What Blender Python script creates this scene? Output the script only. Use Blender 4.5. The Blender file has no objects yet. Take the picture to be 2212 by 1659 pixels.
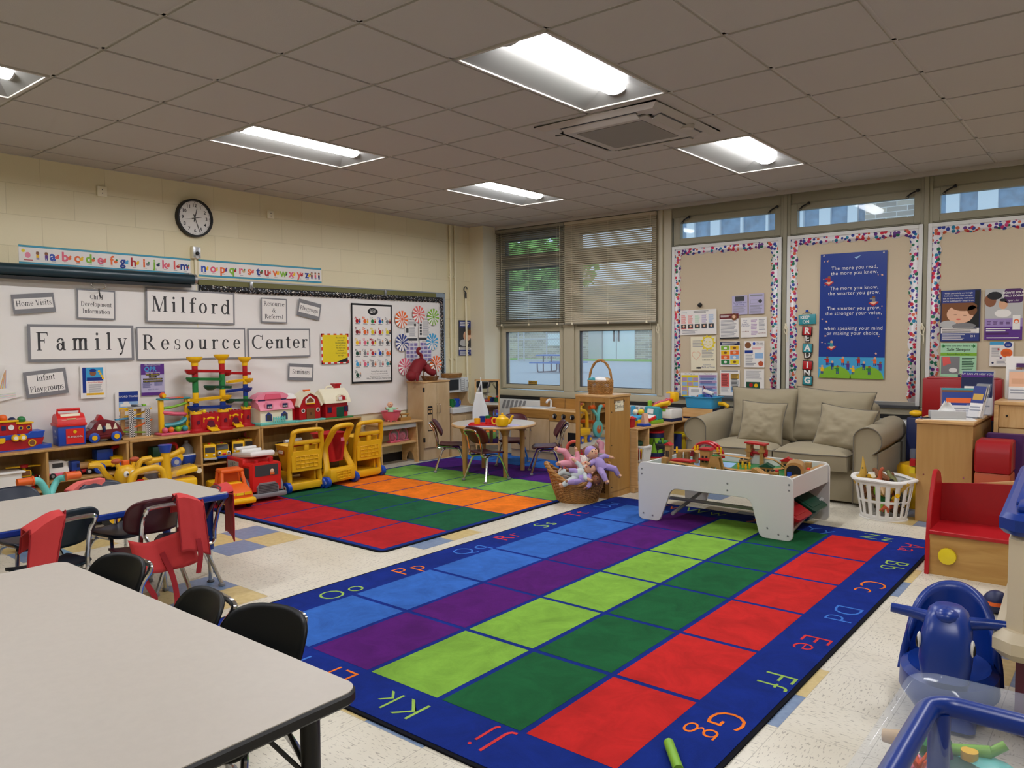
import bpy, bmesh, math, random
from math import sin, cos, pi, radians as rad, sqrt
from mathutils import Vector as V, Matrix as MX
random.seed(7)
SC = bpy.context.scene
COL = SC.collection
# ---------------- camera ----------------
EYE = V((0.0, 0.0, 1.43))
YAW, PITCH, ROLL, FPX = 0.682422741, -0.0564743484, -0.00803567689, 1668.345
_f = V((-sin(YAW)*cos(PITCH), cos(YAW)*cos(PITCH), sin(PITCH)))
_r = V((cos(YAW), sin(YAW), 0.0))
_u = _r.cross(_f)
_r, _u = _r*cos(ROLL)+_u*sin(ROLL), -_r*sin(ROLL)+_u*cos(ROLL)
cd = bpy.data.cameras.new('camera')
cam = bpy.data.objects.new('camera', cd)
COL.objects.link(cam)
cd.sensor_width = 36.0
cd.lens = 36.0*FPX/2212
cd.clip_start = 0.02
cd.clip_end = 300
cam.matrix_world = MX(((_r.x, _u.x, -_f.x, EYE.x), (_r.y, _u.y, -_f.y, EYE.y), (_r.z, _u.z, -_f.z, EYE.z), (0, 0, 0, 1)))
SC.camera = cam
# ---------------- view, sky ----------------
SC.view_settings.view_transform = 'Standard'
SC.view_settings.look = 'None'
SC.view_settings.exposure = 0.0
SC.view_settings.gamma = 1.0
SC.view_settings.use_curve_mapping = False
LAMP = 48.0         # radiance of the troffer lenses
SKY = 1.55
W = bpy.data.worlds.new('sky')
SC.world = W
W.use_nodes = True
nt = W.node_tree
bg = nt.nodes['Background']
tc = nt.nodes.new('ShaderNodeTexCoord')
sp = nt.nodes.new('ShaderNodeSeparateXYZ')
cr = nt.nodes.new('ShaderNodeValToRGB')
cr.color_ramp.elements[0].position = 0.45
cr.color_ramp.elements[0].color = (0.45, 0.60, 0.74, 1)
cr.color_ramp.elements[1].position = 0.75
cr.color_ramp.elements[1].color = (0.55, 0.78, 1.0, 1)
mp = nt.nodes.new('ShaderNodeMapRange')
mp.inputs[1].default_value = -1
nt.links.new(tc.outputs['Generated'], sp.inputs[0])
nt.links.new(sp.outputs[2], mp.inputs[0])
nt.links.new(mp.outputs[0], cr.inputs[0])
nt.links.new(cr.outputs[0], bg.inputs[0])
bg.inputs[1].default_value = SKY

# ---------------- pixel helpers: a point of the room seen at a pixel of the photo ----------------
def ray(px, py):
    return _f + _r*((px-1106)/FPX) + _u*((829.5-py)/FPX)
def on_z(px, py, z=0.0):
    d = ray(px, py); return EYE + d*((z-EYE.z)/d.z)
def on_x(px, py, x):
    d = ray(px, py); return EYE + d*((x-EYE.x)/d.x)
def on_y(px, py, y):
    d = ray(px, py); return EYE + d*((y-EYE.y)/d.y)
WX, WY, CZ, TT, GX, GY = -6.9, 7.95, 2.916, 0.6242, -2.8735, 3.052

# ---------------- materials ----------------
def lin(c):
    if isinstance(c, str):
        c = [int(c[i:i+2], 16)/255 for i in (0, 2, 4)]
    return tuple(x/12.92 if x <= .04045 else ((x+.055)/1.055)**2.4 for x in c) + (1,)
MAT = {}
def mat(name, col, rough=.5, metal=0, spec=.5, alpha=1, trans=0, emit=0, coat=0, bump=0, bscale=60, var=0, vscale=8, sheen=0):
    m = bpy.data.materials.new(name)
    m.use_nodes = True
    n = m.node_tree
    b = n.nodes['Principled BSDF']
    c = lin(col)
    b.inputs['Base Color'].default_value = c
    b.inputs['Roughness'].default_value = rough
    b.inputs['Metallic'].default_value = metal
    b.inputs['Specular IOR Level'].default_value = spec
    b.inputs['Alpha'].default_value = alpha
    b.inputs['Transmission Weight'].default_value = trans
    b.inputs['Coat Weight'].default_value = coat
    b.inputs['Sheen Weight'].default_value = sheen
    if emit:
        b.inputs['Emission Color'].default_value = c
        b.inputs['Emission Strength'].default_value = emit
    if bump or var:
        t = n.nodes.new('ShaderNodeTexCoord')
    if bump:
        x = n.nodes.new('ShaderNodeTexNoise')
        x.inputs['Scale'].default_value = bscale
        x.inputs['Detail'].default_value = 4
        y = n.nodes.new('ShaderNodeBump')
        y.inputs['Strength'].default_value = bump
        y.inputs['Distance'].default_value = .01
        n.links.new(t.outputs['Object'], x.inputs['Vector'])
        n.links.new(x.outputs['Fac'], y.inputs['Height'])
        n.links.new(y.outputs['Normal'], b.inputs['Normal'])
    if var:
        x = n.nodes.new('ShaderNodeTexNoise')
        x.inputs['Scale'].default_value = vscale
        x.inputs['Detail'].default_value = 5
        r = n.nodes.new('ShaderNodeValToRGB')
        r.color_ramp.elements[0].position = .3
        r.color_ramp.elements[1].position = .7
        r.color_ramp.elements[0].color = tuple(k*(1-var) for k in c[:3]) + (1,)
        r.color_ramp.elements[1].color = tuple(min(1, k*(1+var)) for k in c[:3]) + (1,)
        n.links.new(t.outputs['Object'], x.inputs['Vector'])
        n.links.new(x.outputs['Fac'], r.inputs['Fac'])
        n.links.new(r.outputs['Color'], b.inputs['Base Color'])
    MAT[name] = m
    return m
def wood(name, c1, c2, scale=(3, 3, 25), rough=.4, coat=.15):
    m = mat(name, c1, rough, coat=coat)
    n = m.node_tree
    b = n.nodes['Principled BSDF']
    t = n.nodes.new('ShaderNodeTexCoord')
    g = n.nodes.new('ShaderNodeMapping')
    g.inputs['Scale'].default_value = scale
    x = n.nodes.new('ShaderNodeTexNoise')
    x.inputs['Scale'].default_value = 1.6
    x.inputs['Detail'].default_value = 6
    x.inputs['Distortion'].default_value = .6
    r = n.nodes.new('ShaderNodeValToRGB')
    r.color_ramp.elements[0].position = .3
    r.color_ramp.elements[1].position = .7
    r.color_ramp.elements[0].color = lin(c2)
    r.color_ramp.elements[1].color = lin(c1)
    n.links.new(t.outputs['Object'], g.inputs['Vector'])
    n.links.new(g.outputs[0], x.inputs['Vector'])
    n.links.new(x.outputs['Fac'], r.inputs['Fac'])
    n.links.new(r.outputs['Color'], b.inputs['Base Color'])
    return m

# ---------------- mesh builder ----------------
class MB:
    def __init__(s):
        s.v, s.f, s.mi, s.ms = [], [], [], []
        s.T = MX.Identity(4)
        s.flat = False
    def at(s, *a, rz=0, rx=0, ry=0, sc=1):
        s.T = MX.Translation(a if a else (0, 0, 0)) @ MX.Rotation(rz, 4, 'Z') @ MX.Rotation(ry, 4, 'Y') @ MX.Rotation(rx, 4, 'X') @ MX.Scale(sc, 4)
        return s
    def slot(s, m):
        if m not in s.ms: s.ms.append(m)
        return s.ms.index(m)
    def add(s, vs, fs, m):
        k = len(s.v)
        s.v += [tuple(s.T @ V(p)) for p in vs]
        i = s.slot(m)
        for f in fs:
            s.f.append([k+q for q in f]); s.mi.append(i)
        return s
    def box(s, c, d, m, rz=0, rx=0, ry=0, bev=0, seg=2):
        x, y, z = [q/2 for q in d]
        R = MX.Translation(c) @ MX.Rotation(rz, 4, 'Z') @ MX.Rotation(ry, 4, 'Y') @ MX.Rotation(rx, 4, 'X')
        if bev:
            bm = bmesh.new()
            bmesh.ops.create_cube(bm, size=1, matrix=MX.Diagonal((d[0], d[1], d[2], 1)))
            bmesh.ops.bevel(bm, geom=bm.edges[:], offset=min(bev, .49*min(d)), segments=seg, profile=.5, affect='EDGES')
            bm.verts.index_update()
            vs = [R @ q.co for q in bm.verts]; fs = [[q.index for q in f.verts] for f in bm.faces]
            bm.free()
        else:
            vs = [R @ V(p) for p in ((-x, -y, -z), (x, -y, -z), (x, y, -z), (-x, y, -z), (-x, -y, z), (x, -y, z), (x, y, z), (-x, y, z))]
            fs = [(3, 2, 1, 0), (4, 5, 6, 7), (0, 1, 5, 4), (1, 2, 6, 5), (2, 3, 7, 6), (3, 0, 4, 7)]
        return s.add(vs, fs, m)
    def bx(s, x0, x1, y0, y1, z0, z1, m, bev=0, seg=2):
        return s.box(((x0+x1)/2, (y0+y1)/2, (z0+z1)/2), (abs(x1-x0), abs(y1-y0), abs(z1-z0)), m, bev=bev, seg=seg)
    def rings(s, rs, m, closed=False, caps=True):
        n = len(rs[0]); vs = [p for r in rs for p in r]; fs = []
        k = len(rs)
        for i in range(k if closed else k-1):
            a, b = i*n, ((i+1) % k)*n
            for j in range(n):
                fs.append((a+j, a+(j+1) % n, b+(j+1) % n, b+j))
        if caps and not closed:
            fs.append(tuple(range(n-1, -1, -1))); fs.append(tuple((k-1)*n+j for j in range(n)))
        return s.add(vs, fs, m)
    def tube(s, pts, r, m, n=8, closed=False, flat=1, caps=True, up=None):
        P = [V(p) for p in pts]; k = len(P)
        R = r if isinstance(r, (list, tuple)) else [r]*k
        tang = []
        for i in range(k):
            a = P[(i-1) % k] if (closed or i > 0) else P[i]
            b = P[(i+1) % k] if (closed or i < k-1) else P[i]
            tang.append((b-a).normalized() if (b-a).length > 1e-9 else V((0, 0, 1)))
        t0 = tang[0]
        nr = V(up) if up else (V((0, 0, 1)) if abs(t0.z) < .9 else V((1, 0, 0)))
        nr = (nr - t0*nr.dot(t0)).normalized()
        rs = []
        for i in range(k):
            nr = nr - tang[i]*nr.dot(tang[i])
            nr = nr.normalized() if nr.length > 1e-6 else tang[i].orthogonal().normalized()
            bi = tang[i].cross(nr)
            rs.append([P[i] + nr*(R[i]*flat*cos(2*pi*j/n)) + bi*(R[i]*sin(2*pi*j/n)) for j in range(n)])
        return s.rings(rs, m, closed, caps)
    def cyl(s, p0, p1, r, m, n=16, r1=None):
        return s.tube([p0, p1], [r, r if r1 is None else r1], m, n)
    def lathe(s, prof, m, c=(0, 0, 0), n=20, ax='z', sx=1, sy=1, a0=0, a1=None):
        rs = []
        for r, z in prof:
            ring = []
            for j in range(n):
                a = 2*pi*j/n
                p = (r*cos(a)*sx, r*sin(a)*sy, z)
                if ax == 'x': p = (z, p[0], p[1])
                if ax == 'y': p = (p[1], z, p[0])
                ring.append(V(c)+V(p))
            rs.append(ring)
        return s.rings(rs, m)
    def ball(s, c, r, m, n=14, k=9):
        if not isinstance(r, (tuple, list)): r = (r, r, r)
        rs = []
        for i in range(1, k):
            a = pi*i/k
            rs.append([V((c[0]+r[0]*sin(a)*cos(2*pi*j/n), c[1]+r[1]*sin(a)*sin(2*pi*j/n), c[2]-r[2]*cos(a))) for j in range(n)])
        return s.rings(rs, m)
    def prism(s, out, a, b, m, ax='z', bev=0):
        # outline (2D) extruded along ax from a to b; ax 'x' -> outline is (y,z), 'y' -> (x,z), 'z' -> (x,y)
        def P(p, h):
            return {'z': (p[0], p[1], h), 'y': (p[0], h, p[1]), 'x': (h, p[0], p[1])}[ax]
        n = len(out)
        if bev:
            cx = sum(p[0] for p in out)/n; cy = sum(p[1] for p in out)/n
            e = bev if b > a else -bev
            ins = inset(out, bev)
            rs = [[P(p, a) for p in ins], [P(p, a+e) for p in out], [P(p, b-e) for p in out], [P(p, b) for p in ins]]
        else:
            rs = [[P(p, a) for p in out], [P(p, b) for p in out]]
        return s.rings(rs, m)
    def surf(s, fn, nu, nv, m, cu=False, cv=False):
        vs = [fn(i/(nu if cu else nu-1) if nu > 1 else 0, j/(nv if cv else nv-1)) for i in range(nu) for j in range(nv)]
        fs = []
        for i in range(nu if cu else nu-1):
            for j in range(nv if cv else nv-1):
                a, b = i, (i+1) % nu; c, d = j, (j+1) % nv
                fs.append((a*nv+c, b*nv+c, b*nv+d, a*nv+d))
        return s.add(vs, fs, m)
    def poly(s, pts, m):
        return s.add(pts, [tuple(range(len(pts)))], m)
    def rect(s, x0, y0, x1, y1, m, z=0):
        return s.add([(x0, y0, z), (x1, y0, z), (x1, y1, z), (x0, y1, z)], [(0, 1, 2, 3)], m)
    def disc(s, x, y, rx, m, z=0, n=16, ry=None):
        ry = ry or rx
        return s.poly([(x+rx*cos(2*pi*i/n), y+ry*sin(2*pi*i/n), z) for i in range(n)], m)
    def text(s, t, x, y, size, m, z=0, align='CENTER', space=1, sx=1, bold=0, shear=0, line=1):
        vs, fs = text_geo(t, size, align, space, bold, shear, line)
        return s.add([(x+p[0]*sx, y+p[1], z) for p in vs], fs, m)
    def obj(s, name, parent=None, loc=None, rz=0, bevel=0, angle=38, solid=0, sub=0, **tags):
        me = bpy.data.meshes.new(name)
        me.from_pydata(s.v, [], s.f)
        for m in s.ms: me.materials.append(MAT[m])
        me.polygons.foreach_set('material_index', s.mi)
        if not s.flat:
            me.polygons.foreach_set('use_smooth', [True]*len(s.f))
            me.set_sharp_from_angle(angle=rad(angle))
        me.update()
        o = bpy.data.objects.new(name, me)
        COL.objects.link(o)
        if parent: o.parent = parent
        if loc: o.location = loc
        if rz: o.rotation_euler.z = rz
        if solid:
            q = o.modifiers.new('s', 'SOLIDIFY'); q.thickness = solid; q.offset = 0
        if bevel:
            q = o.modifiers.new('b', 'BEVEL'); q.width = bevel; q.segments = 2; q.limit_method = 'ANGLE'; q.angle_limit = rad(40)
        if sub:
            q = o.modifiers.new('u', 'SUBSURF'); q.levels = sub; q.render_levels = sub
        for k, val in tags.items(): o[k] = val
        return o
def inset(out, d):
    n = len(out); area = sum(out[i][0]*out[(i+1) % n][1]-out[(i+1) % n][0]*out[i][1] for i in range(n))
    sg = 1 if area > 0 else -1
    res = []
    for i in range(n):
        p, a, b = V(out[i]).to_2d() if False else V((out[i][0], out[i][1])), V((out[i-1][0], out[i-1][1])), V((out[(i+1) % n][0], out[(i+1) % n][1]))
        e1, e2 = (p-a), (b-p)
        e1 = e1.normalized() if e1.length > 0 else e2.normalized(); e2 = e2.normalized() if e2.length > 0 else e1
        n1, n2 = V((-e1.y, e1.x))*sg, V((-e2.y, e2.x))*sg
        q = (n1+n2)
        q = q/max(.35, q.length_squared)*2 if q.length > 1e-6 else n1
        res.append((p.x+q.x*d, p.y+q.y*d))
    return res
_tc = {}
def text_geo(t, size, align='CENTER', space=1, bold=0, shear=0, line=1):
    key = (t, align, space, bold, shear, line)
    if key not in _tc:
        c = bpy.data.curves.new('t', 'FONT')
        c.body = t; c.align_x = align; c.align_y = 'CENTER'; c.space_character = space; c.resolution_u = 3
        c.offset = bold; c.shear = shear; c.space_line = line
        o = bpy.data.objects.new('t', c)
        me = o.to_mesh()
        _tc[key] = ([tuple(q.co) for q in me.vertices], [tuple(f.vertices) for f in me.polygons])
        o.to_mesh_clear()
        bpy.data.objects.remove(o); bpy.data.curves.remove(c)
    vs, fs = _tc[key]
    return [(p[0]*size, p[1]*size) for p in vs], fs
def arc(cx, cy, r, a0, a1, n=6, ry=None):
    ry = ry or r
    return [(cx+r*cos(rad(a0+(a1-a0)*i/n)), cy+ry*sin(rad(a0+(a1-a0)*i/n))) for i in range(n+1)]
def rrect(x0, y0, x1, y1, r, n=5):
    return arc(x1-r, y1-r, r, 0, 90, n)+arc(x0+r, y1-r, r, 90, 180, n)+arc(x0+r, y0+r, r, 180, 270, n)+arc(x1-r, y0+r, r, 270, 360, n)
def spl(pts, k=6, closed=False):
    P = [V(p) for p in pts]; n = len(P); out = []
    for i in range(n if closed else n-1):
        a = P[(i-1) % n] if closed or i > 0 else P[i]*2-P[i+1]
        b, c = P[i], P[(i+1) % n]
        d = P[(i+2) % n] if closed or i < n-2 else c*2-b
        for j in range(k):
            t = j/k
            out.append(.5*((2*b)+(c-a)*t+(2*a-5*b+4*c-d)*t*t+(3*b-a-3*c+d)*t**3))
    if not closed: out.append(P[-1])
    return out
def thing(name, label, cat, loc=(0, 0, 0), rz=0, group=None):
    o = bpy.data.objects.new(name, None)
    COL.objects.link(o)
    o.empty_display_size = .1
    o.location = loc; o.rotation_euler.z = rz
    o['label'] = label; o['category'] = cat
    if group: o['group'] = group
    return o
def tag(o, label, cat, group=None):
    o['label'] = label; o['category'] = cat
    if group: o['group'] = group
    return o
def dup(root, loc, rz, label, group=None):
    r = root.copy(); COL.objects.link(r)
    r.location = loc; r.rotation_euler.z = rz; r['label'] = label
    if group: r['group'] = group
    for ch in list(root.children):
        c = ch.copy(); COL.objects.link(c); c.parent = r
        for g in list(ch.children):
            d = g.copy(); COL.objects.link(d); d.parent = c
    return r
def structure(o):
    o['kind'] = 'structure'
    return o
# ---------------- materials list ----------------
for n_, c_, r_ in (('white', 'e9e7e2', .5), ('paper', 'eae6e1', .6), ('black', '0c0c0e', .45), ('grey', '808082', .5), ('dkgrey', '3a3b3e', .5), ('ltgrey', 'b9b9b8', .5),
                   ('red', 'b3121c', .35), ('brightred', 'd8231f', .35), ('orange', 'e8641c', .4), ('yellow', 'f0bc0c', .35), ('lemon', 'e8d020', .4), ('green', '1f7a3c', .38), ('lime', '7fb62c', .38),
                   ('dkgreen', '0d4a35', .4), ('blue', '1a48b0', .35), ('navy', '14204e', .45), ('sky', '3c9fd0', .4), ('teal', '2f8f9a', .4), ('aqua', '6cc8c0', .4), ('pink', 'e88aa0', .45), ('hotpink', 'e0607a', .4),
                   ('purple', '5a2a86', .45), ('lilac', 'a08ac0', .6), ('lavender', 'b8b2d2', .6), ('brown', '7a4a24', .5), ('maroon', '6a1620', .35), ('cream', 'ece4c8', .5), ('tan', 'c8a878', .5), ('skin', 'd8a684', .45), ('dkskin', '8a5638', .45),
                   ('signgrey', '77777b', .6), ('ink', '15151a', .6), ('inkblue', '2a3a80', .6), ('inkgrey', '8c8c94', .6), ('coral', 'e2605a', .6), ('gold', 'c8a040', .4), ('deepblue', '0e348a', .3), ('crimson', '7c0a16', .7), ('peach', 'e8b898', .6), ('ltblue', '8fb4dc', .6), ('mauve', 'b294bc', .6), ('rust', 'b4502c', .5), ('olive', '6b6a3c', .6), ('grape', '4a1f5c', .55), ('mint', 'a8d8b0', .6)):
    mat(n_, c_, r_)
mat('chrome', 'd4d4d6', .16, metal=1)
mat('alu', 'b4b6b8', .35, metal=.9)
mat('brass', 'c8a050', .3, metal=1)
mat('frame', '95907a', .5)
mat('frame_lit', 'bdb59c', .5)  # lit copy of the frame colour, the light put into the paint
mat('wallpaint', 'e2d9b6', .55, bump=.08, bscale=90)
mat('column_paint', 'e4dcc2', .55)
mat('tile_face', 'b9b3ab', .8, bump=.12, bscale=220)
mat('tee', 'c4beb4', .5)
mat('ac_plastic', 'b4ada4', .5)
mat('ac_grille', '857f76', .6)
mat('reflector', '7c7b77', .4)
mat('tack', 'cbbba0', .85, bump=.1, bscale=200)
mat('blind', 'b9ae96', .5)
mat('blind_dk', '8d8878', .5)
mat('sofa', '9b9076', .85, bump=.12, bscale=350, sheen=.1)
mat('sofa_pipe', '6c665a', .85)
mat('laminate', 'c0b8ad', .45, var=.02, vscale=40)
mat('laminate2', 'bbb4a8', .4, var=.02, vscale=40)
mat('mirror', 'd8dadc', .02, metal=1)
mat('charcoal', '05090d', .42, spec=.35)
mat('bluechair', '101c30', .4)
mat('greenchair', '0f2430', .42)
mat('maroonchair', '4c1420', .38)
mat('apron', 'cf3a3a', .8, bump=.1, bscale=300)
mat('apron_lt', 'e06a62', .8, bump=.1, bscale=300)
mat('apron_dk', 'a01c24', .8)
mat('rubber', '15151a', .7)
mat('tub', 'd6c8aa', .45)
mat('plum', '5c1030', .4)
mat('plastic_yellow', 'e2ae18', .38, bump=.03, bscale=500)
mat('wicker', 'a8783c', .55, var=.25, vscale=30)
mat('wicker_dk', '7c5024', .55, var=.25, vscale=30)
mat('whitelam', 'd8d8d4', .4)
mat('vinyl_red', '9c1018', .35)
mat('clear', 'f4f8ff', .03, alpha=.16, spec=.6)
mat('plastic_clear', 'cfdcf0', .06, alpha=.13, spec=.6)
mat('sheetclear', 'ffffff', .12, alpha=.02, spec=.8)
mat('lens', 'fbfbff', .4, emit=LAMP)
mat('fleece_lilac', 'a48fc4', .95, bump=.2, bscale=300)
mat('fleece_grey', 'c4ccca', .95, bump=.2, bscale=300)
mat('fleece_pink', 'e09aa8', .95, bump=.2, bscale=300)
mat('fleece_print', 'cfc4ba', .95, var=.35, vscale=120)
mat('tissue', 'f2f2f0', .9)
mat('asphalt', '9ba3a8', .9, var=.06, vscale=3)
mat('grass', '6fae3a', .9, var=.3, vscale=6)
mat('leaf', '8fbf5a', .8, var=.4, vscale=2)
mat('bluesteel', '2f6fb4', .4)
mat('bldg_white', 'dfe8ec', .5)
mat('bldg_glass', '6d93ae', .25, var=.3, vscale=4)
wood('birch', 'd9b27c', 'c89a60')
wood('birch_x', 'd9b27c', 'c89a60', (25, 3, 3))
wood('shelfwood', 'c39a5e', 'b08548', (3, 22, 3))
wood('shelfback', 'a8864e', '987540', (3, 22, 3))
wood('maple', 'd2b78e', 'bd9c70', (4, 4, 1.2))
wood('oak', 'b4853f', '9c7034', (18, 18, 1.5))
wood('oak_h', 'b4843f', '96692e', (1.5, 18, 18))
wood('oakmirror', 'b98a48', 'a8793a', (12, 12, 1.2))
wood('trackwood', 'b98c50', 'a4763e', (12, 12, 12))
wood('benchwood', 'c49a55', 'a97c3c', (2, 9, 12))
wood('cabwood', 'c0965c', 'b4894e', (14, 14, 1))

def node_mat(name, rough=.5):
    m = mat(name, 'ffffff', rough)
    n = m.node_tree
    return m, n, n.nodes['Principled BSDF'], n.nodes.new('ShaderNodeTexCoord')
def mth(n, op, a, b=None, c=None):
    x = n.nodes.new('ShaderNodeMath'); x.operation = op
    for i, q in enumerate((a, b, c)):
        if q is None: continue
        if isinstance(q, (int, float)): x.inputs[i].default_value = q
        else: n.links.new(q, x.inputs[i])
    return x.outputs[0]
def mixc(n, fac, a, b):
    x = n.nodes.new('ShaderNodeMix'); x.data_type = 'RGBA'
    if isinstance(fac, (int, float)): x.inputs[0].default_value = fac
    else: n.links.new(fac, x.inputs[0])
    for i, q in ((6, a), (7, b)):
        if isinstance(q, tuple): x.inputs[i].default_value = q
        else: n.links.new(q, x.inputs[i])
    return x.outputs[2]
# vinyl floor tiles: cream with chips, every sixth tile (staggered) a blue and yellow checker of four
m, n, b, t = node_mat('vct', .28)
sx = n.nodes.new('ShaderNodeSeparateXYZ'); n.links.new(t.outputs['Object'], sx.inputs[0])
PX, PY = .3092, .3046
gx = mth(n, 'DIVIDE', mth(n, 'ADD', sx.outputs[0], .992), PX)
gy = mth(n, 'DIVIDE', mth(n, 'SUBTRACT', sx.outputs[1], 3.062), PY)
ix, iy = mth(n, 'FLOOR', gx), mth(n, 'FLOOR', gy)
fx, fy = mth(n, 'SUBTRACT', gx, ix), mth(n, 'SUBTRACT', gy, iy)
par = mth(n, 'FLOORED_MODULO', mth(n, 'ADD', ix, iy), 2)
def chips(sc, w0, w1):
    g = n.nodes.new('ShaderNodeMapping'); g.inputs['Scale'].default_value = sc
    n.links.new(t.outputs['Object'], g.inputs['Vector'])
    x = n.nodes.new('ShaderNodeTexNoise'); x.inputs['Scale'].default_value = 1; x.inputs['Detail'].default_value = 2
    n.links.new(g.outputs[0], x.inputs['Vector'])
    r = n.nodes.new('ShaderNodeMapRange'); r.inputs[1].default_value = w0; r.inputs[2].default_value = w1
    n.links.new(x.outputs['Fac'], r.inputs[0])
    return r.outputs[0]
ca, cb = chips((36, 150, 1), .59, .66), chips((150, 36, 1), .59, .66)
ch = mth(n, 'ADD', mth(n, 'MULTIPLY', ca, par), mth(n, 'MULTIPLY', cb, mth(n, 'SUBTRACT', 1, par)))
soft = chips((3, 3, 1), .3, .7)
base = mixc(n, soft, lin('d6cfbc'), lin('e0dac9'))
base = mixc(n, mth(n, 'MULTIPLY', ch, .7), base, lin('8d8576'))
jx = mth(n, 'ADD', ix, 2); jy = mth(n, 'ADD', iy, 1)
def inm(v, a, b_, mod=6):
    q = mth(n, 'FLOORED_MODULO', v, mod)
    return mth(n, 'MULTIPLY', mth(n, 'GREATER_THAN', q, a-.5), mth(n, 'LESS_THAN', q, b_+.5))
clA = mth(n, 'MULTIPLY', inm(jx, 0, 1), inm(jy, 0, 1))
clB = mth(n, 'MULTIPLY', inm(jx, 3, 4), inm(jy, 3, 4))
cl = mth(n, 'MINIMUM', mth(n, 'ADD', clA, clB), 1)
mott = chips((30, 30, 1), .35, .65)
yel = mixc(n, mott, lin('c9b276'), lin('d6c088')); blu = mixc(n, mott, lin('6d83a4'), lin('7c92b0'))
clc = mixc(n, mth(n, 'FLOORED_MODULO', mth(n, 'ADD', jx, jy), 2), yel, blu)
base = mixc(n, cl, base, clc)
edge = mth(n, 'MAXIMUM', mth(n, 'GREATER_THAN', mth(n, 'ABSOLUTE', mth(n, 'SUBTRACT', fx, .5)), .4955), mth(n, 'GREATER_THAN', mth(n, 'ABSOLUTE', mth(n, 'SUBTRACT', fy, .5)), .4955))
base = mixc(n, mth(n, 'MULTIPLY', edge, .45), base, lin('7a7264'))
n.links.new(base, b.inputs['Base Color'])
# painted concrete block
m, n, b, t = node_mat('block', .5)
sx = n.nodes.new('ShaderNodeSeparateXYZ'); n.links.new(t.outputs['Object'], sx.inputs[0])
cx = n.nodes.new('ShaderNodeCombineXYZ'); n.links.new(sx.outputs[1], cx.inputs[0]); n.links.new(sx.outputs[2], cx.inputs[1])
br = n.nodes.new('ShaderNodeTexBrick'); n.links.new(cx.outputs[0], br.inputs['Vector'])
br.inputs['Scale'].default_value = 1; br.inputs['Brick Width'].default_value = .5; br.inputs['Row Height'].default_value = .245; br.inputs['Mortar Size'].default_value = .003; br.inputs['Mortar Smooth'].default_value = .6
br.inputs['Color1'].default_value = lin('ded3ae'); br.inputs['Color2'].default_value = lin('e2d8b6'); br.inputs['Mortar'].default_value = lin('d0c5a0')
no = n.nodes.new('ShaderNodeTexNoise'); no.inputs['Scale'].default_value = 90; n.links.new(t.outputs['Object'], no.inputs['Vector'])
bu = n.nodes.new('ShaderNodeBump'); bu.inputs['Strength'].default_value = .35; bu.inputs['Distance'].default_value = .004
hh = mth(n, 'SUBTRACT', mth(n, 'MULTIPLY', no.outputs['Fac'], .5), br.outputs['Fac'])
n.links.new(hh, bu.inputs['Height']); n.links.new(bu.outputs['Normal'], b.inputs['Normal']); n.links.new(br.outputs['Color'], b.inputs['Base Color'])
# brick outside
m, n, b, t = node_mat('brick', .9)
sx = n.nodes.new('ShaderNodeSeparateXYZ'); n.links.new(t.outputs['Object'], sx.inputs[0])
cx = n.nodes.new('ShaderNodeCombineXYZ'); n.links.new(mth(n, 'ADD', sx.outputs[0], sx.outputs[1]), cx.inputs[0]); n.links.new(sx.outputs[2], cx.inputs[1])
br = n.nodes.new('ShaderNodeTexBrick'); n.links.new(cx.outputs[0], br.inputs['Vector'])
br.inputs['Scale'].default_value = 1; br.inputs['Brick Width'].default_value = .6; br.inputs['Row Height'].default_value = .16; br.inputs['Mortar Size'].default_value = .012
br.inputs['Color1'].default_value = lin('c2b6a2'); br.inputs['Color2'].default_value = lin('8f8880'); br.inputs['Mortar'].default_value = lin('d8d4cc')
n.links.new(br.outputs['Color'], b.inputs['Base Color'])
# carpets
def carpet(name, c):
    m = mat(name, c, .95, spec=.15, bump=.35, bscale=420)
    n = m.node_tree; b = n.nodes['Principled BSDF']
    t = n.nodes.new('ShaderNodeTexCoord')
    x = n.nodes.new('ShaderNodeTexNoise'); x.inputs['Scale'].default_value = 5; x.inputs['Detail'].default_value = 8; x.inputs['Roughness'].default_value = .7; x.inputs['Distortion'].default_value = .8
    n.links.new(t.outputs['Object'], x.inputs['Vector'])
    k = lin(c)
    r = n.nodes.new('ShaderNodeValToRGB'); r.color_ramp.elements[0].position = .3; r.color_ramp.elements[1].position = .65
    r.color_ramp.elements[0].color = tuple(q*.72 for q in k[:3])+(1,); r.color_ramp.elements[1].color = tuple(min(1, q*1.12) for q in k[:3])+(1,)
    n.links.new(x.outputs['Fac'], r.inputs['Fac']); n.links.new(r.outputs['Color'], b.inputs['Base Color'])
for a_, c_ in (('c_blue', '102a80'), ('c_sky', '3466b8'), ('c_purple', '54186c'), ('c_lime', '7fae40'), ('c_dgreen', '1a5c34'), ('c_red', 'c42624'), ('c_red2', 'b32226'), ('c_dgreen2', '1c5a3a'), ('c_orange', 'ee7a1e'), ('c_green2', '78ae4e'), ('c_purple2', '50207e'), ('c_sky2', '2f6ec4'), ('c_line', '17307e'), ('c_bind', '14141c'), ('l_orange', 'f07a22'), ('l_lime', '9cc05a'), ('l_red', 'd63a3c'), ('l_blue', '4278d0')):
    carpet(a_, c_)
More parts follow.
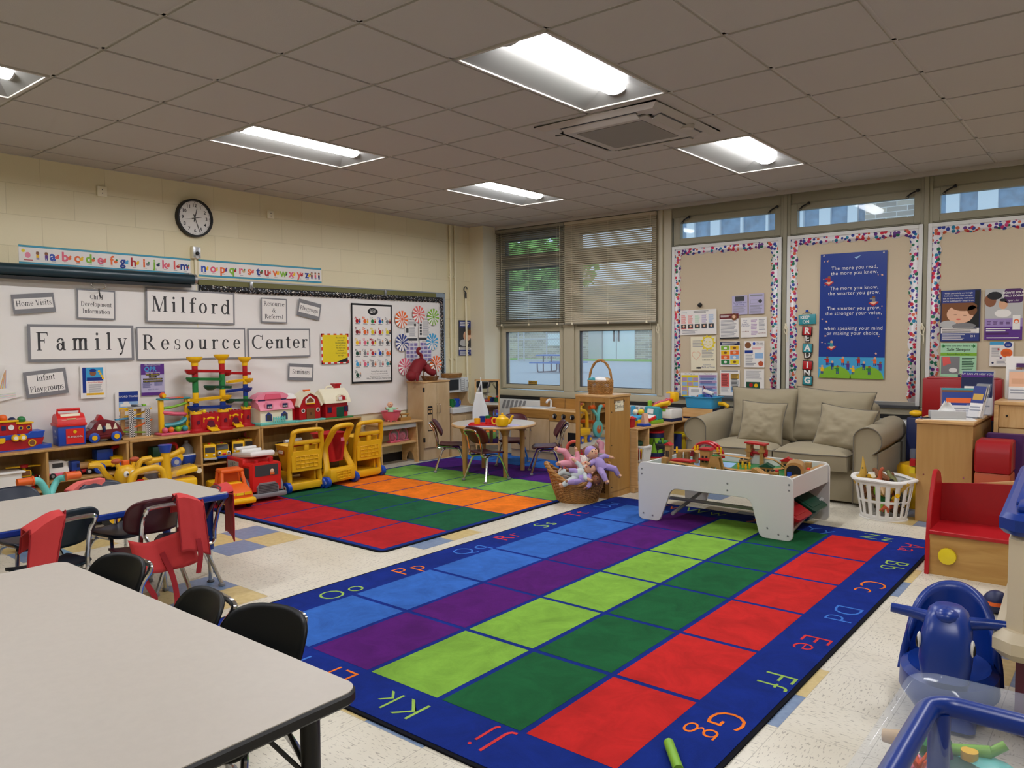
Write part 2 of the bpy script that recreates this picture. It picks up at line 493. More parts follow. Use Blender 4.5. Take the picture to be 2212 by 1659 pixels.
# scalloped border papers
def border_mat(name, base, cols, scale, thr):
    m, n, b, t = node_mat(name, .6)
    v = n.nodes.new('ShaderNodeTexVoronoi'); v.inputs['Scale'].default_value = scale; v.inputs['Randomness'].default_value = .9
    n.links.new(t.outputs['Object'], v.inputs['Vector'])
    sp_ = n.nodes.new('ShaderNodeSeparateColor'); n.links.new(v.outputs['Color'], sp_.inputs[0])
    r = n.nodes.new('ShaderNodeValToRGB'); r.color_ramp.interpolation = 'CONSTANT'
    el = r.color_ramp.elements
    for i, c in enumerate(cols):
        e = el[i] if i < 2 else el.new(i/len(cols))
        e.position = i/len(cols); e.color = lin(c)
    n.links.new(sp_.outputs[0], r.inputs['Fac'])
    n.links.new(mixc(n, mth(n, 'LESS_THAN', v.outputs['Distance'], thr), lin(base), r.outputs['Color']), b.inputs['Base Color'])
border_mat('handprints', 'f2eef0', ('d8304a', '2a7a5c', '3a4aa0', '6a3a8c', 'e07050', '2a8ab0', 'd04080'), 30, .5)
border_mat('dotborder', '16161a', ('e8e4d8', 'a0a8b8', 'c8a090', 'e8e8f0'), 62, .33)

# ---------------- room shell ----------------
def solo(name, fn, **k):
    q = MB(); fn(q); return structure(q.obj(name, **k))
XR, YF = 2.6, -1.9
solo('floor', lambda q: q.bx(WX-.2, XR+.2, YF-.2, WY+.2, -.1, 0, 'vct'))
solo('wall_left', lambda q: q.bx(WX-.2, WX, YF-.2, WY+.2, 0, CZ+.05, 'block'))
solo('wall_right', lambda q: q.bx(XR, XR+.2, YF-.2, WY+.2, 0, CZ+.05, 'wallpaint'))
solo('wall_front', lambda q: q.bx(WX, XR, YF-.2, YF, 0, CZ+.05, 'wallpaint'))
solo('baseboard_left', lambda q: q.bx(WX, WX+.012, YF, 7.6, 0, .1, 'black'))
def column(q):
    q.bx(WX, -6.655, 7.62, WY+.2, 0, CZ, 'column_paint')
solo('trim_1', column)
FIX = [(u, v) for u in (-4, 0, 4) for v in (-4, 0, 4)]
def cellbox(u, v):
    return GX+v*TT, GX+(v+1)*TT, GY+u*TT, GY+(u+2)*TT
def ceiling(q):
    q.flat = True
    skip = {(u+k, v) for u, v in FIX for k in (0, 1)}
    for v in range(-7, 9):
        for u in range(-9, 9):
            if (u, v) in skip: continue
            x0, x1, y0, y1 = max(GX+v*TT, WX-.02), min(GX+(v+1)*TT, XR+.02), max(GY+u*TT, YF-.02), min(GY+(u+1)*TT, WY-.1)
            if x1-x0 < .04 or y1-y0 < .04: continue
            e, h = .013, .011
            q.add([(x0+e, y0+e, CZ), (x1-e, y0+e, CZ), (x1-e, y1-e, CZ), (x0+e, y1-e, CZ), (x0+e, y0+e, CZ+h), (x1-e, y0+e, CZ+h), (x1-e, y1-e, CZ+h), (x0+e, y1-e, CZ+h)],
                  [(3, 2, 1, 0), (0, 1, 5, 4), (1, 2, 6, 5), (2, 3, 7, 6), (3, 0, 4, 7)], 'tile_face')
    for v in range(-7, 10):
        x = GX+v*TT
        if WX-.02 < x < XR:
            q.bx(x-.013, x+.013, YF, WY-.1, CZ+.009, CZ+.03, 'tee')
    for u in range(-9, 9):
        y = GY+u*TT
        if YF < y < WY-.1:
            xs = [WX]
            for v in range(-7, 9):
                if any(uu+1 == u and vv == v for uu, vv in FIX):
                    q.bx(xs[-1], GX+v*TT, y-.013, y+.013, CZ+.009, CZ+.03, 'tee'); xs.append(GX+(v+1)*TT)
            q.bx(xs[-1], XR, y-.013, y+.013, CZ+.009, CZ+.03, 'tee')
    q.bx(WX, WX+.012, YF, 7.62, CZ-.004, CZ+.02, 'tee')
    q.bx(WX-.2, XR+.2, YF-.2, WY+.2, CZ+.15, CZ+.2, 'tile_face')
solo('ceiling', ceiling)
solo('trim_2', lambda q: q.bx(-6.655, XR, WY-.1, WY-.06, CZ-.035, CZ+.05, 'tile_face'))

# ---------------- troffers ----------------
def troffer(name, label):
    w, l, d = TT-.02, 2*TT-.02, .075
    t = thing(name, label, 'ceiling light', group='recessed ceiling troffers')
    b = MB()
    def ring(x, y, z): return [(-x, -y, z), (x, -y, z), (x, y, z), (-x, y, z)]
    b.flat = True
    b.add(ring(w/2, l/2, .004)+ring(w/2-.018, l/2-.018, .004)+ring(.07, l/2-.15, d),
          [(0, 1, 5, 4), (1, 2, 6, 5), (2, 3, 7, 6), (3, 0, 4, 7), (4, 5, 9, 8), (5, 6, 10, 9), (6, 7, 11, 10), (7, 4, 8, 11), (8, 9, 10, 11)], 'reflector')
    b.obj('reflector_pan', t)
    b = MB(); b.flat = True
    for s in (-1, 1):
        b.bx(s*(w/2), s*(w/2-.016), -l/2, l/2, -.004, .01, 'tee'); b.bx(-w/2, w/2, s*(l/2), s*(l/2-.016), -.004, .01, 'tee')
    b.obj('trim_frame', t)
    b = MB()
    L = l/2-.1
    rs = [[V((.09*cos(a), y, d+.012-.06*sin(a))) for a in [pi*i/12 for i in range(13)]] for y in (-L, L)]
    b.rings(rs, 'lens', caps=False)
    b.obj('lamp_lens', t)
    for y in (-L, L):
        s = 1 if y > 0 else -1
        b = MB(); b.rings([[V((.094*cos(a), y+k*s, d+.014-.064*sin(a))) for a in [pi*i/12 for i in range(13)]] for k in (0, .012)], 'ltgrey'); b.obj('lens_cap', t)
    return t
tro = None
TL = {(0, 0): 'lit ceiling troffer nearest the viewer, right in front of the air-conditioning cassette', (0, -4): 'lit ceiling troffer nearest the wall clock, left of middle', (4, -4): 'smallest lit troffer, farthest away over the round table corner', (4, 0): 'lit ceiling troffer just right of and beyond the air-conditioning cassette', (-4, -4): 'lit ceiling troffer cut off by the left edge of the photo'}
for u, v in FIX:
    x0, x1, y0, y1 = cellbox(u, v)
    lab = TL.get((u, v), 'lit recessed ceiling troffer outside the view behind the camera')
    if tro is None:
        tro = troffer('ceiling_troffer', lab); tro.location = ((x0+x1)/2, (y0+y1)/2, CZ)
    else:
        dup(tro, ((x0+x1)/2, (y0+y1)/2, CZ), 0, lab)
# ---------------- cassette ----------------
pts = [on_z(940+x/2.6976, 50+y/2.6976, CZ-.03) for x, y in ((580, 625), (1300, 470), (1660, 652), (985, 772))]
cc = sum(pts, V())/4
HW = .475
t = thing('air_conditioner', 'square ceiling air-conditioning cassette with brown-grey centre grille', 'air conditioner', (cc.x, cc.y, CZ))
b = MB()
for k in range(4):
    b.at(rz=k*pi/2)
    b.add([(-HW, -HW, -.012), (HW, -HW, -.012), (HW, -HW, 0), (-HW, -HW, 0), (-HW+.05, -HW+.05, -.035), (HW-.05, -HW+.05, -.035), (-HW+.1, -HW+.1, -.038), (HW-.1, -HW+.1, -.038), (-.33, -.33, -.038), (.33, -.33, -.038), (-.33, -.36, -.038), (.33, -.36, -.038)],
          [(0, 1, 3, 2)[::1], (0, 4, 5, 1), (4, 6, 7, 5), (6, 10, 11, 7), (6, 8, 10), (7, 11, 9)], 'ac_plastic')
b.at(); b.flat = True
b.obj('surround', t)
b = MB()
for k in range(4):
    b.at(rz=k*pi/2); b.bx(-.3, .3, -.42, -.345, -.0375, -.02, 'black'); 
b.at(); b.obj('air_slot', t)
for k in range(4):
    b = MB(); b.at(rz=k*pi/2); b.box((0, -.385, -.043), (.58, .075, .006), 'ac_plastic', rx=-.42 if k in (0, 1) else -.08); b.obj('louver_flap', t)
b = MB(); b.bx(-.33, .33, -.33, .33, -.045, -.03, 'ac_plastic', bev=.004); b.obj('centre_panel', t)
b = MB(); b.bx(-.26, .26, -.26, .26, -.048, -.044, 'ac_grille'); b.obj('intake_grille', t)
b = MB(); b.lathe([(.045, -.055), (.05, -.04), (.05, -.03)], 'ac_plastic', (.4, .1, 0), 16); b.obj('sensor_knob', t)

# ---------------- window wall ----------------
def BWx(px): return on_y(px, 700, WY).x
XA0, XA1, XB0, XB1 = -6.655, BWx(1224), BWx(1238), BWx(1424)
b1a, b1b, b2a, b2b, b3a, b3b = BWx(1455), BWx(1690), BWx(1702), BWx(1992), BWx(2003), .55
def back(q):
    q.bx(XA0, XR, WY, WY+.15, -.1, .70, 'frame_lit')
    q.bx(XA0, XR, WY, WY+.15, CZ-.135, CZ+.2, 'frame')
    q.bx(b3b, XR, WY, WY+.15, .7, CZ, 'wallpaint')
    q.bx(XB1+.1, b3b, WY+.02, WY+.15, .7, 2.47, 'frame')
solo('wall_back', back)
solo('trim_3', lambda q: (q.bx(XA0, XR, WY-.03, WY+.02, .70, .78, 'frame_lit', bev=.006), q.bx(XA0, b3b, WY-.045, WY, .66, .70, 'black')))
def mull(q):
    for x0, x1, dy in ((XA1-.03, XB0+.03, .03), (XB1-.02, b1a-.02, .02), ):
        q.bx(x0, x1, WY-dy, WY+.12, .78, CZ-.02, 'frame_lit')
    for x0, x1 in ((b1b, b2a), (b2b, b3a)):
        c = (x0+x1)/2
        q.bx(c-.05, c+.05, WY-.02, WY+.12, .78, CZ-.02, 'frame')
        q.bx(c-.02, c+.02, WY-.035, WY, .78, CZ-.02, 'frame')
    q.bx(b3b-.05, b3b, WY-.03, WY+.12, .78, CZ, 'frame')
    q.bx(XB1-.02+.02, XB1+.06, WY-.04, WY, .78, CZ-.02, 'frame_lit')
    q.bx(XA0, XA0+.03, WY-.01, WY+.12, .78, CZ-.02, 'frame')
solo('trim_4', mull, bevel=.004)
def pane_frame(q, x0, x1, z0, z1, w, y0, y1, m):
    q.bx(x0, x0+w, y0, y1, z0, z1, m); q.bx(x1-w, x1, y0, y1, z0, z1, m); q.bx(x0+w, x1-w, y0, y1, z0, z0+w, m); q.bx(x0+w, x1-w, y0, y1, z1-w, z1, m)
def window(k, x0, x1, panes, latch=False):
    q = MB()
    pane_frame(q, x0, x1, panes[0][0], panes[-1][1], .025, WY-.005, WY+.11, 'frame_lit' if not latch else 'frame')
    for i in range(len(panes)-1):
        q.bx(x0, x1, WY, WY+.1, panes[i][1]-.02, panes[i+1][0]+.02, 'frame')
    o = structure(q.obj('window_%d' % k, bevel=.003))
    for z0, z1 in panes:
        q = MB(); pane_frame(q, x0+.02, x1-.02, z0+.01, z1-.01, .05 if not latch else .065, WY-.015, WY+.05, 'frame_lit' if not latch else 'frame')
        q.obj('sash', o, bevel=.004)
        q = MB(); w = .065 if not latch else .07
        pane_frame(q, x0+w, x1-w, z0+w-.01, z1-w+.01, .012, WY+.0, WY+.06, 'dkgrey' if not latch else 'frame'); q.obj('glazing_bead', o)
        q = MB(); q.bx(x0+.06, x1-.06, WY+.03, WY+.034, z0+.05, z1-.05, 'clear'); q.obj('pane', o)
    if latch:
        for s in (x0+.12, x1-.14):
            q = MB(); q.tube([(s, WY-.02, panes[0][1]-.06), (s+.03, WY-.05, panes[0][1]-.045), (s+.09, WY-.055, panes[0][1]-.02)] , .008, 'black', 6); q.ball((s+.09, WY-.05, panes[0][1]-.02), .016, 'black', 8, 6); q.tube([(s+.012*cos(a), WY-.03, panes[0][1]-.07+.012*sin(a)) for a in [i*pi/4 for i in range(8)]], .003, 'dkgrey', 5, closed=True); q.obj('latch', o)
    return o
window(1, XA0+.03, XA1-.03, [(.79, 1.6), (1.63, 2.42), (2.47, 2.79)])
window(2, XB0+.03, XB1-.02, [(.79, 1.6), (1.63, 2.42), (2.47, 2.79)])
window(3, b1a, b1b, [(2.47, 2.79)], True)
window(4, b2a, b2b, [(2.47, 2.79)], True)
window(5, b3a, b3b-.05, [(2.47, 2.79)], True)

# ---------------- blinds ----------------
def blind(x0, x1, z0, tilt, label, pitch=.0245, m='blind', bow=0):
    zt = CZ-.045; y = WY-.075
    t = thing('window_blind', label, 'window blind', ((x0+x1)/2, y, z0), group='venetian blinds on the two windows')
    w = (x1-x0)/2
    q = MB(); q.bx(-w, w, -.018, .018, zt-z0-.035, zt-z0, m); q.obj('headrail', t)
    q = MB(); k = int((zt-z0-.05)/pitch)
    for i in range(k):
        z = .03+i*pitch
        tl = tilt(i/k) if callable(tilt) else tilt
        c, s_ = .0135*cos(tl), .0135*sin(tl)
        q.add([(-w, -c, z-s_), (w, -c, z-s_), (w, 0, z+.0018), (-w, 0, z+.0018), (-w, c, z+s_), (w, c, z+s_)], [(0, 1, 2, 3), (3, 2, 5, 4)], m)
    q.obj('slats', t)
    q = MB(); q.bx(-w, w, -.015, .015, 0, .02, 'blind_dk', bev=.004); q.obj('bottom_rail', t)
    q = MB()
    for s in (-.82, 0, .82): q.cyl((w*s, -.0145, 0), (w*s, -.0145, zt-z0), .0012, 'cream', 5); q.bx(w*s-.012, w*s+.012, -.017, -.013, -.002, .024, 'cream')
    q.obj('ladder_cord', t)
    q = MB(); q.cyl((w*.9, -.02, -.25), (w*.9, -.02, zt-z0-.03), .0018, 'cream', 5); q.lathe([(.003, -.29), (.006, -.28), (.004, -.25)], 'cream', (w*.9, -.02, 0), 8); q.obj('pull_cord', t)
blind(XA0+.0, XA1+.02, 1.62, -.38, 'left olive venetian blind with open slats showing trees behind', m='blind_dk')
blind(XA1+.03, XB1+.0, 1.62, lambda f: .8+.25*min(1, abs(f-.5)*2), 'right beige venetian blind with its slats tilted nearly shut')

# ---------------- outside ----------------
solo('ground_outside', lambda q: q.bx(-120, 80, WY+.4, 120, -.15, -.02, 'asphalt'))
b = MB(); b.bx(-70, -24, 44.5, 46.85, -.02, .05, 'grass'); o = b.obj('grass_strip'); tag(o, 'strip of green grass along the foot of the far brick wall', 'grass'); o['kind'] = 'stuff'
YB = 47.
def far(px): return on_y(px, 780, YB).x
t = thing('school_building', 'far brick building with white double doors across the parking lot', 'building', (0, YB, 0))
b = MB(); b.bx(far(1000), far(1273), 0, 4, -.1, 5.2, 'brick'); b.bx(far(1372), far(1560), 0, 4, -.1, 5.2, 'brick'); b.bx(far(1273), far(1372), 0, 4, 2.5, 5.2, 'brick'); b.obj('brick_wall', t)
b = MB(); b.bx(far(1273), far(1300), -.1, 1, -.1, 2.5, 'ltgrey'); b.bx(far(1360), far(1372), -.1, 1, -.1, 2.5, 'bldg_white'); b.obj('door_surround', t)
for k, (p0, p1) in enumerate(((1301, 1329), (1331, 1359))):
    b = MB(); b.bx(far(p0), far(p1), .1, .3, 0, 2.4, 'bldg_white'); d = b.obj('door_leaf', t)
    b = MB(); c = far(1325 if k == 0 else 1335); b.bx(c-.06, c+.06, .05, .1, 1.3, 2.2, 'dkgrey'); b.obj('vision_slot', d)
b = MB(); b.bx(far(1185), far(1222), -.1, 0, 1.0, 1.9, 'bldg_white'); b.obj('notice_panel', t)
t = thing('school_wing', 'nearer school wing with blue-tinted upper windows and pale mullions', 'building', (0, 0, 0))
YW = 26.
def wg(px): return on_y(px, 480, YW).x
b = MB(); b.bx(wg(1440), wg(2600), YW, YW+4, 0, 4.2, 'brick'); b.bx(wg(1440), wg(2600), YW, YW+4, 7.2, 8.2, 'bldg_white'); b.bx(wg(1868), wg(1980), YW, YW+4, 4.2, 7.2, 'brick'); b.obj('brick_wall', t)
b = MB(); b.bx(wg(1440), wg(1866), YW+.2, YW+.3, 4.2, 7.2, 'bldg_glass'); b.bx(wg(1982), wg(2600), YW+.2, YW+.3, 4.2, 7.2, 'bldg_glass'); b.obj('glazing', t)
b = MB()
for p, w_ in ((1490, .3), (1543, .35), (1600, .08), (1655, .08), (1730, .1), (1780, .35), (1840, .3), (2056, .35), (2132, .5), (2230, .3), (2330, .3)):
    b.bx(wg(p)-w_/2, wg(p)+w_/2, YW+.05, YW+.25, 4.2, 7.2, 'bldg_white')
b.obj('mullion', t)
# chain-link fence
t = thing('chain_link_fence', 'grey chain-link fence in front of the far brick wall', 'fence', (0, 42, 0))
xf0, xf1 = on_y(1118, 780, 42).x, on_y(1225, 780, 42).x
for p in (1120, 1132, 1181, 1222):
    b = MB(); x = on_y(p, 780, 42).x; b.cyl((x, 0, -.05), (x, 0, 3), .05, 'ltgrey', 8); b.obj('post', t)
b = MB()
for z in (.1, 1.5, 2.95): b.cyl((xf0, 0, z), (xf1, 0, z), .03, 'ltgrey', 6)
b.obj('rail', t)
b = MB(); b.flat = True
k = int((xf1-xf0+3)/.22)
for i in range(k):
    for s in (-1, 1):
        x = xf0+(i*.22 if s < 0 else i*.22-3); a0, a1 = x, x+3
        za, zb = (0, 3) if s > 0 else (3, 0)
        p, q_ = (a0, za), (a1, zb)
        lo, hi = max(0, (xf0-a0)/3), min(1, (xf1-a0)/3)
        if hi <= lo: continue
        A = (a0+3*lo, za+(zb-za)*lo); B = (a0+3*hi, za+(zb-za)*hi)
        b.add([(A[0], 0, A[1]-.012), (B[0], 0, B[1]-.012), (B[0], 0, B[1]+.012), (A[0], 0, A[1]+.012)], [(0, 1, 2, 3)], 'ltgrey')
b.obj('wire_mesh', t)
# picnic table
c = on_z(1190, 804, -.02)
t = thing('picnic_table', 'blue metal picnic table on the lot outside the window', 'picnic table', (c.x, c.y, -.02))
b = MB(); b.bx(-.55, 1.4, -.4, .4, .74, .8, 'bluesteel'); b.obj('tabletop', t)
for y in (-.75, .75):
    b = MB(); b.bx(-.55, 1.4, y-.14, y+.14, .42, .47, 'bluesteel'); b.obj('bench_seat', t)
for x in (-.2, 1.0):
    b = MB(); b.tube(spl([(x, -.75, .42), (x, -.72, .08), (x, -.5, .03), (x, .5, .03), (x, .72, .08), (x, .75, .42)], 4), .03, 'navy', 6)
    for y in (-.3, .3): b.tube([(x, y, .04), (x, y, .74)], .03, 'navy', 6)
    b.obj('frame_leg', t)
# trees
def tree(px, y, h, r, seed, label, m='leaf'):
    rnd = random.Random(seed); x = on_y(px, 700, y).x
    t = thing('tree', label, 'tree', (x, y, 0), group='trees beyond the parking lot')
    b = MB(); b.tube([(0, 0, -.1), (.1, 0, h*.4), (-.1, .1, h*.8)], [.3, .22, .1], 'brown', 8); b.obj('trunk', t)
    b = MB(); b.flat = True
    for i in range(900):
        a, e, q = rnd.uniform(0, 2*pi), rnd.uniform(-1, 1), rnd.random()**.35
        p = V((cos(a)*sqrt(1-e*e)*r*q, sin(a)*sqrt(1-e*e)*r*q, h*.62+e*h*.42*q)); s = rnd.uniform(.2, .5)
        d1 = V((rnd.uniform(-1, 1), rnd.uniform(-1, 1), rnd.uniform(-1, 1))).normalized(); d2 = d1.orthogonal().normalized()
        b.add([p+d1*s, p+d2*s, p-d1*s, p-d2*s], [(0, 1, 2, 3)], m)
    b.obj('crown', t)
tree(1120, 55, 11, 4.5, 1, 'leafy green tree seen through the left half of the open blind')
tree(1185, 70, 14, 5.5, 2, 'leafy green tree seen through the right half of the open blind')
# ---------------- wall placement ----------------
BL = MX(((0, 0, 1, 0), (1, 0, 0, 0), (0, 1, 0, 0), (0, 0, 0, 1)))     # sheet axes on the left wall: right=+Y, up=+Z, out=+X
BB = MX(((1, 0, 0, 0), (0, 0, -1, 0), (0, 1, 0, 0), (0, 0, 0, 1)))    # on the window wall: right=+X, up=+Z, out=-Y
BOARD = WX+.028
TACK = WY-.05
def lwp(px, py, x=BOARD): return on_x(px, py, x)
def bwp(px, py, y=TACK): return on_y(px, py, y)
def lsize(x0, y0, x1, y1, x=BOARD):
    cx, cy = (x0+x1)/2, (y0+y1)/2
    return abs(on_x(x1, cy, x).y-on_x(x0, cy, x).y), abs(on_x(cx, y0, x).z-on_x(cx, y1, x).z)
def bsize(x0, y0, x1, y1, y=TACK):
    cx, cy = (x0+x1)/2, (y0+y1)/2
    return abs(on_y(x1, cy, y).x-on_y(x0, cy, y).x), abs(on_y(cx, y0, y).z-on_y(cx, y1, y).z)
def hang(o, wall, px, py, rot=0, off=0):
    if wall == 'L':
        p = on_x(px, py, BOARD+off); B = BL
    else:
        p = on_y(px, py, TACK-off); B = BB
    o.matrix_world = MX.Translation(p) @ B @ MX.Rotation(rad(rot), 4, 'Z')
    return o
def sheet(b, w, h, m='paper', th=.0012):
    b.box((0, 0, th/2), (w, h, th), m)
def greek(b, x0, x1, y0, y1, n, m='inkgrey', z=.0016, fill=.45, seed=1, rag=.25):
    rnd = random.Random(seed); s = (y1-y0)/n
    for i in range(n):
        y = y1-(i+.5)*s
        b.rect(x0, y-s*fill/2, x1-rnd.random()*rag*(x1-x0), y+s*fill/2, m, z)
# ---------------- serif letter shapes (cap height 1) ----------------
def ser_glyph(ch):
    Q = []
    S, t, h, sl, st = .168, .056, .68, .085, .04
    def R(x0, y0, x1, y1): Q.append([(x0, y0), (x1, y0), (x1, y1), (x0, y1)])
    def D(x0, y0, x1, y1, w): Q.append([(x0-w/2, y0), (x0+w/2, y0), (x1+w/2, y1), (x1-w/2, y1)])
    def foot(x, w, y=0, up=False):
        y0, y1 = (y-st, y) if up else (y, y+st)
        R(x-sl, y0, x+w+sl, y1)
    def flag(x, y): Q.append([(x-.1, y-.07), (x+.02, y-.12), (x+.02, y), (x, y)])
    def A(cx, cy, rx, ry, a0, a1, wx=S*.95, wy=t, n=14):
        for i in range(n):
            p = []
            for k in (0, 1):
                a = rad(a0+(a1-a0)*(i+k)/n)
                p.append(((cx+rx*cos(a), cy+ry*sin(a)), (cx+(rx-wx)*cos(a), cy+(ry-wy)*sin(a))))
            Q.append([p[0][0], p[1][0], p[1][1], p[0][1]])
    def ball(x, y, r=.07): Q.append([(x+r*cos(2*pi*i/10), y+r*sin(2*pi*i/10)) for i in range(10)])
    adv = .5
    if ch == 'M':
        R(.14, 0, .14+t, 1); D(.2, 1, .56, 0, S); D(.93, 1, .56, .0, t); R(.9, 0, .9+S, 1); foot(.13, t); foot(.9, S); R(.03, 1-st, .26, 1); R(.86, 1-st, 1.13, 1); adv = 1.16
    elif ch == 'F':
        R(.12, 0, .12+S, 1); R(.12, 1-t, .74, 1); R(.12, .5, .56, .5+t); foot(.12, S); R(.03, 1-st, .3, 1); Q.append([(.74, 1), (.68, 1-t), (.74, .78), (.765, .78)]); Q.append([(.56, .4), (.56, .66), (.535, .66), (.52, .4)]); adv = .84
    elif ch == 'R':
        R(.12, 0, .12+S, 1); A(.42, .74, .3, .26, -90, 90); R(.12, 1-t, .43, 1); R(.12, .48, .43, .48+t); D(.46, .49, .84, 0, S*1.1); foot(.12, S); R(.78, 0, .97, st); R(.03, 1-st, .3, 1); adv = .98
    elif ch == 'P':
        R(.12, 0, .12+S, 1); A(.42, .72, .31, .28, -90, 90); R(.12, 1-t, .43, 1); R(.12, .44, .43, .44+t); foot(.12, S); R(.03, 1-st, .3, 1); adv = .8
    elif ch == 'D':
        R(.12, 0, .12+S, 1); A(.4, .5, .55, .5, -90, 90); R(.12, 1-t, .41, 1); R(.12, 0, .41, t); R(.03, 0, .3, st); R(.03, 1-st, .3, 1); adv = 1.05
    elif ch == 'C':
        A(.55, .5, .5, .52, 48, 312); Q.append([(.86, .66), (.92, .66), (.93, 1.02), (.89, 1.02)]); adv = 1.0
    elif ch == 'H':
        R(.12, 0, .12+S, 1); R(.74, 0, .74+S, 1); R(.12, .5, .88, .5+t)
        for x in (.12, .74): foot(x, S); foot(x, S, 1, True)
        adv = 1.06
    elif ch == 'V':
        D(.17, 1, .5, 0, S); D(.84, 1, .5, 0, t); R(.0, 1-st, .34, 1); R(.7, 1-st, .98, 1); adv = .98
    elif ch == 'I':
        R(.14, 0, .14+S, 1); foot(.14, S); foot(.14, S, 1, True); adv = .5
    elif ch == 'S':
        A(.37, .75, .27, .26, 40, 250, S*.7); A(.38, .27, .3, .28, 70, -140, S*.7); D(.2, .62, .56, .4, S*1.1); R(.57, .72, .6, 1.0); R(.08, .0, .11, .3); adv = .74
    elif ch == '&':
        A(.42, .8, .2, .21, 0, 360, .07); A(.36, .26, .32, .28, 0, 360, S); D(.3, .7, .85, 0, S); D(.55, .2, .8, .5, t); R(.7, .48, .95, .48+st); adv = 1.05
    elif ch == 'i':
        R(.13, 0, .13+S, h); foot(.13, S); flag(.13, h); ball(.2, .92, .085); adv = .42
    elif ch == 'l':
        R(.13, 0, .13+S, 1.02); foot(.13, S); flag(.13, 1.02); adv = .42
    elif ch == 'f':
        R(.16, 0, .16+S, .84); foot(.16, S); R(.04, h-t, .46, h); A(.42, .82, .26, .22, 60, 180, S, .06); ball(.5, .94, .06); adv = .46
    elif ch == 't':
        R(.15, .1, .15+S, .86); R(.04, h-t, .44, h); A(.36, .13, .21, .15, 180, 300, S, .05); Q.append([(.04, h-t), (.3, h), (.3, .88), (.2, .84)]); adv = .46
    elif ch == 'o':
        A(.36, h/2, .32, h/2+.015, 0, 360, n=24); adv = .72
    elif ch in 'cdeqpg':
        if ch == 'c': A(.36, h/2, .31, h/2+.015, 45, 320); ball(.54, .53, .07); adv = .64
        if ch == 'e': A(.36, h/2, .31, h/2+.015, 0, 325); R(.08, h/2+.02, .65, h/2+.02+t); adv = .68
        if ch == 'd': A(.34, h/2, .3, h/2+.015, 40, 320); R(.53, .0, .53+S, 1.02); flag(.53, 1.02); R(.6, 0, .76, st); adv = .76
        if ch == 'p': A(.42, h/2, .3, h/2+.015, -140, 140); R(.12, -.32, .12+S, h); flag(.12, h); foot(.12, S, -.32); adv = .76
        if ch == 'g': A(.34, .44, .25, .24, 0, 360, S*.85, t); A(.34, -.12, .31, .17, 0, 360, .08, t); R(.42, .58, .68, .62); D(.2, .2, .16, .02, .08); D(.16, .02, .5, .04, .08); adv = .7
    elif ch in 'nmhru':
        def stem(x, top=h, ft=True):
            R(x, 0, x+S, top); foot(x, S)
        def arch(x): A(x+.22+S*.45, h-.22, .26, .235, 10, 160, S, .07); stem(x+.36)
        if ch == 'n': stem(.12); flag(.12, h); arch(.12); adv = .78
        if ch == 'h': stem(.12, 1.02); flag(.12, 1.02); arch(.12); adv = .78
        if ch == 'm': stem(.12); flag(.12, h); arch(.12); arch(.48); adv = 1.14
        if ch == 'r': stem(.12); flag(.12, h); A(.42, h-.2, .2, .2, 60, 170, .1, .07); ball(.5, h-.07, .075); adv = .54
        if ch == 'u': R(.12, .18, .12+S, h); R(.03, h-st, .12, h); A(.34, .2, .225, .215, 185, 350, S, .07); R(.5, 0, .5+S, h); R(.42, h-st, .5, h); R(.5, 0, .74, st); adv = .78
    elif ch == 'a':
        R(.42, .06, .42+S, .5); A(.34, .47, .235, .22, 20, 150, S, .06); ball(.16, .5, .07); A(.3, .2, .24, .215, 20, 340, S*.9, .05); R(.5, 0, .66, st*1.6); adv = .68
    elif ch == 's':
        A(.28, .51, .2, .185, 45, 255, .1, .05); A(.29, .19, .22, .2, 75, -140, .1, .05); D(.17, .42, .43, .26, .13); R(.42, .46, .45, .67); R(.06, .02, .09, .24); adv = .54
    elif ch == 'y':
        D(.15, h, .38, .02, S); D(.62, h, .3, -.26, t*1.2); R(.02, h-st, .3, h); R(.48, h-st, .74, h); ball(.22, -.25, .075); Q.append([(.2, -.32), (.34, -.22), (.32, -.16), (.2, -.22)]); adv = .72
    elif ch == 'v':
        D(.15, h, .36, 0, S); D(.6, h, .36, 0, t); R(.02, h-st, .3, h); R(.48, h-st, .72, h); adv = .72
    elif ch == ' ': adv = .36
    return Q, adv
def serif_w(s, track):
    return sum(ser_glyph(c)[1] for c in s)+track*(len(s)-1)
def serif(b, s, x, y, cap, m, track=0, z=.002, width=None):
    gl = [ser_glyph(c) for c in s]
    tot = sum(a for _, a in gl)+track*(len(s)-1)
    k = width or cap
    X = x-tot*k/2
    for q, a in gl:
        for p in q: b.poly([(X+u*k, y+v*cap, z) for u, v in p], m)
        X += (a+track)*k
# ---------------- white board with paper ----------------
def lz(px, py): return on_x(px, py, WX+.02).z
ZB1, ZB0 = lz(700, 629), .60
YB0, YB1 = 1.2, on_x(957, 700, WX+.02).y
t = thing('bulletin_board', 'long wall board covered in crumpled white paper with black dotted scallop border', 'bulletin board', (WX, (YB0+YB1)/2, ZB0))
t.location = (0, 0, 0)
b = MB()
rnd = random.Random(3)
from mathutils import noise as NZ
def paper_pt(u, v):
    y, z = YB0+(YB1-YB0)*u, ZB0+(ZB1-ZB0)*v
    d = NZ.noise(V((y*1.1, z*3.2, 1.7)))*.012+NZ.noise(V((y*3.3+z*1.5, z*6+y*2, 5)))*.01
    fold = .004*math.exp(-((z-1.17-.02*sin(y*2))/.012)**2)
    return V((WX+.017+max(-.006, min(.009, d))+fold, y, z))
b.surf(paper_pt, 240, 70, 'paper'); b.obj('paper_cover', t)
b = MB()
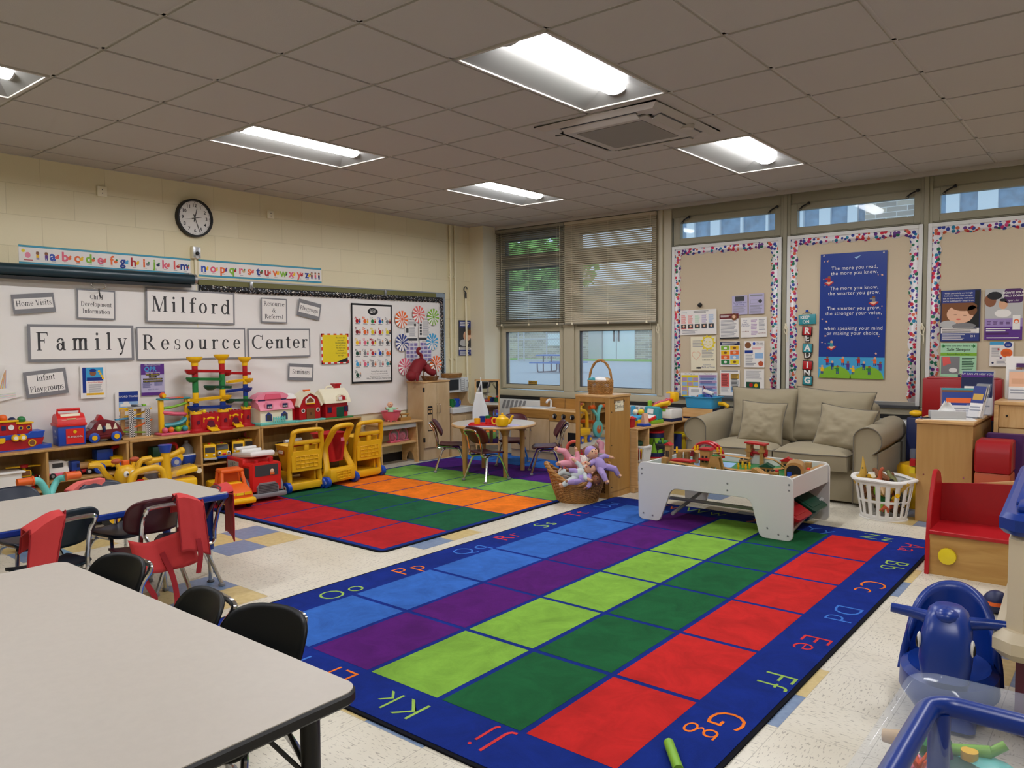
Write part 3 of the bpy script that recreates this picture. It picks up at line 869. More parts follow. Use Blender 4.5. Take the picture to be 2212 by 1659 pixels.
b.bx(WX, WX+.03, YB1, YB1+.03, ZB0, ZB1+.06, 'alu'); b.bx(WX, WX+.03, YB0, YB1+.03, ZB1+.045, ZB1+.06, 'alu'); b.bx(WX, WX+.035, YB1-.13, YB1+.03, ZB1-.0, ZB1+.05, 'alu')
b.obj('metal_frame', t, bevel=.002)
b = MB(); b.bx(WX, WX+.034, on_x(425, 600, WX).y, YB1-.13, ZB1-.005, ZB1+.045, 'olive'); b.obj('cork_rail', t, bevel=.003)
for px in (537, 827):
    b = MB(); y = on_x(px, 610, WX).y; b.bx(WX+.034, WX+.05, y-.015, y+.015, ZB1-.02, ZB1+.05, 'alu', bev=.003); b.tube([(WX+.05, y, ZB1+.01), (WX+.07, y, ZB1-.01), (WX+.06, y, ZB1-.03)], .004, 'alu', 6); b.obj('rail_hook', t)
def scallop(length, w, step, amp=.012):
    n = max(2, round(length/step)); pts = [(0, 0), (length, 0)]
    s = length/n
    for i in range(n, 0, -1):
        for k in range(6):
            a = k/6
            pts.append((s*(i-a), -w-amp*sin(pi*a)))
    pts.append((0, -w))
    return pts
y0 = on_x(425, 610, WX).y
b = MB()
b.add([(WX+.032, y0+p[0], ZB1+p[1]) for p in scallop(YB1-y0, .055, .05)], [tuple(range(len(scallop(YB1-y0, .055, .05))))], 'dotborder')
sc_ = scallop(ZB1-ZB0-.05, .05, .05)
b.add([(WX+.033, YB1+p[1], ZB0+p[0]) for p in sc_], [tuple(range(len(sc_)))], 'dotborder')
b.obj('scalloped_border', t, solid=.001)
# rolled projection screen
ya, yb = .6, on_x(422, 607, WX+.09).y
zs = on_x(415, 604, WX+.09).z
t = thing('projection_screen', 'dark teal rolled-up projection screen case above the paper board', 'projection screen', (WX+.09, yb, zs))
L = yb-ya
mat('screencase', '16323c', .35)
b = MB(); b.cyl((0, -L, 0), (0, -.025, 0), .048, 'screencase', 20); b.obj('case', t)
b = MB(); b.cyl((0, -.025, 0), (0, 0, 0), .05, 'alu', 20); b.bx(-.085, .0, -.06, -.03, -.03, .06, 'alu'); b.obj('end_bracket', t)
b = MB(); b.bx(-.01, .02, -L, -.05, -.075, -.05, 'black'); b.bx(-.006, .016, -.1, -.05, -.074, -.051, 'gold'); b.obj('screen_bar', t)
b = MB(); b.tube(spl([(0, -.86+.06*cos(a), -.095+.03*sin(a)) for a in [i*pi/4 for i in range(8)]], 3, True), .003, 'chrome', 6, closed=True); b.tube(spl([(0, -.86, -.12), (.005, -.86, -.15), (.012, -.855, -.19), (0, -.84, -.2)], 4), .005, 'black', 6); b.obj('pull_hook', t)
# ---------------- lettered signs ----------------
def sign(name, label, c, w, h, rot, lines, cap, bx=.012, by=None, track=.0, gap=1.9, lw=None):
    # laminated grey-bordered sign
    W_, H_ = lsize(c[0]-w/2, c[1]-h/2, c[0]+w/2, c[1]+h/2)
    by = by if by is not None else bx
    b = MB(); sheet(b, W_, H_, 'signgrey')
    b.rect(-W_/2+bx, -H_/2+by, W_/2-bx, H_/2-by, 'paper', .0018)
    o = b.obj(name)
    hang(o, 'L', c[0], c[1], rot, .006)
    tag(o, label, 'sign')
    q = MB()
    n = len(lines)
    kx = (lw or .8)*W_/max(serif_w(s, track) for s in lines)
    if not lw: kx = min(kx, cap)
    cap = min(cap, kx*1.25)
    for i, s in enumerate(lines):
        serif(q, s, 0, ((n-1)/2-i)*cap*gap-cap*.42+(.0 if n > 1 else .02*cap), cap, 'ink', track, width=kx)
    o2 = q.obj('lettering', o)
    q = MB(); q.box((0, 0, .0032), (W_+.012, H_+.012, .0006), 'sheetclear'); q.obj('laminate', o)
    return o
sign('lettered_sign', 'large grey-bordered sign reading Milford', (415, 663), 191, 72, -1.0, ['Milford'], .138, .016, track=.26, lw=.88)
sign('lettered_sign', 'large grey-bordered sign reading Family', (180, 741), 228, 78, -.3, ['Family'], .15, .022, track=.38, lw=.86)
sign('lettered_sign', 'large grey-bordered sign reading Resource', (419, 742), 234, 69, -.2, ['Resource'], .135, .014, track=.3, lw=.9)
sign('lettered_sign', 'large grey-bordered sign reading Center', (605, 741), 134, 62, .2, ['Center'], .135, .014, track=.12, lw=.9)
sign('lettered_sign', 'small tilted grey sign reading Home Visits', (73, 655), 92, 42, 5.5, ['Home Visits'], .055, .014, .036, track=.02, lw=.84)
sign('lettered_sign', 'small grey-bordered sign reading Child Development Information', (208, 658), 83, 64, -1.5, ['Child', 'Development', 'Information'], .047, .012, gap=1.6, track=.02)
sign('lettered_sign', 'small square grey-bordered sign reading Resource & Referral', (592, 671), 56, 53, -1, ['Resource', '&', 'Referral'], .045, .012, .012, gap=1.45, track=.02)
sign('lettered_sign', 'small grey sign reading Playgroups, tilted down to the right', (668, 669), 49, 36, -11, ['Playgroups'], .046, .016, .04, lw=.8)
sign('lettered_sign', 'small grey sign reading Seminars beside the marble-run towers', (650, 804), 54, 36, -4, ['Seminars'], .055, .016, .034, lw=.7)
sign('lettered_sign', 'small tilted grey sign reading Infant Playgroups', (100, 827), 92, 56, 5.5, ['Infant', 'Playgroups'], .055, .022, .03, gap=1.8)
# ---------------- flyers on the paper ----------------
def flyer(wall, name, label, c, w, h, rot, draw, cat='flyer', base='paper', group=None, off=.004):
    W_, H_ = (lsize if wall == 'L' else bsize)(c[0]-w/2, c[1]-h/2, c[0]+w/2, c[1]+h/2)
    b = MB(); sheet(b, W_, H_, base)
    draw(b, W_, H_)
    o = b.obj(name, angle=60)
    hang(o, wall, c[0], c[1], rot, off)
    return tag(o, label, cat, group)
Z1, Z2, Z3 = .0016, .0020, .0024
def d_pool(b, w, h):
    b.rect(-w*.42, -h*.34, -w*.28, h*.42, 'deepblue', Z1); b.rect(-w*.28, h*.02, w*.42, h*.42, 'sky', Z1)
    b.disc(.0, h*.25, w*.13, 'dkskin', Z2); b.disc(0, h*.33, w*.14, 'deepblue', Z3, ry=h*.05); b.rect(-w*.25, h*.02, w*.4, h*.12, 'deepblue', Z2)
    for i in range(4): b.disc(w*(.25+.05*i), h*(.3-.07*i), w*.05, 'yellow', Z3)
    b.text('Always Pool Safety!', w*.08, -h*.03, h*.055, 'brightred', Z2, bold=.01)
    greek(b, -w*.18, w*.38, -h*.34, -h*.08, 9, seed=3); b.rect(-w*.28, -h*.41, w*.42, -h*.35, 'yellow', Z1); b.text('Drowning prevention week', w*.06, -h*.38, h*.032, 'ink', Z2)
flyer('L', 'flyer', 'white pool safety flyer with a swimming child and yellow foot band', (201, 824), 54, 72, -.5, d_pool)
def d_qpr(b, w, h):
    b.rect(-w/2, h*.16, w/2, h/2, 'purple', Z1); b.rect(-w/2, -h*.5, w/2, -h*.4, 'purple', Z1)
    b.text('QPR', -w*.1, h*.33, h*.2, 'sky', Z2, bold=.02); b.text('Milford Health Department', 0, h*.465, h*.045, 'white', Z2); b.text('Gatekeeper Training', 0, h*.22, h*.055, 'white', Z2)
    for i, (s, ww) in enumerate((('MAY 3, 2024 at 4:30PM', .6), ('5:30pm', .34), ('AT MILFORD PUBLIC LIBRARY', .84), ('57 NEW HAVEN AVE, MILFORD', .84))):
        b.rect(-w*ww/2, h*(.13-.07*i), w*ww/2, h*(.185-.07*i), 'ink', Z2); b.text(s, 0, h*(.157-.07*i), h*.042, 'lemon', Z3)
    greek(b, -w*.44, -w*.04, -h*.26, -h*.08, 7, 'inkblue', Z2, seed=2); greek(b, w*.06, w*.44, -h*.2, -h*.08, 4, 'inkblue', Z2, seed=4)
    b.text('REGISTER HERE', 0, -h*.31, h*.05, 'inkblue', Z2)
flyer('L', 'flyer', 'purple and lilac QPR training flyer between the Infant sign and marble run', (330, 820), 50, 68, -.5, d_qpr, base='lavender')
def d_van(b, w, h):
    b.rect(-w*.36, h*.32, w*.4, h*.5, 'deepblue', Z1); b.rect(-w*.36, h*.21, w*.4, h*.32, 'ltblue', Z1); b.rect(-w*.3, h*.23, w*.1, h*.28, 'white', Z2); b.prism([(-w*.2, h*.28), (w*.06, h*.28), (0, h*.32), (-w*.16, h*.32)], Z1, Z2, 'white')
    b.rect(-w*.36, h*.14, w*.4, h*.21, 'yellow', Z1); b.text('CALL FOR A RIDE', .02*w, h*.175, h*.035, 'ink', Z2); b.text('MILFORD TRANSIT', .0, h*.41, h*.05, 'white', Z2)
    greek(b, -w*.36, w*.4, -h*.45, h*.08, 14, seed=6, rag=.5)
flyer('L', 'flyer', 'white transit flyer with blue van band behind the ramp racer', (277, 905), 55, 118, -1, d_van)
def d_yellow(b, w, h):
    b.rect(-w/2, -h/2, w/2, h/2, 'white', Z1)
    n = 9
    for i in range(n):
        for s in (-1, 1):
            if i % 2 == 0:
                b.rect(-w/2+w*i/n, s*h/2, -w/2+w*(i+1)/n, s*(h/2-h*.045), 'brightred', Z2); b.rect(s*w/2, -h/2+h*i/n, s*(w/2-w*.045), -h/2+h*(i+1)/n, 'brightred', Z2)
    b.rect(-w*.455, -h*.455, w*.455, h*.455, 'lemon', Z2)
    for i, s in enumerate(('The more that', 'you read,', 'the more things', 'you will know.', 'The more that', 'you learn,', 'the more places', "you'll go.")):
        b.text(s, w*.2, h*(.36-.085*i), h*.068, 'dkgreen' if i < 4 else 'ink', Z3, bold=.008)
    b.prism([(w*.02, -h*.455), (w*.455, -h*.455), (w*.455, -h*.3)], Z2, Z3, 'ink')
flyer('L', 'poster', 'yellow reading quote poster with a red and white striped edge', (724, 753), 59, 65, 0, d_yellow, 'poster')
def d_spot(b, w, h):
    e = w*.035
    for x0, y0, x1, y1 in ((-w/2, -h/2, w/2, -h/2+e), (-w/2, h/2-e, w/2, h/2), (-w/2, -h/2, -w/2+e, h/2), (w/2-e, -h/2, w/2, h/2)): b.rect(x0, y0, x1, y1, 'black', Z1)
    b.disc(w*.02, h*.405, w*.125, 'black', Z1, ry=h*.045, n=24); b.text('A LITTLE', w*.02, h*.423, h*.022, 'white', Z2, bold=.02); b.text('SPOT', w*.02, h*.395, h*.036, 'white', Z2, bold=.03)
    cs = ['red', 'orange', 'green', 'blue', 'grey', 'crimson', 'orange', 'lemon', 'red', 'lemon', 'yellow', 'hotpink', 'red', 'grey', 'dkgrey', 'dkgreen', 'grey', 'red', 'blue', 'orange', 'sky', 'hotpink', 'grey', 'ltgrey', 'teal', 'dkgreen']
    for i in range(26):
        r, c = divmod(i, 5); x, y = -w*.36+c*w*.185, h*.28-r*h*.135
        b.text('ABCDEFGHIJKLMNOPQRSTUVWXYZ'[i]+'abcdefghijklmnopqrstuvwxyz'[i], x-w*.03, y+h*.04, h*.042, cs[i], Z2, bold=.02)
        b.disc(x-w*.0, y, w*.038, cs[i], Z2, n=12); b.disc(x+w*.065, y+h*.02, w*.02, 'skin' if i % 3 else 'dkskin', Z2, n=10); b.rect(x+w*.045, y-h*.02, x+w*.085, y+h*.008, cs[(i*7+3) % 26], Z2)
        b.rect(x-w*.04, y-h*.038, x+w*.06, y-h*.032, 'ink', Z2)
    for i, (s, k) in enumerate((('Feeling Spots are in us all.', .026), ('They may be big or they may be small.', .018), ('Some may come and go and some may stay.', .018), ('What SPOT are you Feeling today?', .03))):
        b.text(s, w*.17, -h*(.355+.03*i), h*k, 'ink', Z2)
flyer('L', 'poster', 'tall black-framed alphabet poster of coloured spots headed A Little Spot', (804, 742), 88, 170, -.6, d_spot, 'poster')
def d_list(b, w, h):
    b.text('Q. COMMUNITIES', 0, h*.44, h*.075, 'ink', Z2, bold=.01); greek(b, -w*.42, w*.42, h*.18, h*.38, 7, seed=9); b.rect(-w*.42, -h*.14, -w*.22, h*.06, 'dkgrey', Z1); greek(b, -w*.15, w*.42, -h*.3, h*.12, 12, seed=5); b.rect(-w/2, -h*.5, w/2, -h*.37, 'dkgrey', Z1)
    b.rect(w*.25, h*.15, w*.4, h*.26, 'black', Z2)
def d_list2(b, w, h):
    b.text('C. COMMUNITIES', 0, h*.44, h*.075, 'ink', Z2, bold=.01)
    for i in range(5): b.rect(-w*.42, h*(.26-.13*i), -w*.26, h*(.36-.13*i), 'dkgrey', Z1)
    greek(b, -w*.18, w*.42, -h*.32, h*.38, 16, seed=5); b.rect(-w/2, -h*.5, w/2, -h*.37, 'dkgrey', Z1)
def d_cal(b, w, h):
    b.text('Milford Playgroups', 0, h*.45, h*.06, 'ink', Z2)
    for i in range(5):
        for j in range(3): b.rect(-w*.44+j*w*.3, h*(.26-.165*i), -w*.17+j*w*.3, h*(.4-.165*i), 'lavender' if (i+j) % 2 else 'lilac', Z1); greek(b, -w*.42+j*w*.3, -w*.2+j*w*.3, h*(.28-.165*i), h*(.38-.165*i), 4, 'inkblue', Z2, seed=i*3+j)
flyer('L', 'flyer', 'upper left of four stapled sheets ringed by paper pinwheels', (888, 712), 26, 50, 0, d_list)
flyer('L', 'flyer', 'upper right of four stapled sheets ringed by paper pinwheels', (918, 711), 27, 49, 0, d_list2)
flyer('L', 'flyer', 'lower left lavender sheet under the pinwheels, beside the tall cabinet', (890, 761), 28, 50, 0, d_cal, off=.006)
flyer('L', 'flyer', 'lower right lavender sheet under the pinwheels, above the wicker basket', (920, 760), 27, 50, 0, d_cal, off=.006)
for i, (px, py, c) in enumerate(((867, 690, 'orange'), (904, 679, 'coral'), (935, 685, 'lime'), (868, 740, 'inkblue'), (933, 738, 'sky'), (874, 792, 'hotpink'), (941, 786, 'orange'))):
    b = MB(); r = .105; mat('pinwheel_'+str(i), 'ffffff', .6)
    for k in range(24):
        a0, a1 = 2*pi*k/24, 2*pi*(k+1)/24
        b.add([(.012*cos(a0), .012*sin(a0), .012), (.012*cos(a1), .012*sin(a1), .012), (r*cos(a1), r*sin(a1), .002+.008*((k+1) % 2)), (r*cos(a0), r*sin(a0), .002+.008*(k % 2))], [(0, 1, 2, 3)], c if k % 2 else 'paper')
    b.disc(0, 0, .016, c, .0135)
    o = b.obj('paper_pinwheel'); b = None
    hang(o, 'L', px, py, 0, .004)
    tag(o, {0: 'orange paper pinwheel at the upper left of the sheets', 1: 'red paper pinwheel at the top of the board', 2: 'lime green paper pinwheel at the upper right', 3: 'dark blue paper pinwheel left of the sheets', 4: 'light blue paper pinwheel right of the sheets', 5: 'pink paper pinwheel just above the tall wooden cabinet', 6: 'orange paper pinwheel behind the basket handle'}[i], 'paper pinwheel', 'folded paper pinwheels')
# child's drawing at the left edge
W_, H_ = lsize(-60, 790, 55, 874)
b = MB(); sheet(b, W_, H_, 'sheetclear')
b.prism([(-W_*.4, -H_*.3), (-W_*.05, -H_*.1), (W_*.18, H_*.48), (W_*.2, H_*.1), (W_*.12, -H_*.1), (W_*.45, -H_*.35), (0, -H_*.42)], .0014, .002, 'paper')
for i in range(9): b.add([(W_*(.0+.015*i), -H_*.1, Z3), (W_*(.01+.015*i), -H_*.1, Z3), (W_*(.13+.006*i), H_*(.3+.01*i), Z3), (W_*(.125+.006*i), H_*(.3+.01*i), Z3)], [(0, 1, 2, 3)], ('lemon', 'orange', 'ltblue')[i % 3])
for i in range(6): b.rect(-W_*.3, -H_*(.35-.02*i), W_*.3, -H_*(.345-.02*i), ('pink', 'ltblue', 'lime')[i % 3], Z3)
o = b.obj('child_drawing'); hang(o, 'L', -3, 832, 4, .004); tag(o, 'crayon drawing in clear plastic at the left edge of the paper board', 'drawing')
# ---------------- clock ----------------
p = on_x(417, 472, WX)
t = thing('wall_clock', 'round black-rimmed wall clock with white face high on block wall', 'clock', p)
t.matrix_world = MX.Translation(p) @ BL
R_ = lsize(379, 431, 455, 513, WX)[1]/2
b = MB(); b.lathe([(R_, 0), (R_, .035), (R_*.985, .05), (R_*.9, .05), (R_*.88, .03), (R_*.85, .028)], 'black', n=48); b.obj('rim', t)
b = MB(); b.disc(0, 0, R_*.9, 'white', .03, 48)
for i in range(12):
    a = pi/2-2*pi*(i+1)/12; b.text(str(i+1), R_*.66*cos(a), R_*.66*sin(a), R_*.25, 'ink', .031, bold=.02)
for i in range(60):
    a = 2*pi*i/60; r0, r1, w_ = R_*(.8 if i % 5 == 0 else .82), R_*.85, R_*(.012 if i % 5 == 0 else .006)
    b.add([(r0*cos(a)+w_*sin(a), r0*sin(a)-w_*cos(a), .031), (r1*cos(a)+w_*sin(a), r1*sin(a)-w_*cos(a), .031), (r1*cos(a)-w_*sin(a), r1*sin(a)+w_*cos(a), .031), (r0*cos(a)-w_*sin(a), r0*sin(a)+w_*cos(a), .031)], [(0, 1, 2, 3)], 'ink')
b.obj('face', t)
def hand(name, deg, l, w_, z, m='ink', tail=.2):
    q = MB(); q.at(rz=rad(90-deg)); q.prism([(-R_*tail, -w_), (l, -w_*.6), (l, w_*.6), (-R_*tail, w_)], z, z+.001, m); q.obj(name, t)
hand('hour_hand', 15, R_*.52, R_*.025, .033); hand('minute_hand', 160, R_*.8, R_*.02, .036); hand('second_hand', 258, R_*.7, R_*.007, .039)
hand('alarm_hand', 78, R_*.36, R_*.02, .041)
# small wall boxes
def plate(label, px, py, w, h, d=.02, holes=2, name='cover_plate', cat='cover plate'):
    p = on_x(px, py, WX); W_, H_ = lsize(px-w/2, py-h/2, px+w/2, py+h/2, WX)
    b = MB(); b.box((0, 0, d/2), (W_, H_, d), 'cream', bev=.004)
    for i in range(holes): b.disc(0, (i-.5)*H_*.35, .005, 'dkgrey', d+.0006, 8)
    o = b.obj(name); o.matrix_world = MX.Translation(p) @ BL; return tag(o, label, cat)
plate('cream blank wall plate upper left of the clock', 219, 414, 21, 22)
plate('small cream wall plate right of the clock', 583, 464, 14, 17)
plate('narrow cream painted plate on the block beside the hooked pole', 1020, 631, 7, 18, .006, 0)
p = on_x(420, 546, WX)
t = thing('power_outlet', 'metal surface outlet box with a black plug just below the clock', 'outlet', p); t.matrix_world = MX.Translation(p) @ BL
W_, H_ = lsize(411, 533, 429, 559, WX)
b = MB(); b.box((0, 0, .022), (W_, H_, .044), 'cream', bev=.004); b.obj('box', t)
b = MB(); b.box((0, 0, .046), (W_*.86, H_*.9, .004), 'alu', bev=.002); b.obj('steel_plate', t)
b = MB(); b.lathe([(.016, .048), (.018, .055), (.012, .07)], 'black', (0, -.01, 0), 14); b.lathe([(.012, .048), (.012, .05)], 'ltgrey', (0, .03, 0), 12); b.lathe([(.014, .048), (.014, .05)], 'ltgrey', (0, -.045, 0), 12); b.obj('plug', t)
b = MB(); b.cyl((0, -H_/2, .012), (0, -H_/2-.95, .012), .011, 'cream', 8); o = b.obj('conduit', t)
# ---------------- alphabet strips ----------------
def strip(label, x0, y0a, y0b, x1, y1a, y1b, letters, k0, lead):
    P0, P1, P2, P3 = on_x(x0, y0b, WX), on_x(x1, y1b, WX), on_x(x1, y1a, WX), on_x(x0, y0a, WX)
    w, h = P1.y-P0.y, ((P3.z-P0.z)+(P2.z-P1.z))/2
    b = MB(); b.box((0, 0, .001), (w, h, .0015), 'paper')
    for s in (-1, 1): b.rect(-w/2, s*h*.5, w/2, s*h*.39, 'teal', .002); b.rect(-w/2, s*h*.46, w/2, s*h*.43, 'sky', .0024)
    cols = ['blue', 'hotpink', 'orange', 'lime', 'hotpink', 'orange', 'deepblue', 'red', 'orange', 'lime', 'hotpink', 'coral', 'deepblue']
    n = len(letters); m0 = w*lead
    rnd = random.Random(n+k0)
    def kid(x, c):
        b.disc(x, h*.1, h*.085, rnd.choice(['skin', 'dkskin', 'peach']), .0024, 10); b.disc(x, h*.16, h*.08, 'brown', .0026, 8, ry=h*.04); b.rect(x-h*.07, -h*.14, x+h*.07, h*.03, c, .0024); b.rect(x-h*.06, -h*.24, x-h*.01, -h*.14, 'deepblue', .0024); b.rect(x+h*.02, -h*.24, x+h*.07, -h*.14, 'deepblue', .0024)
    if k0 == 0:
        b.disc(-w*.477, h*.2, h*.09, 'lemon', .0024, 12); b.disc(-w*.455, -h*.02, h*.14, 'pink', .0022, 10, ry=h*.16); kid(-w*.405, 'yellow'); kid(-w*.36, 'purple'); b.rect(-w*.475, -h*.3, -w*.43, -h*.26, 'red', .0024)
    for i, ch in enumerate(letters):
        x = -w/2+m0+(w-m0-(w*.09 if k0 else 0))*(i+.35)/n
        b.text(ch, x, .0, h*.7, cols[(i+k0) % 13], .0026, bold=.03)
        c = rnd.choice(['red', 'sky', 'orange', 'yellow', 'grey', 'green', 'navy', 'tan', 'brown', 'purple', 'coral'])
        kx = x+(w/n)*.3
        b.disc(kx, -h*.04, h*.11, c, .0024, 10, ry=h*.09); b.disc(kx+h*.06, h*.06, h*.06, rnd.choice(['green', 'skin', c]), .0025, 8)
        b.rect(x-h*.06, -h*.3, x+h*.16, -h*.275, 'inkgrey', .0024)
    if k0:
        for i in range(3): kid(w*(.41+.033*i), ('maroon', 'hotpink', 'navy')[i])
    o = b.obj('alphabet_strip'); c = (P0+P1+P2+P3)/4
    o.matrix_world = MX.Translation((WX+.001, c.y, c.z)) @ BL @ MX.Rotation(math.atan2((P1.z-P0.z), w), 4, 'Z')
    tag(o, label, 'alphabet banner', 'alphabet wall strips')
strip('alphabet picture strip a to m with blue edges, left of the outlet box', 40, 528, 569, 411, 559, 594, 'abcdefghijklm', 0, .15)
strip('alphabet picture strip n to z with blue edges, right of the outlet box', 429, 560, 597, 694, 580, 612, 'nopqrstuvwxyz', 13, .01)
# ---------------- pipes, pole, poster at the corner ----------------
for px, r, lab in ((973, .016, 'left of two cream painted conduit pipes up the corner wall'), (983, .013, 'right of two cream painted conduit pipes up the corner wall')):
    y = on_x(px, 600, WX+.02).y
    b = MB(); b.cyl((WX+.02, y, .02), (WX+.02, y, CZ-.01), r, 'wallpaint', 10)
    for z in (1.2, 2.25): b.box((WX+.012, y, z), (.02, r*4, .02), 'wallpaint')
    tag(b.obj('conduit_pipe'), lab, 'pipe')
y = on_x(1009, 700, WX+.05).y; zt = on_x(1009, 640, WX+.05).z
t = thing('window_pole', 'tall cream wooden window pole with a metal hook at its top', 'pole', (WX+.03, y, 0))
b = MB(); b.cyl((.03, 0, .02), (0, 0, zt), .013, 'cream', 10); b.obj('shaft', t)
b = MB(); b.cyl((0, 0, zt-.03), (0, 0, zt+.05), .014, 'dkgrey', 8); b.tube([(0, .0+.03*cos(a), zt+.09+.035*sin(a)) for a in [i*pi/6 for i in range(10)]], .007, 'dkgrey', 6); b.obj('hook', t)
def d_baby(b, w, h):
    b.rect(-w*.46, h*.3, w*.3, h*.48, 'inkblue', Z2); b.rect(-w/2, -h*.26, w/2, h*.5, 'dkgrey', Z1)
    for i in range(3): b.rect(-w*.42, h*(.43-.045*i), w*(.22-.05*i), h*(.45-.045*i), 'white', Z3)
    b.disc(w*.06, h*.06, w*.26, 'peach', Z2, ry=h*.15, n=20); b.disc(w*.2, h*.16, w*.22, 'brown', Z3, ry=h*.08, n=16); b.disc(-w*.15, -h*.14, w*.3, 'ltgrey', Z3, ry=h*.1, n=16)
    b.rect(-w/2, -h*.34, w/2, -h*.26, 'paper', Z3); greek(b, -w*.45, w*.45, -h*.335, -h*.27, 3, 'ink', .0027); b.rect(-w/2, -h*.5, w/2, -h*.34, 'inkblue', Z3); greek(b, -w*.44, w*.2, -h*.48, -h*.37, 4, 'white', .0027); b.text('211', w*.34, -h*.42, h*.07, 'white', .0027)
flyer('L', 'poster', 'dark sleeping-baby poster behind the hooked pole in the corner', (1007, 730), 32, 76, -.5, d_baby, 'poster', base='navy', off=-.02)
# ---------------- tack boards on the window wall ----------------
def tackboard(label, x0, x1, z0, z1, right=True):
    t = thing('bulletin_board', label, 'bulletin board', ((x0+x1)/2, WY, z0), group='tan boards with handprint borders')
    w = (x1-x0)/2; h = z1-z0
    b = MB(); b.bx(-w, w, -.04, -.02, 0, h, 'tack'); b.obj('panel', t)
    b = MB(); f = .035
    b.bx(-w, -w+f, -.05, -.018, 0, h, 'whitelam'); b.bx(w-f, w, -.05, -.018, 0, h, 'whitelam'); b.bx(-w+f, w-f, -.05, -.018, h-f, h, 'whitelam'); b.bx(-w+f, w-f, -.05, -.018, 0, f, 'alu'); b.obj('frame', t, bevel=.002)
    b = MB(); W_ = .075
    def band(P): b.add(P, [tuple(range(len(P)))], 'handprints')
    s1 = scallop(2*(w-f), W_-.02, .125, .022); band([(-w+f+p[0], -.043, h-f+p[1]) for p in s1])
    s2 = scallop(h-2*f-.03, W_-.02, .125, .022)
    band([(-w+f-p[1], -.044, .035+p[0]) for p in s2][::-1])
    if right: band([(w-f+p[1], -.0442, .035+p[0]) for p in s2])
    b.obj('scalloped_border', t, solid=.0012)
    b = MB(); b.bx(-w, w, -.07, -.02, -.025, .0, 'dkgrey'); b.obj('tray', t)
zb0, zb1 = .79, 2.46
tackboard('tan board with handprint border behind the left half of the sofa', b1a, b1b, zb0, zb1)
tackboard('tan board with handprint border holding the blue reading banner', b2a, b2b, zb0, zb1)
tackboard('tan board with handprint border at the right edge of the photo', b3a, b3b-.05, zb0, zb1)
# blue banner
def d_banner(b, w, h):
    b.rect(-w/2, -h*.5, w/2, -h*.33, 'sky', Z1)
    for i in range(2):
        c = (-w*.24, w*.24)[i]; b.poly([(c+w*.25*cos(pi*k/12), -h*.5+h*.1*sin(pi*k/12), Z2) for k in range(13)], 'lime')
    L = [('The more you read,', .36), ('the more you know.', .32), ('The more you know,', .2), ('the smarter you grow.', .16), ('The smarter you grow,', .04), ('the stronger your voice,', 0), ('when speaking your mind', -.12), ('or making your choice.', -.16)]
    for s, y in L: b.text(s, w*.02, h*(y+.02), h*.04, 'white', Z3, space=1.12, sx=.95)
    rnd = random.Random(5)
    for i in range(16):
        x, y = rnd.choice((-1, 1))*w*rnd.uniform(.36, .46), h*rnd.uniform(-.3, .47)
        r = rnd.uniform(.006, .014); b.poly([(x+(r if k % 2 else r*.45)*cos(k*pi/5), y+(r if k % 2 else r*.45)*sin(k*pi/5), Z3) for k in range(10)], 'peach')
    def reader(x, y, c1, c2):
        b.prism([(x-.045, y-.01), (x, y-.035), (x+.045, y), (x+.04, y+.012), (x, y-.02), (x-.04, y+.005)], Z2, Z3, 'red'); b.prism([(x-.035, y), (x, y-.02), (x+.035, y+.006), (x, y+.015)], Z3, .0028, 'peach'); b.rect(x-.014, y+.005, x+.014, y+.04, c1, .003); b.disc(x, y+.05, .014, c2, .003, 10); b.rect(x-.035, y+.03, x+.0, y+.042, c1, .0031)
    reader(-w*.36, h*.27, 'red', 'dkskin'); reader(w*.32, h*.1, 'grey', 'brown'); reader(-w*.3, -h*.25, 'teal', 'skin')
    b.prism([(w*.02, h*.46), (w*.12, h*.475), (w*.05, h*.445)], Z2, Z3, 'ltblue')
    for i in range(12):
        x, y = -w*.44+w*.08*i, -h*(.43-.035*((i*5) % 3)); c = ('yellow', 'red', 'deepblue', 'green', 'orange', 'purple')[i % 6]
        b.rect(x-.014, y-.02, x+.014, y+.018, c, Z3); b.disc(x, y+.03, .012, ('skin', 'dkskin')[i % 2], Z3, 8); b.rect(x-.012, y-.045, x-.002, y-.02, 'inkblue', Z3); b.rect(x+.002, y-.045, x+.012, y-.02, 'inkblue', Z3); b.rect(x-.03, y+.005, x-.01, y+.015, c, Z3)
    for x in (-w*.45, w*.45): b.disc(x, h*.485, .008, 'chrome', Z3, 10)
flyer('B', 'banner', 'tall blue banner with white verse starting The more you read', (1840, 682), 143, 272, -.4, d_banner, 'banner', base='deepblue')
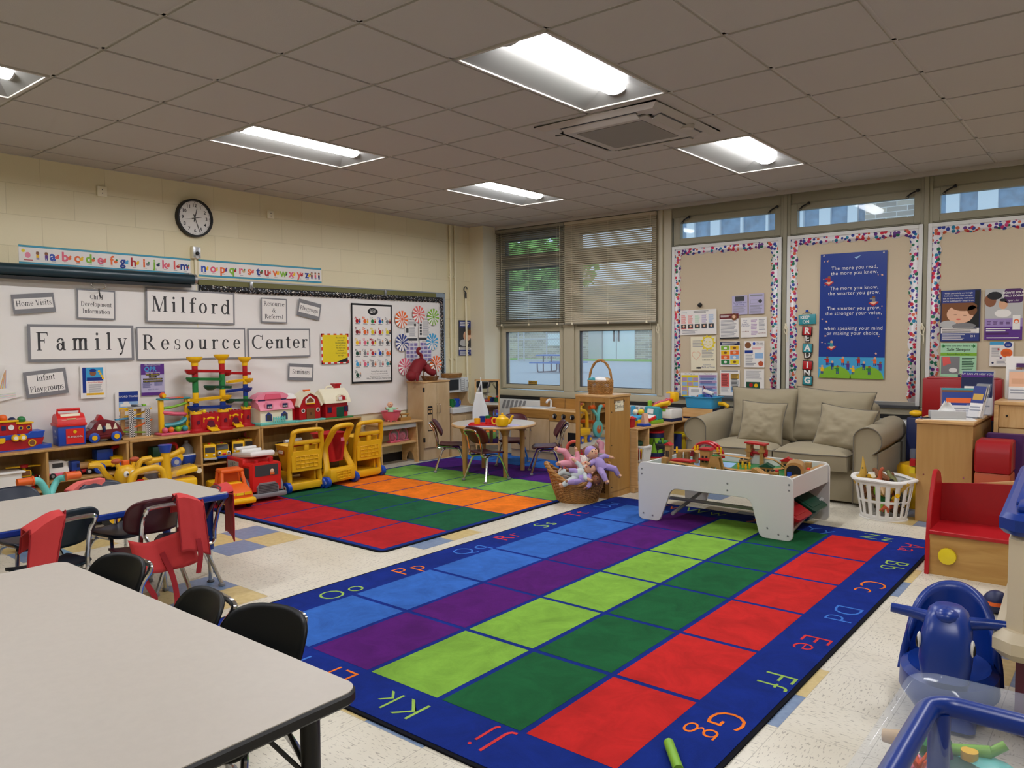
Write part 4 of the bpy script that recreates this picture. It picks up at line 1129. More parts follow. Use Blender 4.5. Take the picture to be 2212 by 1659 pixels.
# hanging READING plaques
t = thing('hanging_plaque', 'string of wooden plaques spelling KEEP ON READING left of the blue banner', 'wall plaque', (0, 0, 0))
p0 = bwp(1744, 672); t.matrix_world = MX.Translation(p0) @ BB
b = MB(); b.ball((0, 0, .012), .014, 'blue', 10, 7); b.obj('push_pin', t)
def loc(px, py):
    q = bwp(px, py); return q.x-p0.x, q.z-p0.z
x, y = loc(1744, 690)
b = MB(); b.at(x, y, .006, rz=.04); b.box((0, 0, 0), (.17, .1, .012), 'teal', bev=.004); b.text('KEEP', -.02, .02, .042, 'white', .0072, bold=.02); b.text('ON', -.01, -.025, .042, 'white', .0072, bold=.02); b.obj('plaque', t)
for i, (ch, px, py) in enumerate((('R', 1744, 715), ('E', 1744, 731), ('A', 1745, 752), ('D', 1745, 767), ('I', 1745, 789), ('N', 1744, 806), ('G', 1745, 822))):
    x, y = loc(px, py); big = ch in 'RAIG'
    b = MB(); b.at(x, y, .006, rz=(-.05, .04, -.03, .05)[i % 4])
    if big: b.box((0, 0, 0), (.1, .095, .012), 'black', bev=.003); b.box((0, 0, .002), (.086, .082, .012), 'red' if ch in 'RI' else 'teal', bev=.003); b.text(ch, 0, 0, .085, 'white', .0086, bold=.04)
    else:
        b.text(ch, 0, 0, .088, 'black', .0, bold=.09); b.text(ch, 0, 0, .085, 'white', .003, bold=.03)
    b.obj('letter_plaque', t, solid=.004 if not big else 0)
b = MB(); x, y = loc(1744, 690)
for s in (-1, 1): b.cyl((0, 0, .005), (x+s*.05, y+.05, .006), .0015, 'black', 5)
b.cyl((x, y-.05, .004), (loc(1745, 815)[0], loc(1745, 815)[1], .002), .0015, 'black', 5); b.obj('wire', t)
# papers on board 1
def d_grey(b, w, h):
    b.rect(-w*.3, h*.2, w*.3, h*.46, 'dkgrey', Z1); b.text('Free Friends & Family', 0, h*.12, h*.085, 'inkblue', Z2); b.text('CPR Training', 0, h*.02, h*.09, 'inkblue', Z2); greek(b, -w*.42, w*.42, -h*.4, -h*.05, 6); b.rect(-w*.44, -h*.48, -w*.3, -h*.42, 'dkgrey', Z1)
flyer('B', 'flyer', 'grey-blue CPR training sheet, highest on the sofa-side board, left of its twin', (1598, 659), 33, 41, 1, d_grey, base='lavender')
def d_grey2(b, w, h):
    b.rect(-w*.4, h*.38, w*.4, h*.45, 'inkgrey', Z1); b.rect(-w*.4, h*.02, w*.1, h*.2, 'inkgrey', Z1); b.rect(-w*.38, h*.03, w*.08, h*.19, 'lavender', Z2); b.disc(w*.25, h*.12, w*.12, 'dkgrey', Z2); greek(b, -w*.42, w*.42, -h*.45, -h*.05, 7)
flyer('B', 'flyer', 'pale grey form right of the CPR training sheet', (1634, 656), 33, 44, .5, d_grey2, base='lavender')
def d_wide(b, w, h):
    b.text('e-learning', -w*.38, h*.4, h*.06, 'teal', Z2); greek(b, -w*.12, w*.3, h*.36, h*.46, 3, 'ink')
    for i in range(5):
        x = -w*.4+i*w*.19; greek(b, x-w*.07, x+w*.07, -h*.05, h*.3, 9, ('coral', 'coral', 'mint', 'lilac', 'ltblue')[i], seed=i); b.rect(x-w*.075, -h*.24, x+w*.07, -h*.07, 'dkgrey', Z1); b.disc(x, -h*.15, w*.03, 'peach', Z2, 10); b.rect(x-w*.075, -h*.26, x+w*.07, -h*.24, ('coral', 'coral', 'mint', 'lilac', 'ltblue')[i], Z1)
    greek(b, -w*.44, 0, -h*.45, -h*.3, 3)
flyer('B', 'flyer', 'wide white five-column sheet with a row of small photos', (1508, 696), 78, 54, 1, d_wide)
def d_sun(b, w, h):
    greek(b, -w*.42, w*.1, h*.2, h*.4, 6)
    c, r = (w*.2, h*.32), w*.2
    def ring(cx, cy, r0, r1, m, a0=0, a1=2*pi, n=24):
        for i in range(n):
            a, e = a0+(a1-a0)*i/n, a0+(a1-a0)*(i+1)/n
            b.add([(cx+r0*cos(a), cy+r0*sin(a), Z2), (cx+r1*cos(a), cy+r1*sin(a), Z2), (cx+r1*cos(e), cy+r1*sin(e), Z2), (cx+r0*cos(e), cy+r0*sin(e), Z2)], [(0, 1, 2, 3)], m)
    ring(c[0], c[1], r, r*1.18, 'lemon')
    for i in range(11):
        a = 2*pi*i/11; b.poly([(c[0]+r*1.2*cos(a-.2), c[1]+r*1.2*sin(a-.2), Z2), (c[0]+r*1.55*cos(a), c[1]+r*1.55*sin(a), Z2), (c[0]+r*1.2*cos(a+.2), c[1]+r*1.2*sin(a+.2), Z2)], 'lemon')
    for s in (-1, 1): b.disc(c[0]+s*r*.35, c[1]+r*.2, r*.12, 'lemon', Z3, 8)
    ring(c[0], c[1], r*.5, r*.58, 'lemon', pi*1.1, pi*1.9, 8)
    hx, hy = -w*.28, -h*.05
    P = [(hx-w*.18*sin(t_)**3, hy+w*.012*(13*cos(t_)-5*cos(2*t_)-2*cos(3*t_)-cos(4*t_))) for t_ in [2*pi*i/24 for i in range(24)]]
    for i in range(24):
        A, B_ = P[i], P[(i+1) % 24]; b.add([(A[0], A[1], Z2), (B_[0], B_[1], Z2), (hx+(B_[0]-hx)*.85, hy+(B_[1]-hy)*.85, Z2), (hx+(A[0]-hx)*.85, hy+(A[1]-hy)*.85, Z2)], [(0, 1, 2, 3)], 'peach')
    greek(b, -w*.05, w*.44, -h*.12, h*.12, 7); b.text('1-800-505-7000', w*.2, -h*.19, h*.06, 'ink', Z2); b.text('Connecticut', w*.15, -h*.33, h*.05, 'inkblue', Z2); b.text('Birth to Three', w*.2, -h*.4, h*.07, 'inkblue', Z2)
    for i in range(4): b.disc(-w*.25+w*.05*i, -h*.42, w*.03, 'ink', Z2, 8, ry=h*.03)
flyer('B', 'flyer', 'cream sheet with a hand-drawn yellow sun and orange heart', (1519, 764), 54, 73, 1, d_sun, base='cream')
def d_red(b, w, h):
    b.rect(-w/2, h*.3, w/2, h*.5, 'maroon', Z1); b.disc(w*.28, h*.36, w*.17, 'brown', Z2, 14, ry=h*.13); b.disc(w*.26, h*.38, w*.09, 'peach', Z3, 10); greek(b, -w*.44, w*.1, h*.36, h*.46, 3, 'white', Z2); greek(b, -w*.44, w*.44, -h*.42, h*.26, 14); b.rect(-w/2, -h*.5, w/2, -h*.44, 'ink', Z1)
flyer('B', 'flyer', 'white sheet with dark red header and small portrait', (1575, 705), 41, 54, 1, d_red)
def d_child(b, w, h):
    b.text('Need\nhelp\nPaying for\nChild Care?', -w*.32, h*.22, h*.09, 'inkblue', Z2); b.text('care4kids', -w*.32, -h*.2, h*.1, 'crimson', Z2); b.text('care4kids', w*.32, -h*.3, h*.1, 'crimson', Z2); greek(b, -w*.1, w*.15, -h*.4, h*.4, 11, 'mauve'); greek(b, w*.2, w*.45, -h*.15, h*.4, 9)
flyer('B', 'flyer', 'white landscape leaflet asking about help paying for child care', (1628, 707), 56, 43, 1.5, d_child)
def d_comic(b, w, h):
    b.rect(-w/2, h*.34, w/2, h*.48, 'navy', Z1); greek(b, -w*.4, w*.4, h*.37, h*.46, 2, 'white', Z2)
    for i in range(2):
        for j in range(4): b.rect(-w*.46+i*w*.47, h*(.15-.19*j), -w*.02+i*w*.47, h*(.32-.19*j), ('lime', 'yellow', 'yellow', 'orange', 'orange', 'ltblue', 'green', 'lemon')[i+2*j], Z1); b.disc(-w*.24+i*w*.47, h*(.23-.19*j), w*.09, ('white', 'brown', 'peach')[(i+j) % 3], Z2, 10, ry=h*.05)
    greek(b, -w*.4, w*.4, -h*.47, -h*.42, 1)
flyer('B', 'flyer', 'colourful comic-panel sheet with navy header, centre column of the sofa-side board', (1577, 764), 42, 53, 1, d_comic)
def d_help(b, w, h):
    b.disc(-w*.3, h*.34, w*.16, 'brown', Z1, 12, ry=h*.12); b.disc(0, h*.4, w*.07, 'blue', Z1, 12); b.text('We need', w*.28, h*.42, h*.07, 'ink', Z2); b.text('your help!', w*.28, h*.35, h*.07, 'ink', Z2); greek(b, -w*.1, w*.44, h*.17, h*.28, 3, 'coral'); b.rect(-w*.46, h*.03, -w*.06, h*.15, 'deepblue', Z1); b.rect(w*.04, -h*.16, w*.44, h*.05, 'ltblue', Z1); greek(b, -w*.42, -w*.02, -h*.3, 0, 7); b.disc(w*.33, -h*.36, w*.13, 'rust', Z1, 10, ry=h*.1); greek(b, -w*.42, w*.1, -h*.44, -h*.32, 2)
flyer('B', 'flyer', 'white sheet headed We need your help above the sofa cushion', (1629, 765), 44, 57, .5, d_help)
def d_sched(b, w, h):
    b.rect(-w*.48, -h*.47, -w*.02, h*.4, 'lemon', Z1)
    for i in range(4):
        for j in range(3): b.rect(-w*.47+j*w*.155, -h*.3+i*h*.185-h*.1, -w*.33+j*w*.155, -h*.3+i*h*.185+h*.05, 'mauve' if (i+j) % 2 else 'ltblue', Z2)
        b.rect(w*.01, -h*.46+i*h*.22, w*.48, -h*.36+i*h*.22, 'ltblue', Z1); b.rect(w*.01, -h*.36+i*h*.22, w*.48, -h*.25+i*h*.22, 'mauve', Z1); greek(b, w*.04, w*.45, -h*.45+i*h*.22, -h*.27+i*h*.22, 4, 'inkblue', Z2, seed=i)
    b.text('Milford Playgroups', -w*.25, h*.45, h*.06, 'grape', Z2); b.text('Milford Month', w*.25, h*.45, h*.06, 'ink', Z2); b.rect(0, -h/2, w*.004, h/2, 'inkgrey', Z3)
flyer('B', 'flyer', 'blue and mauve playgroup calendar, bottom left of the sofa-side board', (1510, 832), 79, 54, 1, d_sched)
def d_cols(b, w, h):
    greek(b, -w*.45, w*.45, h*.44, h*.49, 1, 'ink'); b.rect(-w*.46, -h*.15, -w*.04, h*.38, 'coral', Z1); b.rect(w*.04, h*.15, w*.46, h*.36, 'gold', Z1); b.rect(w*.04, -h*.1, w*.46, h*.1, 'ltgrey', Z1); b.rect(w*.04, -h*.36, w*.46, -h*.14, 'ltblue', Z1)
    greek(b, -w*.42, -w*.08, -h*.12, h*.36, 12, 'ink', Z2); greek(b, w*.08, w*.42, -h*.34, h*.34, 14, 'ink', Z2); greek(b, -w*.46, -w*.04, -h*.38, -h*.18, 5)
flyer('B', 'flyer', 'white sheet with peach, gold and blue text boxes, bottom of the centre column', (1577, 827), 42, 55, 1, d_cols)
def d_kids(b, w, h):
    greek(b, -w*.4, w*.4, h*.1, h*.44, 10); b.rect(-w*.4, -h*.3, w*.3, .0, 'dkgreen', Z1); b.disc(-w*.15, -h*.12, w*.1, 'red', Z2, 8); b.disc(w*.1, -h*.14, w*.1, 'yellow', Z2, 8)
flyer('B', 'flyer', 'white sheet partly hidden behind the left sofa back cushion', (1629, 825), 43, 55, .5, d_kids)
b = MB(); b.lathe([(.022, 0), (.026, .012), (.02, .03), (.008, .035)], 'black', n=14); o = b.obj('wall_hook'); hang(o, 'B', 1513, 659, 0, -.01); tag(o, 'round black knob stuck on the tan board above the wide sheet', 'hook')
# board 3 posters
def d_big(b, w, h):
    b.rect(-w*.47, -h*.23, w*.47, h*.48, 'brown', Z1); b.rect(w*.05, -h*.23, w*.47, h*.48, 'black', .0018); b.disc(w*.0, h*.03, w*.34, 'peach', Z2, 24, ry=h*.18); b.disc(w*.1, h*.18, w*.32, 'brown', Z3, 20, ry=h*.09); b.disc(w*.3, h*.1, w*.12, 'brown', Z3, 12, ry=h*.1)
    b.disc(-w*.3, -h*.17, w*.22, 'ltgrey', .0022, 16, ry=h*.08); b.disc(w*.1, -h*.2, w*.3, 'grey', Z3, 16, ry=h*.06); b.disc(w*.12, h*.0, w*.05, 'brown', Z3, 8, ry=h*.006); b.disc(-w*.12, h*.02, w*.05, 'brown', Z3, 8, ry=h*.006); b.disc(-w*.04, -h*.07, w*.06, 'coral', Z3, 8, ry=h*.015)
    b.rect(-w*.47, h*.25, w*.36, h*.49, 'inkblue', .0026)
    for i, s in enumerate(('When you calmly and lovingly', 'hold your baby, read to them,', 'talk to them, and play with them,', "you're building your baby's brain.")): b.text(s, -w*.05, h*(.44-.05*i), h*.04, 'white', .003)
    b.rect(-w*.48, -h*.34, w*.48, -h*.24, 'paper', .0026); greek(b, -w*.45, w*.45, -h*.335, -h*.25, 4, 'ink', .003); b.rect(-w*.48, -h*.49, w*.48, -h*.34, 'inkblue', .0026); greek(b, -w*.45, w*.15, -h*.47, -h*.36, 5, 'white', .003); b.text('211', w*.33, -h*.4, h*.06, 'white', .003)
flyer('B', 'poster', 'large sleeping-baby poster on the right board above the red foam block', (2074, 682), 86, 111, 0, d_big, 'poster', base='navy')
def d_how(b, w, h):
    b.rect(-w/2, -h/2, w/2, -h*.08, 'lilac', Z1); b.rect(-w/2, -h*.5, w/2, -h*.24, 'purple', .0018)
    b.rect(-w/2, -h*.08, w/2, h/2, 'ltgrey', Z1); b.disc(-w*.36, h*.28, w*.16, 'dkskin', Z2, 16, ry=h*.13); b.disc(-w*.25, h*.37, w*.2, 'ink', Z3, 14, ry=h*.08); b.disc(-w*.02, h*.02, w*.22, 'white', Z2, 16, ry=h*.08); b.disc(-w*.02, h*.2, w*.12, 'skin', Z3, 16, ry=h*.1); b.disc(-w*.02, h*.28, w*.1, 'ink', .0026, 12, ry=h*.03)
    b.prism(rrect(w*.0, h*.22, w*.5, h*.5, w*.1), Z2, Z3, 'grape'); b.text('HOW IS YOUR', w*.25, h*.42, h*.055, 'white', .003, bold=.03); b.text('CHILD DOING?', w*.25, h*.36, h*.055, 'white', .003, bold=.03); b.text('spar...ler', w*.25, h*.27, h*.055, 'white', .003)
    b.rect(w*.24, -h*.3, w*.44, -h*.02, 'white', Z3); b.disc(w*.34, -h*.14, w*.07, 'orange', .0026, 12); b.disc(w*.34, -h*.15, w*.045, 'white', .0028, 12)
    for i in range(4): greek(b, -w*.44+i*w*.17, -w*.32+i*w*.17, -h*.2, -h*.12, 3, 'grape', Z3)
    greek(b, -w*.46, w*.2, -h*.34, -h*.26, 2, 'white', Z3); b.rect(-w*.46, -h*.4, w*.15, -h*.36, 'grape', Z3); greek(b, -w*.44, w*.44, -h*.48, -h*.44, 1, 'white', Z3)
flyer('B', 'poster', 'purple poster headed How is your child doing, at the right edge', (2168, 679), 82, 110, 0, d_how, 'poster')
def d_safe(b, w, h):
    b.rect(-w/2, -h/2, w/2, h/2, 'mint', Z1); b.rect(-w/2, h*.17, w/2, h*.25, 'lime', Z2); b.text('Make sure your Baby is a', 0, h*.43, h*.06, 'dkgreen', Z3); b.text('Safe Sleeper', 0, h*.33, h*.11, 'ink', Z3, bold=.01); b.text('Baby on Back for Sleep.', 0, h*.21, h*.055, 'dkgreen', Z3)
    b.rect(-w*.48, -h*.3, w*.04, h*.15, 'grey', Z2); b.prism([(-w*.45, h*.14), (-w*.25, h*.14), (-w*.2, -h*.02), (-w*.42, -h*.1)], Z2, Z3, 'coral'); b.disc(-w*.14, -h*.2, w*.12, 'white', Z3, 12, ry=h*.06); greek(b, w*.1, w*.46, -h*.2, h*.13, 8, 'dkgreen', Z3); b.rect(0, -h*.5, w/2, -h*.28, 'navy', Z2); b.text('Tummy for Play', w*.25, -h*.34, h*.05, 'lemon', Z3)
    for s in (-1, 1): b.poly([(s*w*.42+(.02 if k % 2 else .008)*cos(k*pi/5), h*.42+(.02 if k % 2 else .008)*sin(k*pi/5), Z3) for k in range(10)], 'green')
flyer('B', 'poster', 'light green Safe Sleeper poster rising behind the red foam block', (2070, 783), 78, 84, 0, d_safe, 'poster')
def d_wic(b, w, h):
    b.rect(-w/2, h*.38, w*.1, h*.5, 'sky', Z1); b.disc(w*.28, h*.38, w*.17, 'deepblue', Z2, 16, ry=h*.12); b.text('WIC', w*.28, h*.36, h*.08, 'white', Z3, bold=.02); greek(b, -w*.42, -w*.05, -h*.1, h*.3, 9); b.disc(w*.22, h*.05, w*.25, 'orange', Z1, 20, ry=h*.18); greek(b, w*.05, w*.4, -h*.04, h*.14, 5, 'rust', Z2)
    for x, y, c in ((-w*.12, h*.2, 'red'), (-w*.02, -h*.15, 'purple')): b.disc(x, y, w*.05, c, Z2, 10)
    greek(b, -w*.2, w*.25, -h*.42, -h*.22, 4); b.disc(-w*.36, -h*.36, w*.05, 'navy', Z2, 10)
flyer('B', 'flyer', 'white WIC flyer with an orange oval on the right board', (2163, 765), 51, 53, 0, d_wic)
# small warning sticker on window 1
W_, H_ = bsize(1142, 822, 1161, 835, WY)
b = MB(); b.box((0, 0, .001), (W_, H_, .0012), 'gold'); b.text('INDOOR', 0, H_*.18, H_*.4, 'ink', .002, bold=.03); b.text('WINDOW', 0, -H_*.2, H_*.4, 'ink', .002, bold=.03)
o = b.obj('window_sticker'); o.matrix_world = MX.Translation(on_y(1151, 829, WY+.028)) @ BB; tag(o, 'small yellow and black sticker low on the left window pane', 'sticker')
# blind cord cleats on the board mullions
for k, (px, lab) in enumerate(((1421, 'beige pull-cord cleat on the jamb right of the right blind'), (1697, 'looped beige cord on the mullion between the left and middle boards'), (1991, 'looped beige cord on the mullion between the middle and right boards'))):
    p = on_y(px, 705, WY-.06)
    b = MB(); b.bx(p.x-.008, p.x+.008, p.y-.005, p.y+.02, p.z-.03, p.z+.03, 'cream', bev=.003)
    b.tube(spl([(p.x, p.y-.008, p.z+.02), (p.x+.025, p.y-.012, p.z-.02), (p.x+.01, p.y-.012, p.z-.08), (p.x-.012, p.y-.012, p.z-.03), (p.x+.005, p.y-.01, p.z+.01), (p.x+.02, p.y-.01, p.z-.09), (p.x+.018, p.y-.01, p.z-.16)], 5), .003, 'cream', 5)
    tag(b.obj('cord_cleat'), lab, 'cord', 'blind cords')
# ---------------- rugs ----------------
RX0, RX1, RY0, RY1 = -3.655, -1.035, 1.86, 5.98
t = thing('alphabet_rug', 'large blue-bordered alphabet rug with rows of coloured rectangles', 'rug', ((RX0+RX1)/2, (RY0+RY1)/2, 0)); t.location = (0, 0, 0)
b = MB(); b.prism(rrect(RX0, RY0, RX1, RY1, .06), 0, .008, 'c_bind'); b.prism(rrect(RX0+.018, RY0+.018, RX1-.018, RY1-.018, .05), .008, .0105, 'c_blue'); b.obj('pile', t)
b = MB()
xs = [-3.385, -2.955, -2.54, -2.118, -1.695, -1.29]; ys = [2.12, 2.745, 3.355, 3.96, 4.555, 5.145, 5.73]
for i, c in enumerate(('c_sky', 'c_purple', 'c_lime', 'c_dgreen', 'c_red')):
    for j in range(6): b.rect(xs[i]+(.0 if i == 0 else .014), ys[j]+.014, xs[i+1]-.014, ys[j+1]-.014, c, .0113)
b.obj('colour_grid', t)
b = MB()
def rl(s, px, py, rot, m, size=.2):
    p = on_z(px, py, .0115); b.at(p.x, p.y, .0115, rz=rad(rot)); b.text(s, 0, 0, size, m, space=1.15, bold=-.014); b.at()
for s, px, py, rot, m in (('Aa', 1967, 1183, -90, 'l_red'), ('Bb', 1929, 1221, -90, 'l_lime'), ('Cc', 1879, 1267, -90, 'l_orange'), ('Dd', 1820, 1325, -90, 'l_blue'), ('Ee', 1752, 1389, -90, 'l_red'), ('Ff', 1675, 1468, -90, 'l_lime'), ('Gg', 1556, 1566, -90, 'l_orange'),
                          ('Jj', 1052, 1597, 180, 'l_red'), ('Kk', 868, 1521, 180, 'l_lime'), ('Ll', 733, 1458, 180, 'l_orange'), ('Oo', 738, 1279, 90, 'l_lime'), ('Pp', 885, 1230, 90, 'l_orange'), ('Qq', 1015, 1187, 90, 'l_blue'), ('Rr', 1098, 1159, 90, 'l_red'), ('Ss', 1179, 1133, 90, 'l_lime'), ('Tt', 1246, 1110, 90, 'l_red'), ('Uu', 1312, 1091, 90, 'l_blue'),
                          ('Ww', 1522, 1106, 0, 'l_lime'), ('Vv', 1440, 1094, 0, 'l_orange'), ('Xx', 1650, 1128, 0, 'l_orange'), ('Yy', 1770, 1145, 0, 'l_blue'), ('Zz', 1895, 1161, 0, 'l_lime'), ('Nn', 500, 1375, 90, 'l_red'), ('Mm', 610, 1410, 180, 'l_blue')):
    rl(s, px, py, rot, m)
b.obj('letters', t)
for ch in list(t.children): pass
t = thing('striped_rug', 'second rug of coloured squares under the round table', 'rug', (0, 0, 0))
QX0, QX1, QY0, QY1 = -6.5, -3.93, 3.43, 7.5
b = MB(); b.prism(rrect(QX0, QY0, QX1, QY1, .06), 0, .008, 'c_bind'); b.prism(rrect(QX0+.015, QY0+.015, QX1-.015, QY1-.015, .05), .008, .0105, 'c_line'); b.obj('pile', t)
b = MB(); xs = [-6.455, -5.95, -5.445, -4.955, -4.46, -3.975]; ys = [3.475, 4.12, 4.805, 5.47, 6.13, 6.8, 7.46]
for j, c in enumerate(('c_red2', 'c_dgreen2', 'c_orange', 'c_green2', 'c_purple2', 'c_sky2')):
    for i in range(5): b.rect(xs[i]+.01, ys[j]+.01, xs[i+1]-.01, ys[j+1]-.01, c, .0113)
b.obj('colour_grid', t)
# ---------------- low shelf units along the left wall ----------------
def yl(px, x): return on_x(px, 950, x).y
SX0, SX1, SH = WX+.03, -6.55, .615
def shelf_unit(label, y0, y1, divs, mids, x0=SX0, x1=SX1, h=SH, wd='shelfwood'):
    t = thing('shelf_unit', label, 'shelf', (0, 0, 0), group='low birch shelf units')
    T_ = .02
    def P(name, *a, m=wd, n=None):
        q = MB(); q.bx(*a, m); return q.obj(name, t, bevel=.004)
    P('top', x0, x1, y0, y1, h-T_, h); P('base', x0, x1, y0, y1, .05, .07); P('plinth', x0+.02, x1-.03, y0, y1, 0, .05)
    P('back_panel', x0, x0+.01, y0, y1, .07, h-T_, m='shelfback')
    for y in (y0, y1-T_): P('side_panel', x0+.01, x1, y, y+T_, .07, h-T_)
    for y in divs: P('divider', x0+.01, x1-.005, y-.01, y+.01, .07, h-T_)
    ed = [y0+T_]+list(divs)+[y1-T_]
    for i, z in enumerate(mids):
        if z: P('shelf', x0+.01, x1-.004, ed[i]+.01, ed[i+1]-.01, z-.018, z)
    return t
D1, D2, D3 = yl(101, SX1), yl(436, SX1), yl(686, SX1)
MZ = .33
shelf_unit('birch shelf at left holding helicopter and wooden truck, tugboat on top', 1.74, 2.965, [D1], [.3, .36])
shelf_unit('birch shelf in the middle holding yellow buses, marble-run castles on top', 2.975, 4.215, [D2], [MZ, MZ])
shelf_unit('birch shelf behind the yellow shopping carts, farmhouses on top', 4.225, 5.46, [D3], [MZ, MZ])
shelf_unit('birch shelf past the left edge of the photo, seen only in mirror', .4, 1.68, [1.04], [.3, .3])
# side bench
bx0, bx1, by0, by1 = -6.87, -6.6, 5.78, 6.36
t = thing('side_bench', 'small birch bench stand with arched end panel beside the tall cabinet', 'bench', (0, 0, 0))
q = MB(); q.bx(bx0, bx1+.03, by0-.04, by1+.04, .48, .5, 'birch'); q.obj('top', t, bevel=.004)
for y in (by0, by1-.02):
    o_ = [(bx0, 0), (bx0+.06, 0)]+[(bx0+.135-.075*cos(rad(a)), .12*sin(rad(a))) for a in range(0, 181, 20)]+[(bx1, 0), (bx1-.02, .48), (bx0, .48)]
    q = MB(); q.prism(o_, y, y+.02, 'birch', 'y'); q.obj('end_panel', t)
q = MB(); q.bx(bx0+.02, bx1-.02, by0+.02, by1-.02, .235, .255, 'birch'); q.obj('shelf', t, bevel=.003)
q = MB(); q.bx(bx1-.04, bx1-.02, by0+.02, by1-.02, .42, .48, 'whitelam'); q.obj('apron_rail', t)
# tall cabinet
px0, px1, py0, py1, pz = -6.87, -6.6, 6.44, 6.885, .95
t = thing('tall_cabinet', 'tall maple play pantry cabinet with two doors and black outlined sticker', 'cabinet', (0, 0, 0))
q = MB(); q.bx(px0, px1, py0, py1, .0, pz-.018, 'maple'); q.obj('carcass', t, bevel=.003)
q = MB(); q.bx(px0, px1+.015, py0-.01, py1+.01, pz-.018, pz, 'birch_x'); q.obj('top', t, bevel=.003)
ym = (py0+py1)/2
for k, (a, c) in enumerate(((py0+.004, ym-.003), (ym+.003, py1-.004))):
    q = MB(); q.bx(px1, px1+.016, a, c, .15, pz-.025, 'maple'); d = q.obj('door', t, bevel=.003)
    q = MB(); h = ym+(-.022 if k == 0 else .022); q.tube(spl([(px1+.016, h, .56), (px1+.04, h, .56), (px1+.045, h, .59), (px1+.045, h, .64), (px1+.04, h, .67), (px1+.016, h, .67)], 3), .004, 'chrome', 6); q.obj('handle', d)
    for z in (.25, .85) if k == 0 else ():
        q = MB(); q.bx(px1, px1+.02, a-.008, a+.008, z-.025, z+.025, 'black'); q.obj('hinge', d)
    if k == 0:
        q = MB(); y_, z_ = py0+.1, .5; q.prism([(y_+p[0], z_+p[1]) for p in rrect(-.042, -.15, .042, .15, .012)], px1+.0162, px1+.017, 'black', 'x')
        q.prism([(y_+p[0], z_+p[1]) for p in rrect(-.034, -.14, .034, .05, .01)], px1+.017, px1+.0178, 'maple', 'x'); q.bx(px1+.017, px1+.0178, y_-.03, y_+.03, z_+.115, z_+.125, 'birch'); q.bx(px1+.017, px1+.0178, y_-.03, y_-.008, z_+.07, z_+.1, 'birch'); q.bx(px1+.017, px1+.0178, y_+.008, y_+.03, z_+.07, z_+.1, 'birch')
        q.obj('sticker', d)
# hutch with microwave
hx, hy0, hy1 = -6.56, 6.91, 7.34
t = thing('play_hutch', 'maple play hutch with white toy microwave and two-door base', 'cabinet', (0, 0, 0))
q = MB(); q.bx(px0, hx-.02, hy0, hy1, 0, .53, 'maple'); q.obj('base', t, bevel=.003)
q = MB(); q.bx(px0, hx+.01, hy0-.005, hy1+.01, .53, .6, 'whitelam'); q.obj('counter', t, bevel=.006)
for k in (0, 1):
    a = hy0+.006+k*(hy1-hy0)/2; c = a+(hy1-hy0)/2-.012
    q = MB(); q.bx(hx-.02, hx-.005, a, c, .1, .5, 'maple'); d = q.obj('door', t, bevel=.003)
    q = MB(); h = (c-.02) if k == 0 else a+.02; q.tube(spl([(hx-.005, h, .36), (hx+.02, h, .37), (hx+.022, h, .42), (hx-.005, h, .44)], 3), .004, 'chrome', 6); q.obj('handle', d)
for a in (hy0, hy1-.018):
    q = MB(); q.prism([(px0, .6), (hx-.02, .6), (hx-.04, .615), (hx-.1, .63), (hx-.13, .68), (hx-.13, .78), (px0, .78)], a, a+.018, 'maple', 'y'); q.obj('side_panel', t)
q = MB(); q.bx(px0, px0+.012, hy0, hy1, .6, .78, 'birch'); q.obj('back_panel', t)
q = MB(); q.bx(px0, hx-.13, hy0, hy1, .78, .965, 'whitelam', bev=.006); mw = q.obj('microwave', t)
q = MB(); q.bx(hx-.13, hx-.127, hy0+.03, hy0+.25, .81, .94, 'black'); q.obj('window', mw)
q = MB(); q.bx(hx-.13, hx-.127, hy0+.29, hy0+.36, .8, .945, 'ink'); q.bx(hx-.128, hx-.1265, hy0+.294, hy0+.356, .804, .941, 'whitelam')
for i in range(3):
    for j in range(5): q.bx(hx-.127, hx-.126, hy0+.3+.019*i, hy0+.312+.019*i, .815+.024*j, .83+.024*j, 'grey')
q.obj('keypad', mw)
q = MB(); q.tube(spl([(hx-.13, hy0+.395, .83), (hx-.105, hy0+.395, .83), (hx-.1, hy0+.395, .87), (hx-.105, hy0+.395, .92), (hx-.13, hy0+.395, .92)], 3), .005, 'chrome', 6); q.obj('handle', mw)
# cups in the hutch
def cup(label, loc, m, r=.033, h=.065, rz=0, group='toy cups'):
    t = thing('toy_cup', label, 'cup', loc, rz, group)
    q = MB(); q.lathe([(r*.8, 0), (r*.95, h*.1), (r, h), (r*.9, h), (r*.84, h*.15)], m, n=16); q.obj('body', t)
    q = MB(); q.tube(spl([(r*.9, 0, h*.85), (r*1.6, 0, h*.8), (r*1.7, 0, h*.5), (r*1.4, 0, h*.25), (r*.9, 0, h*.22)], 3), r*.15, m, 6); q.obj('handle', t)
    return t
cup('green toy cup in the hutch recess under the microwave', (-6.68, on_x(975, 868, -6.68).y, .6), 'green', .04, .1)
cup('blue toy cup in the hutch recess under the microwave', (-6.68, on_x(986, 868, -6.68).y, .6), 'blue', .04, .1)
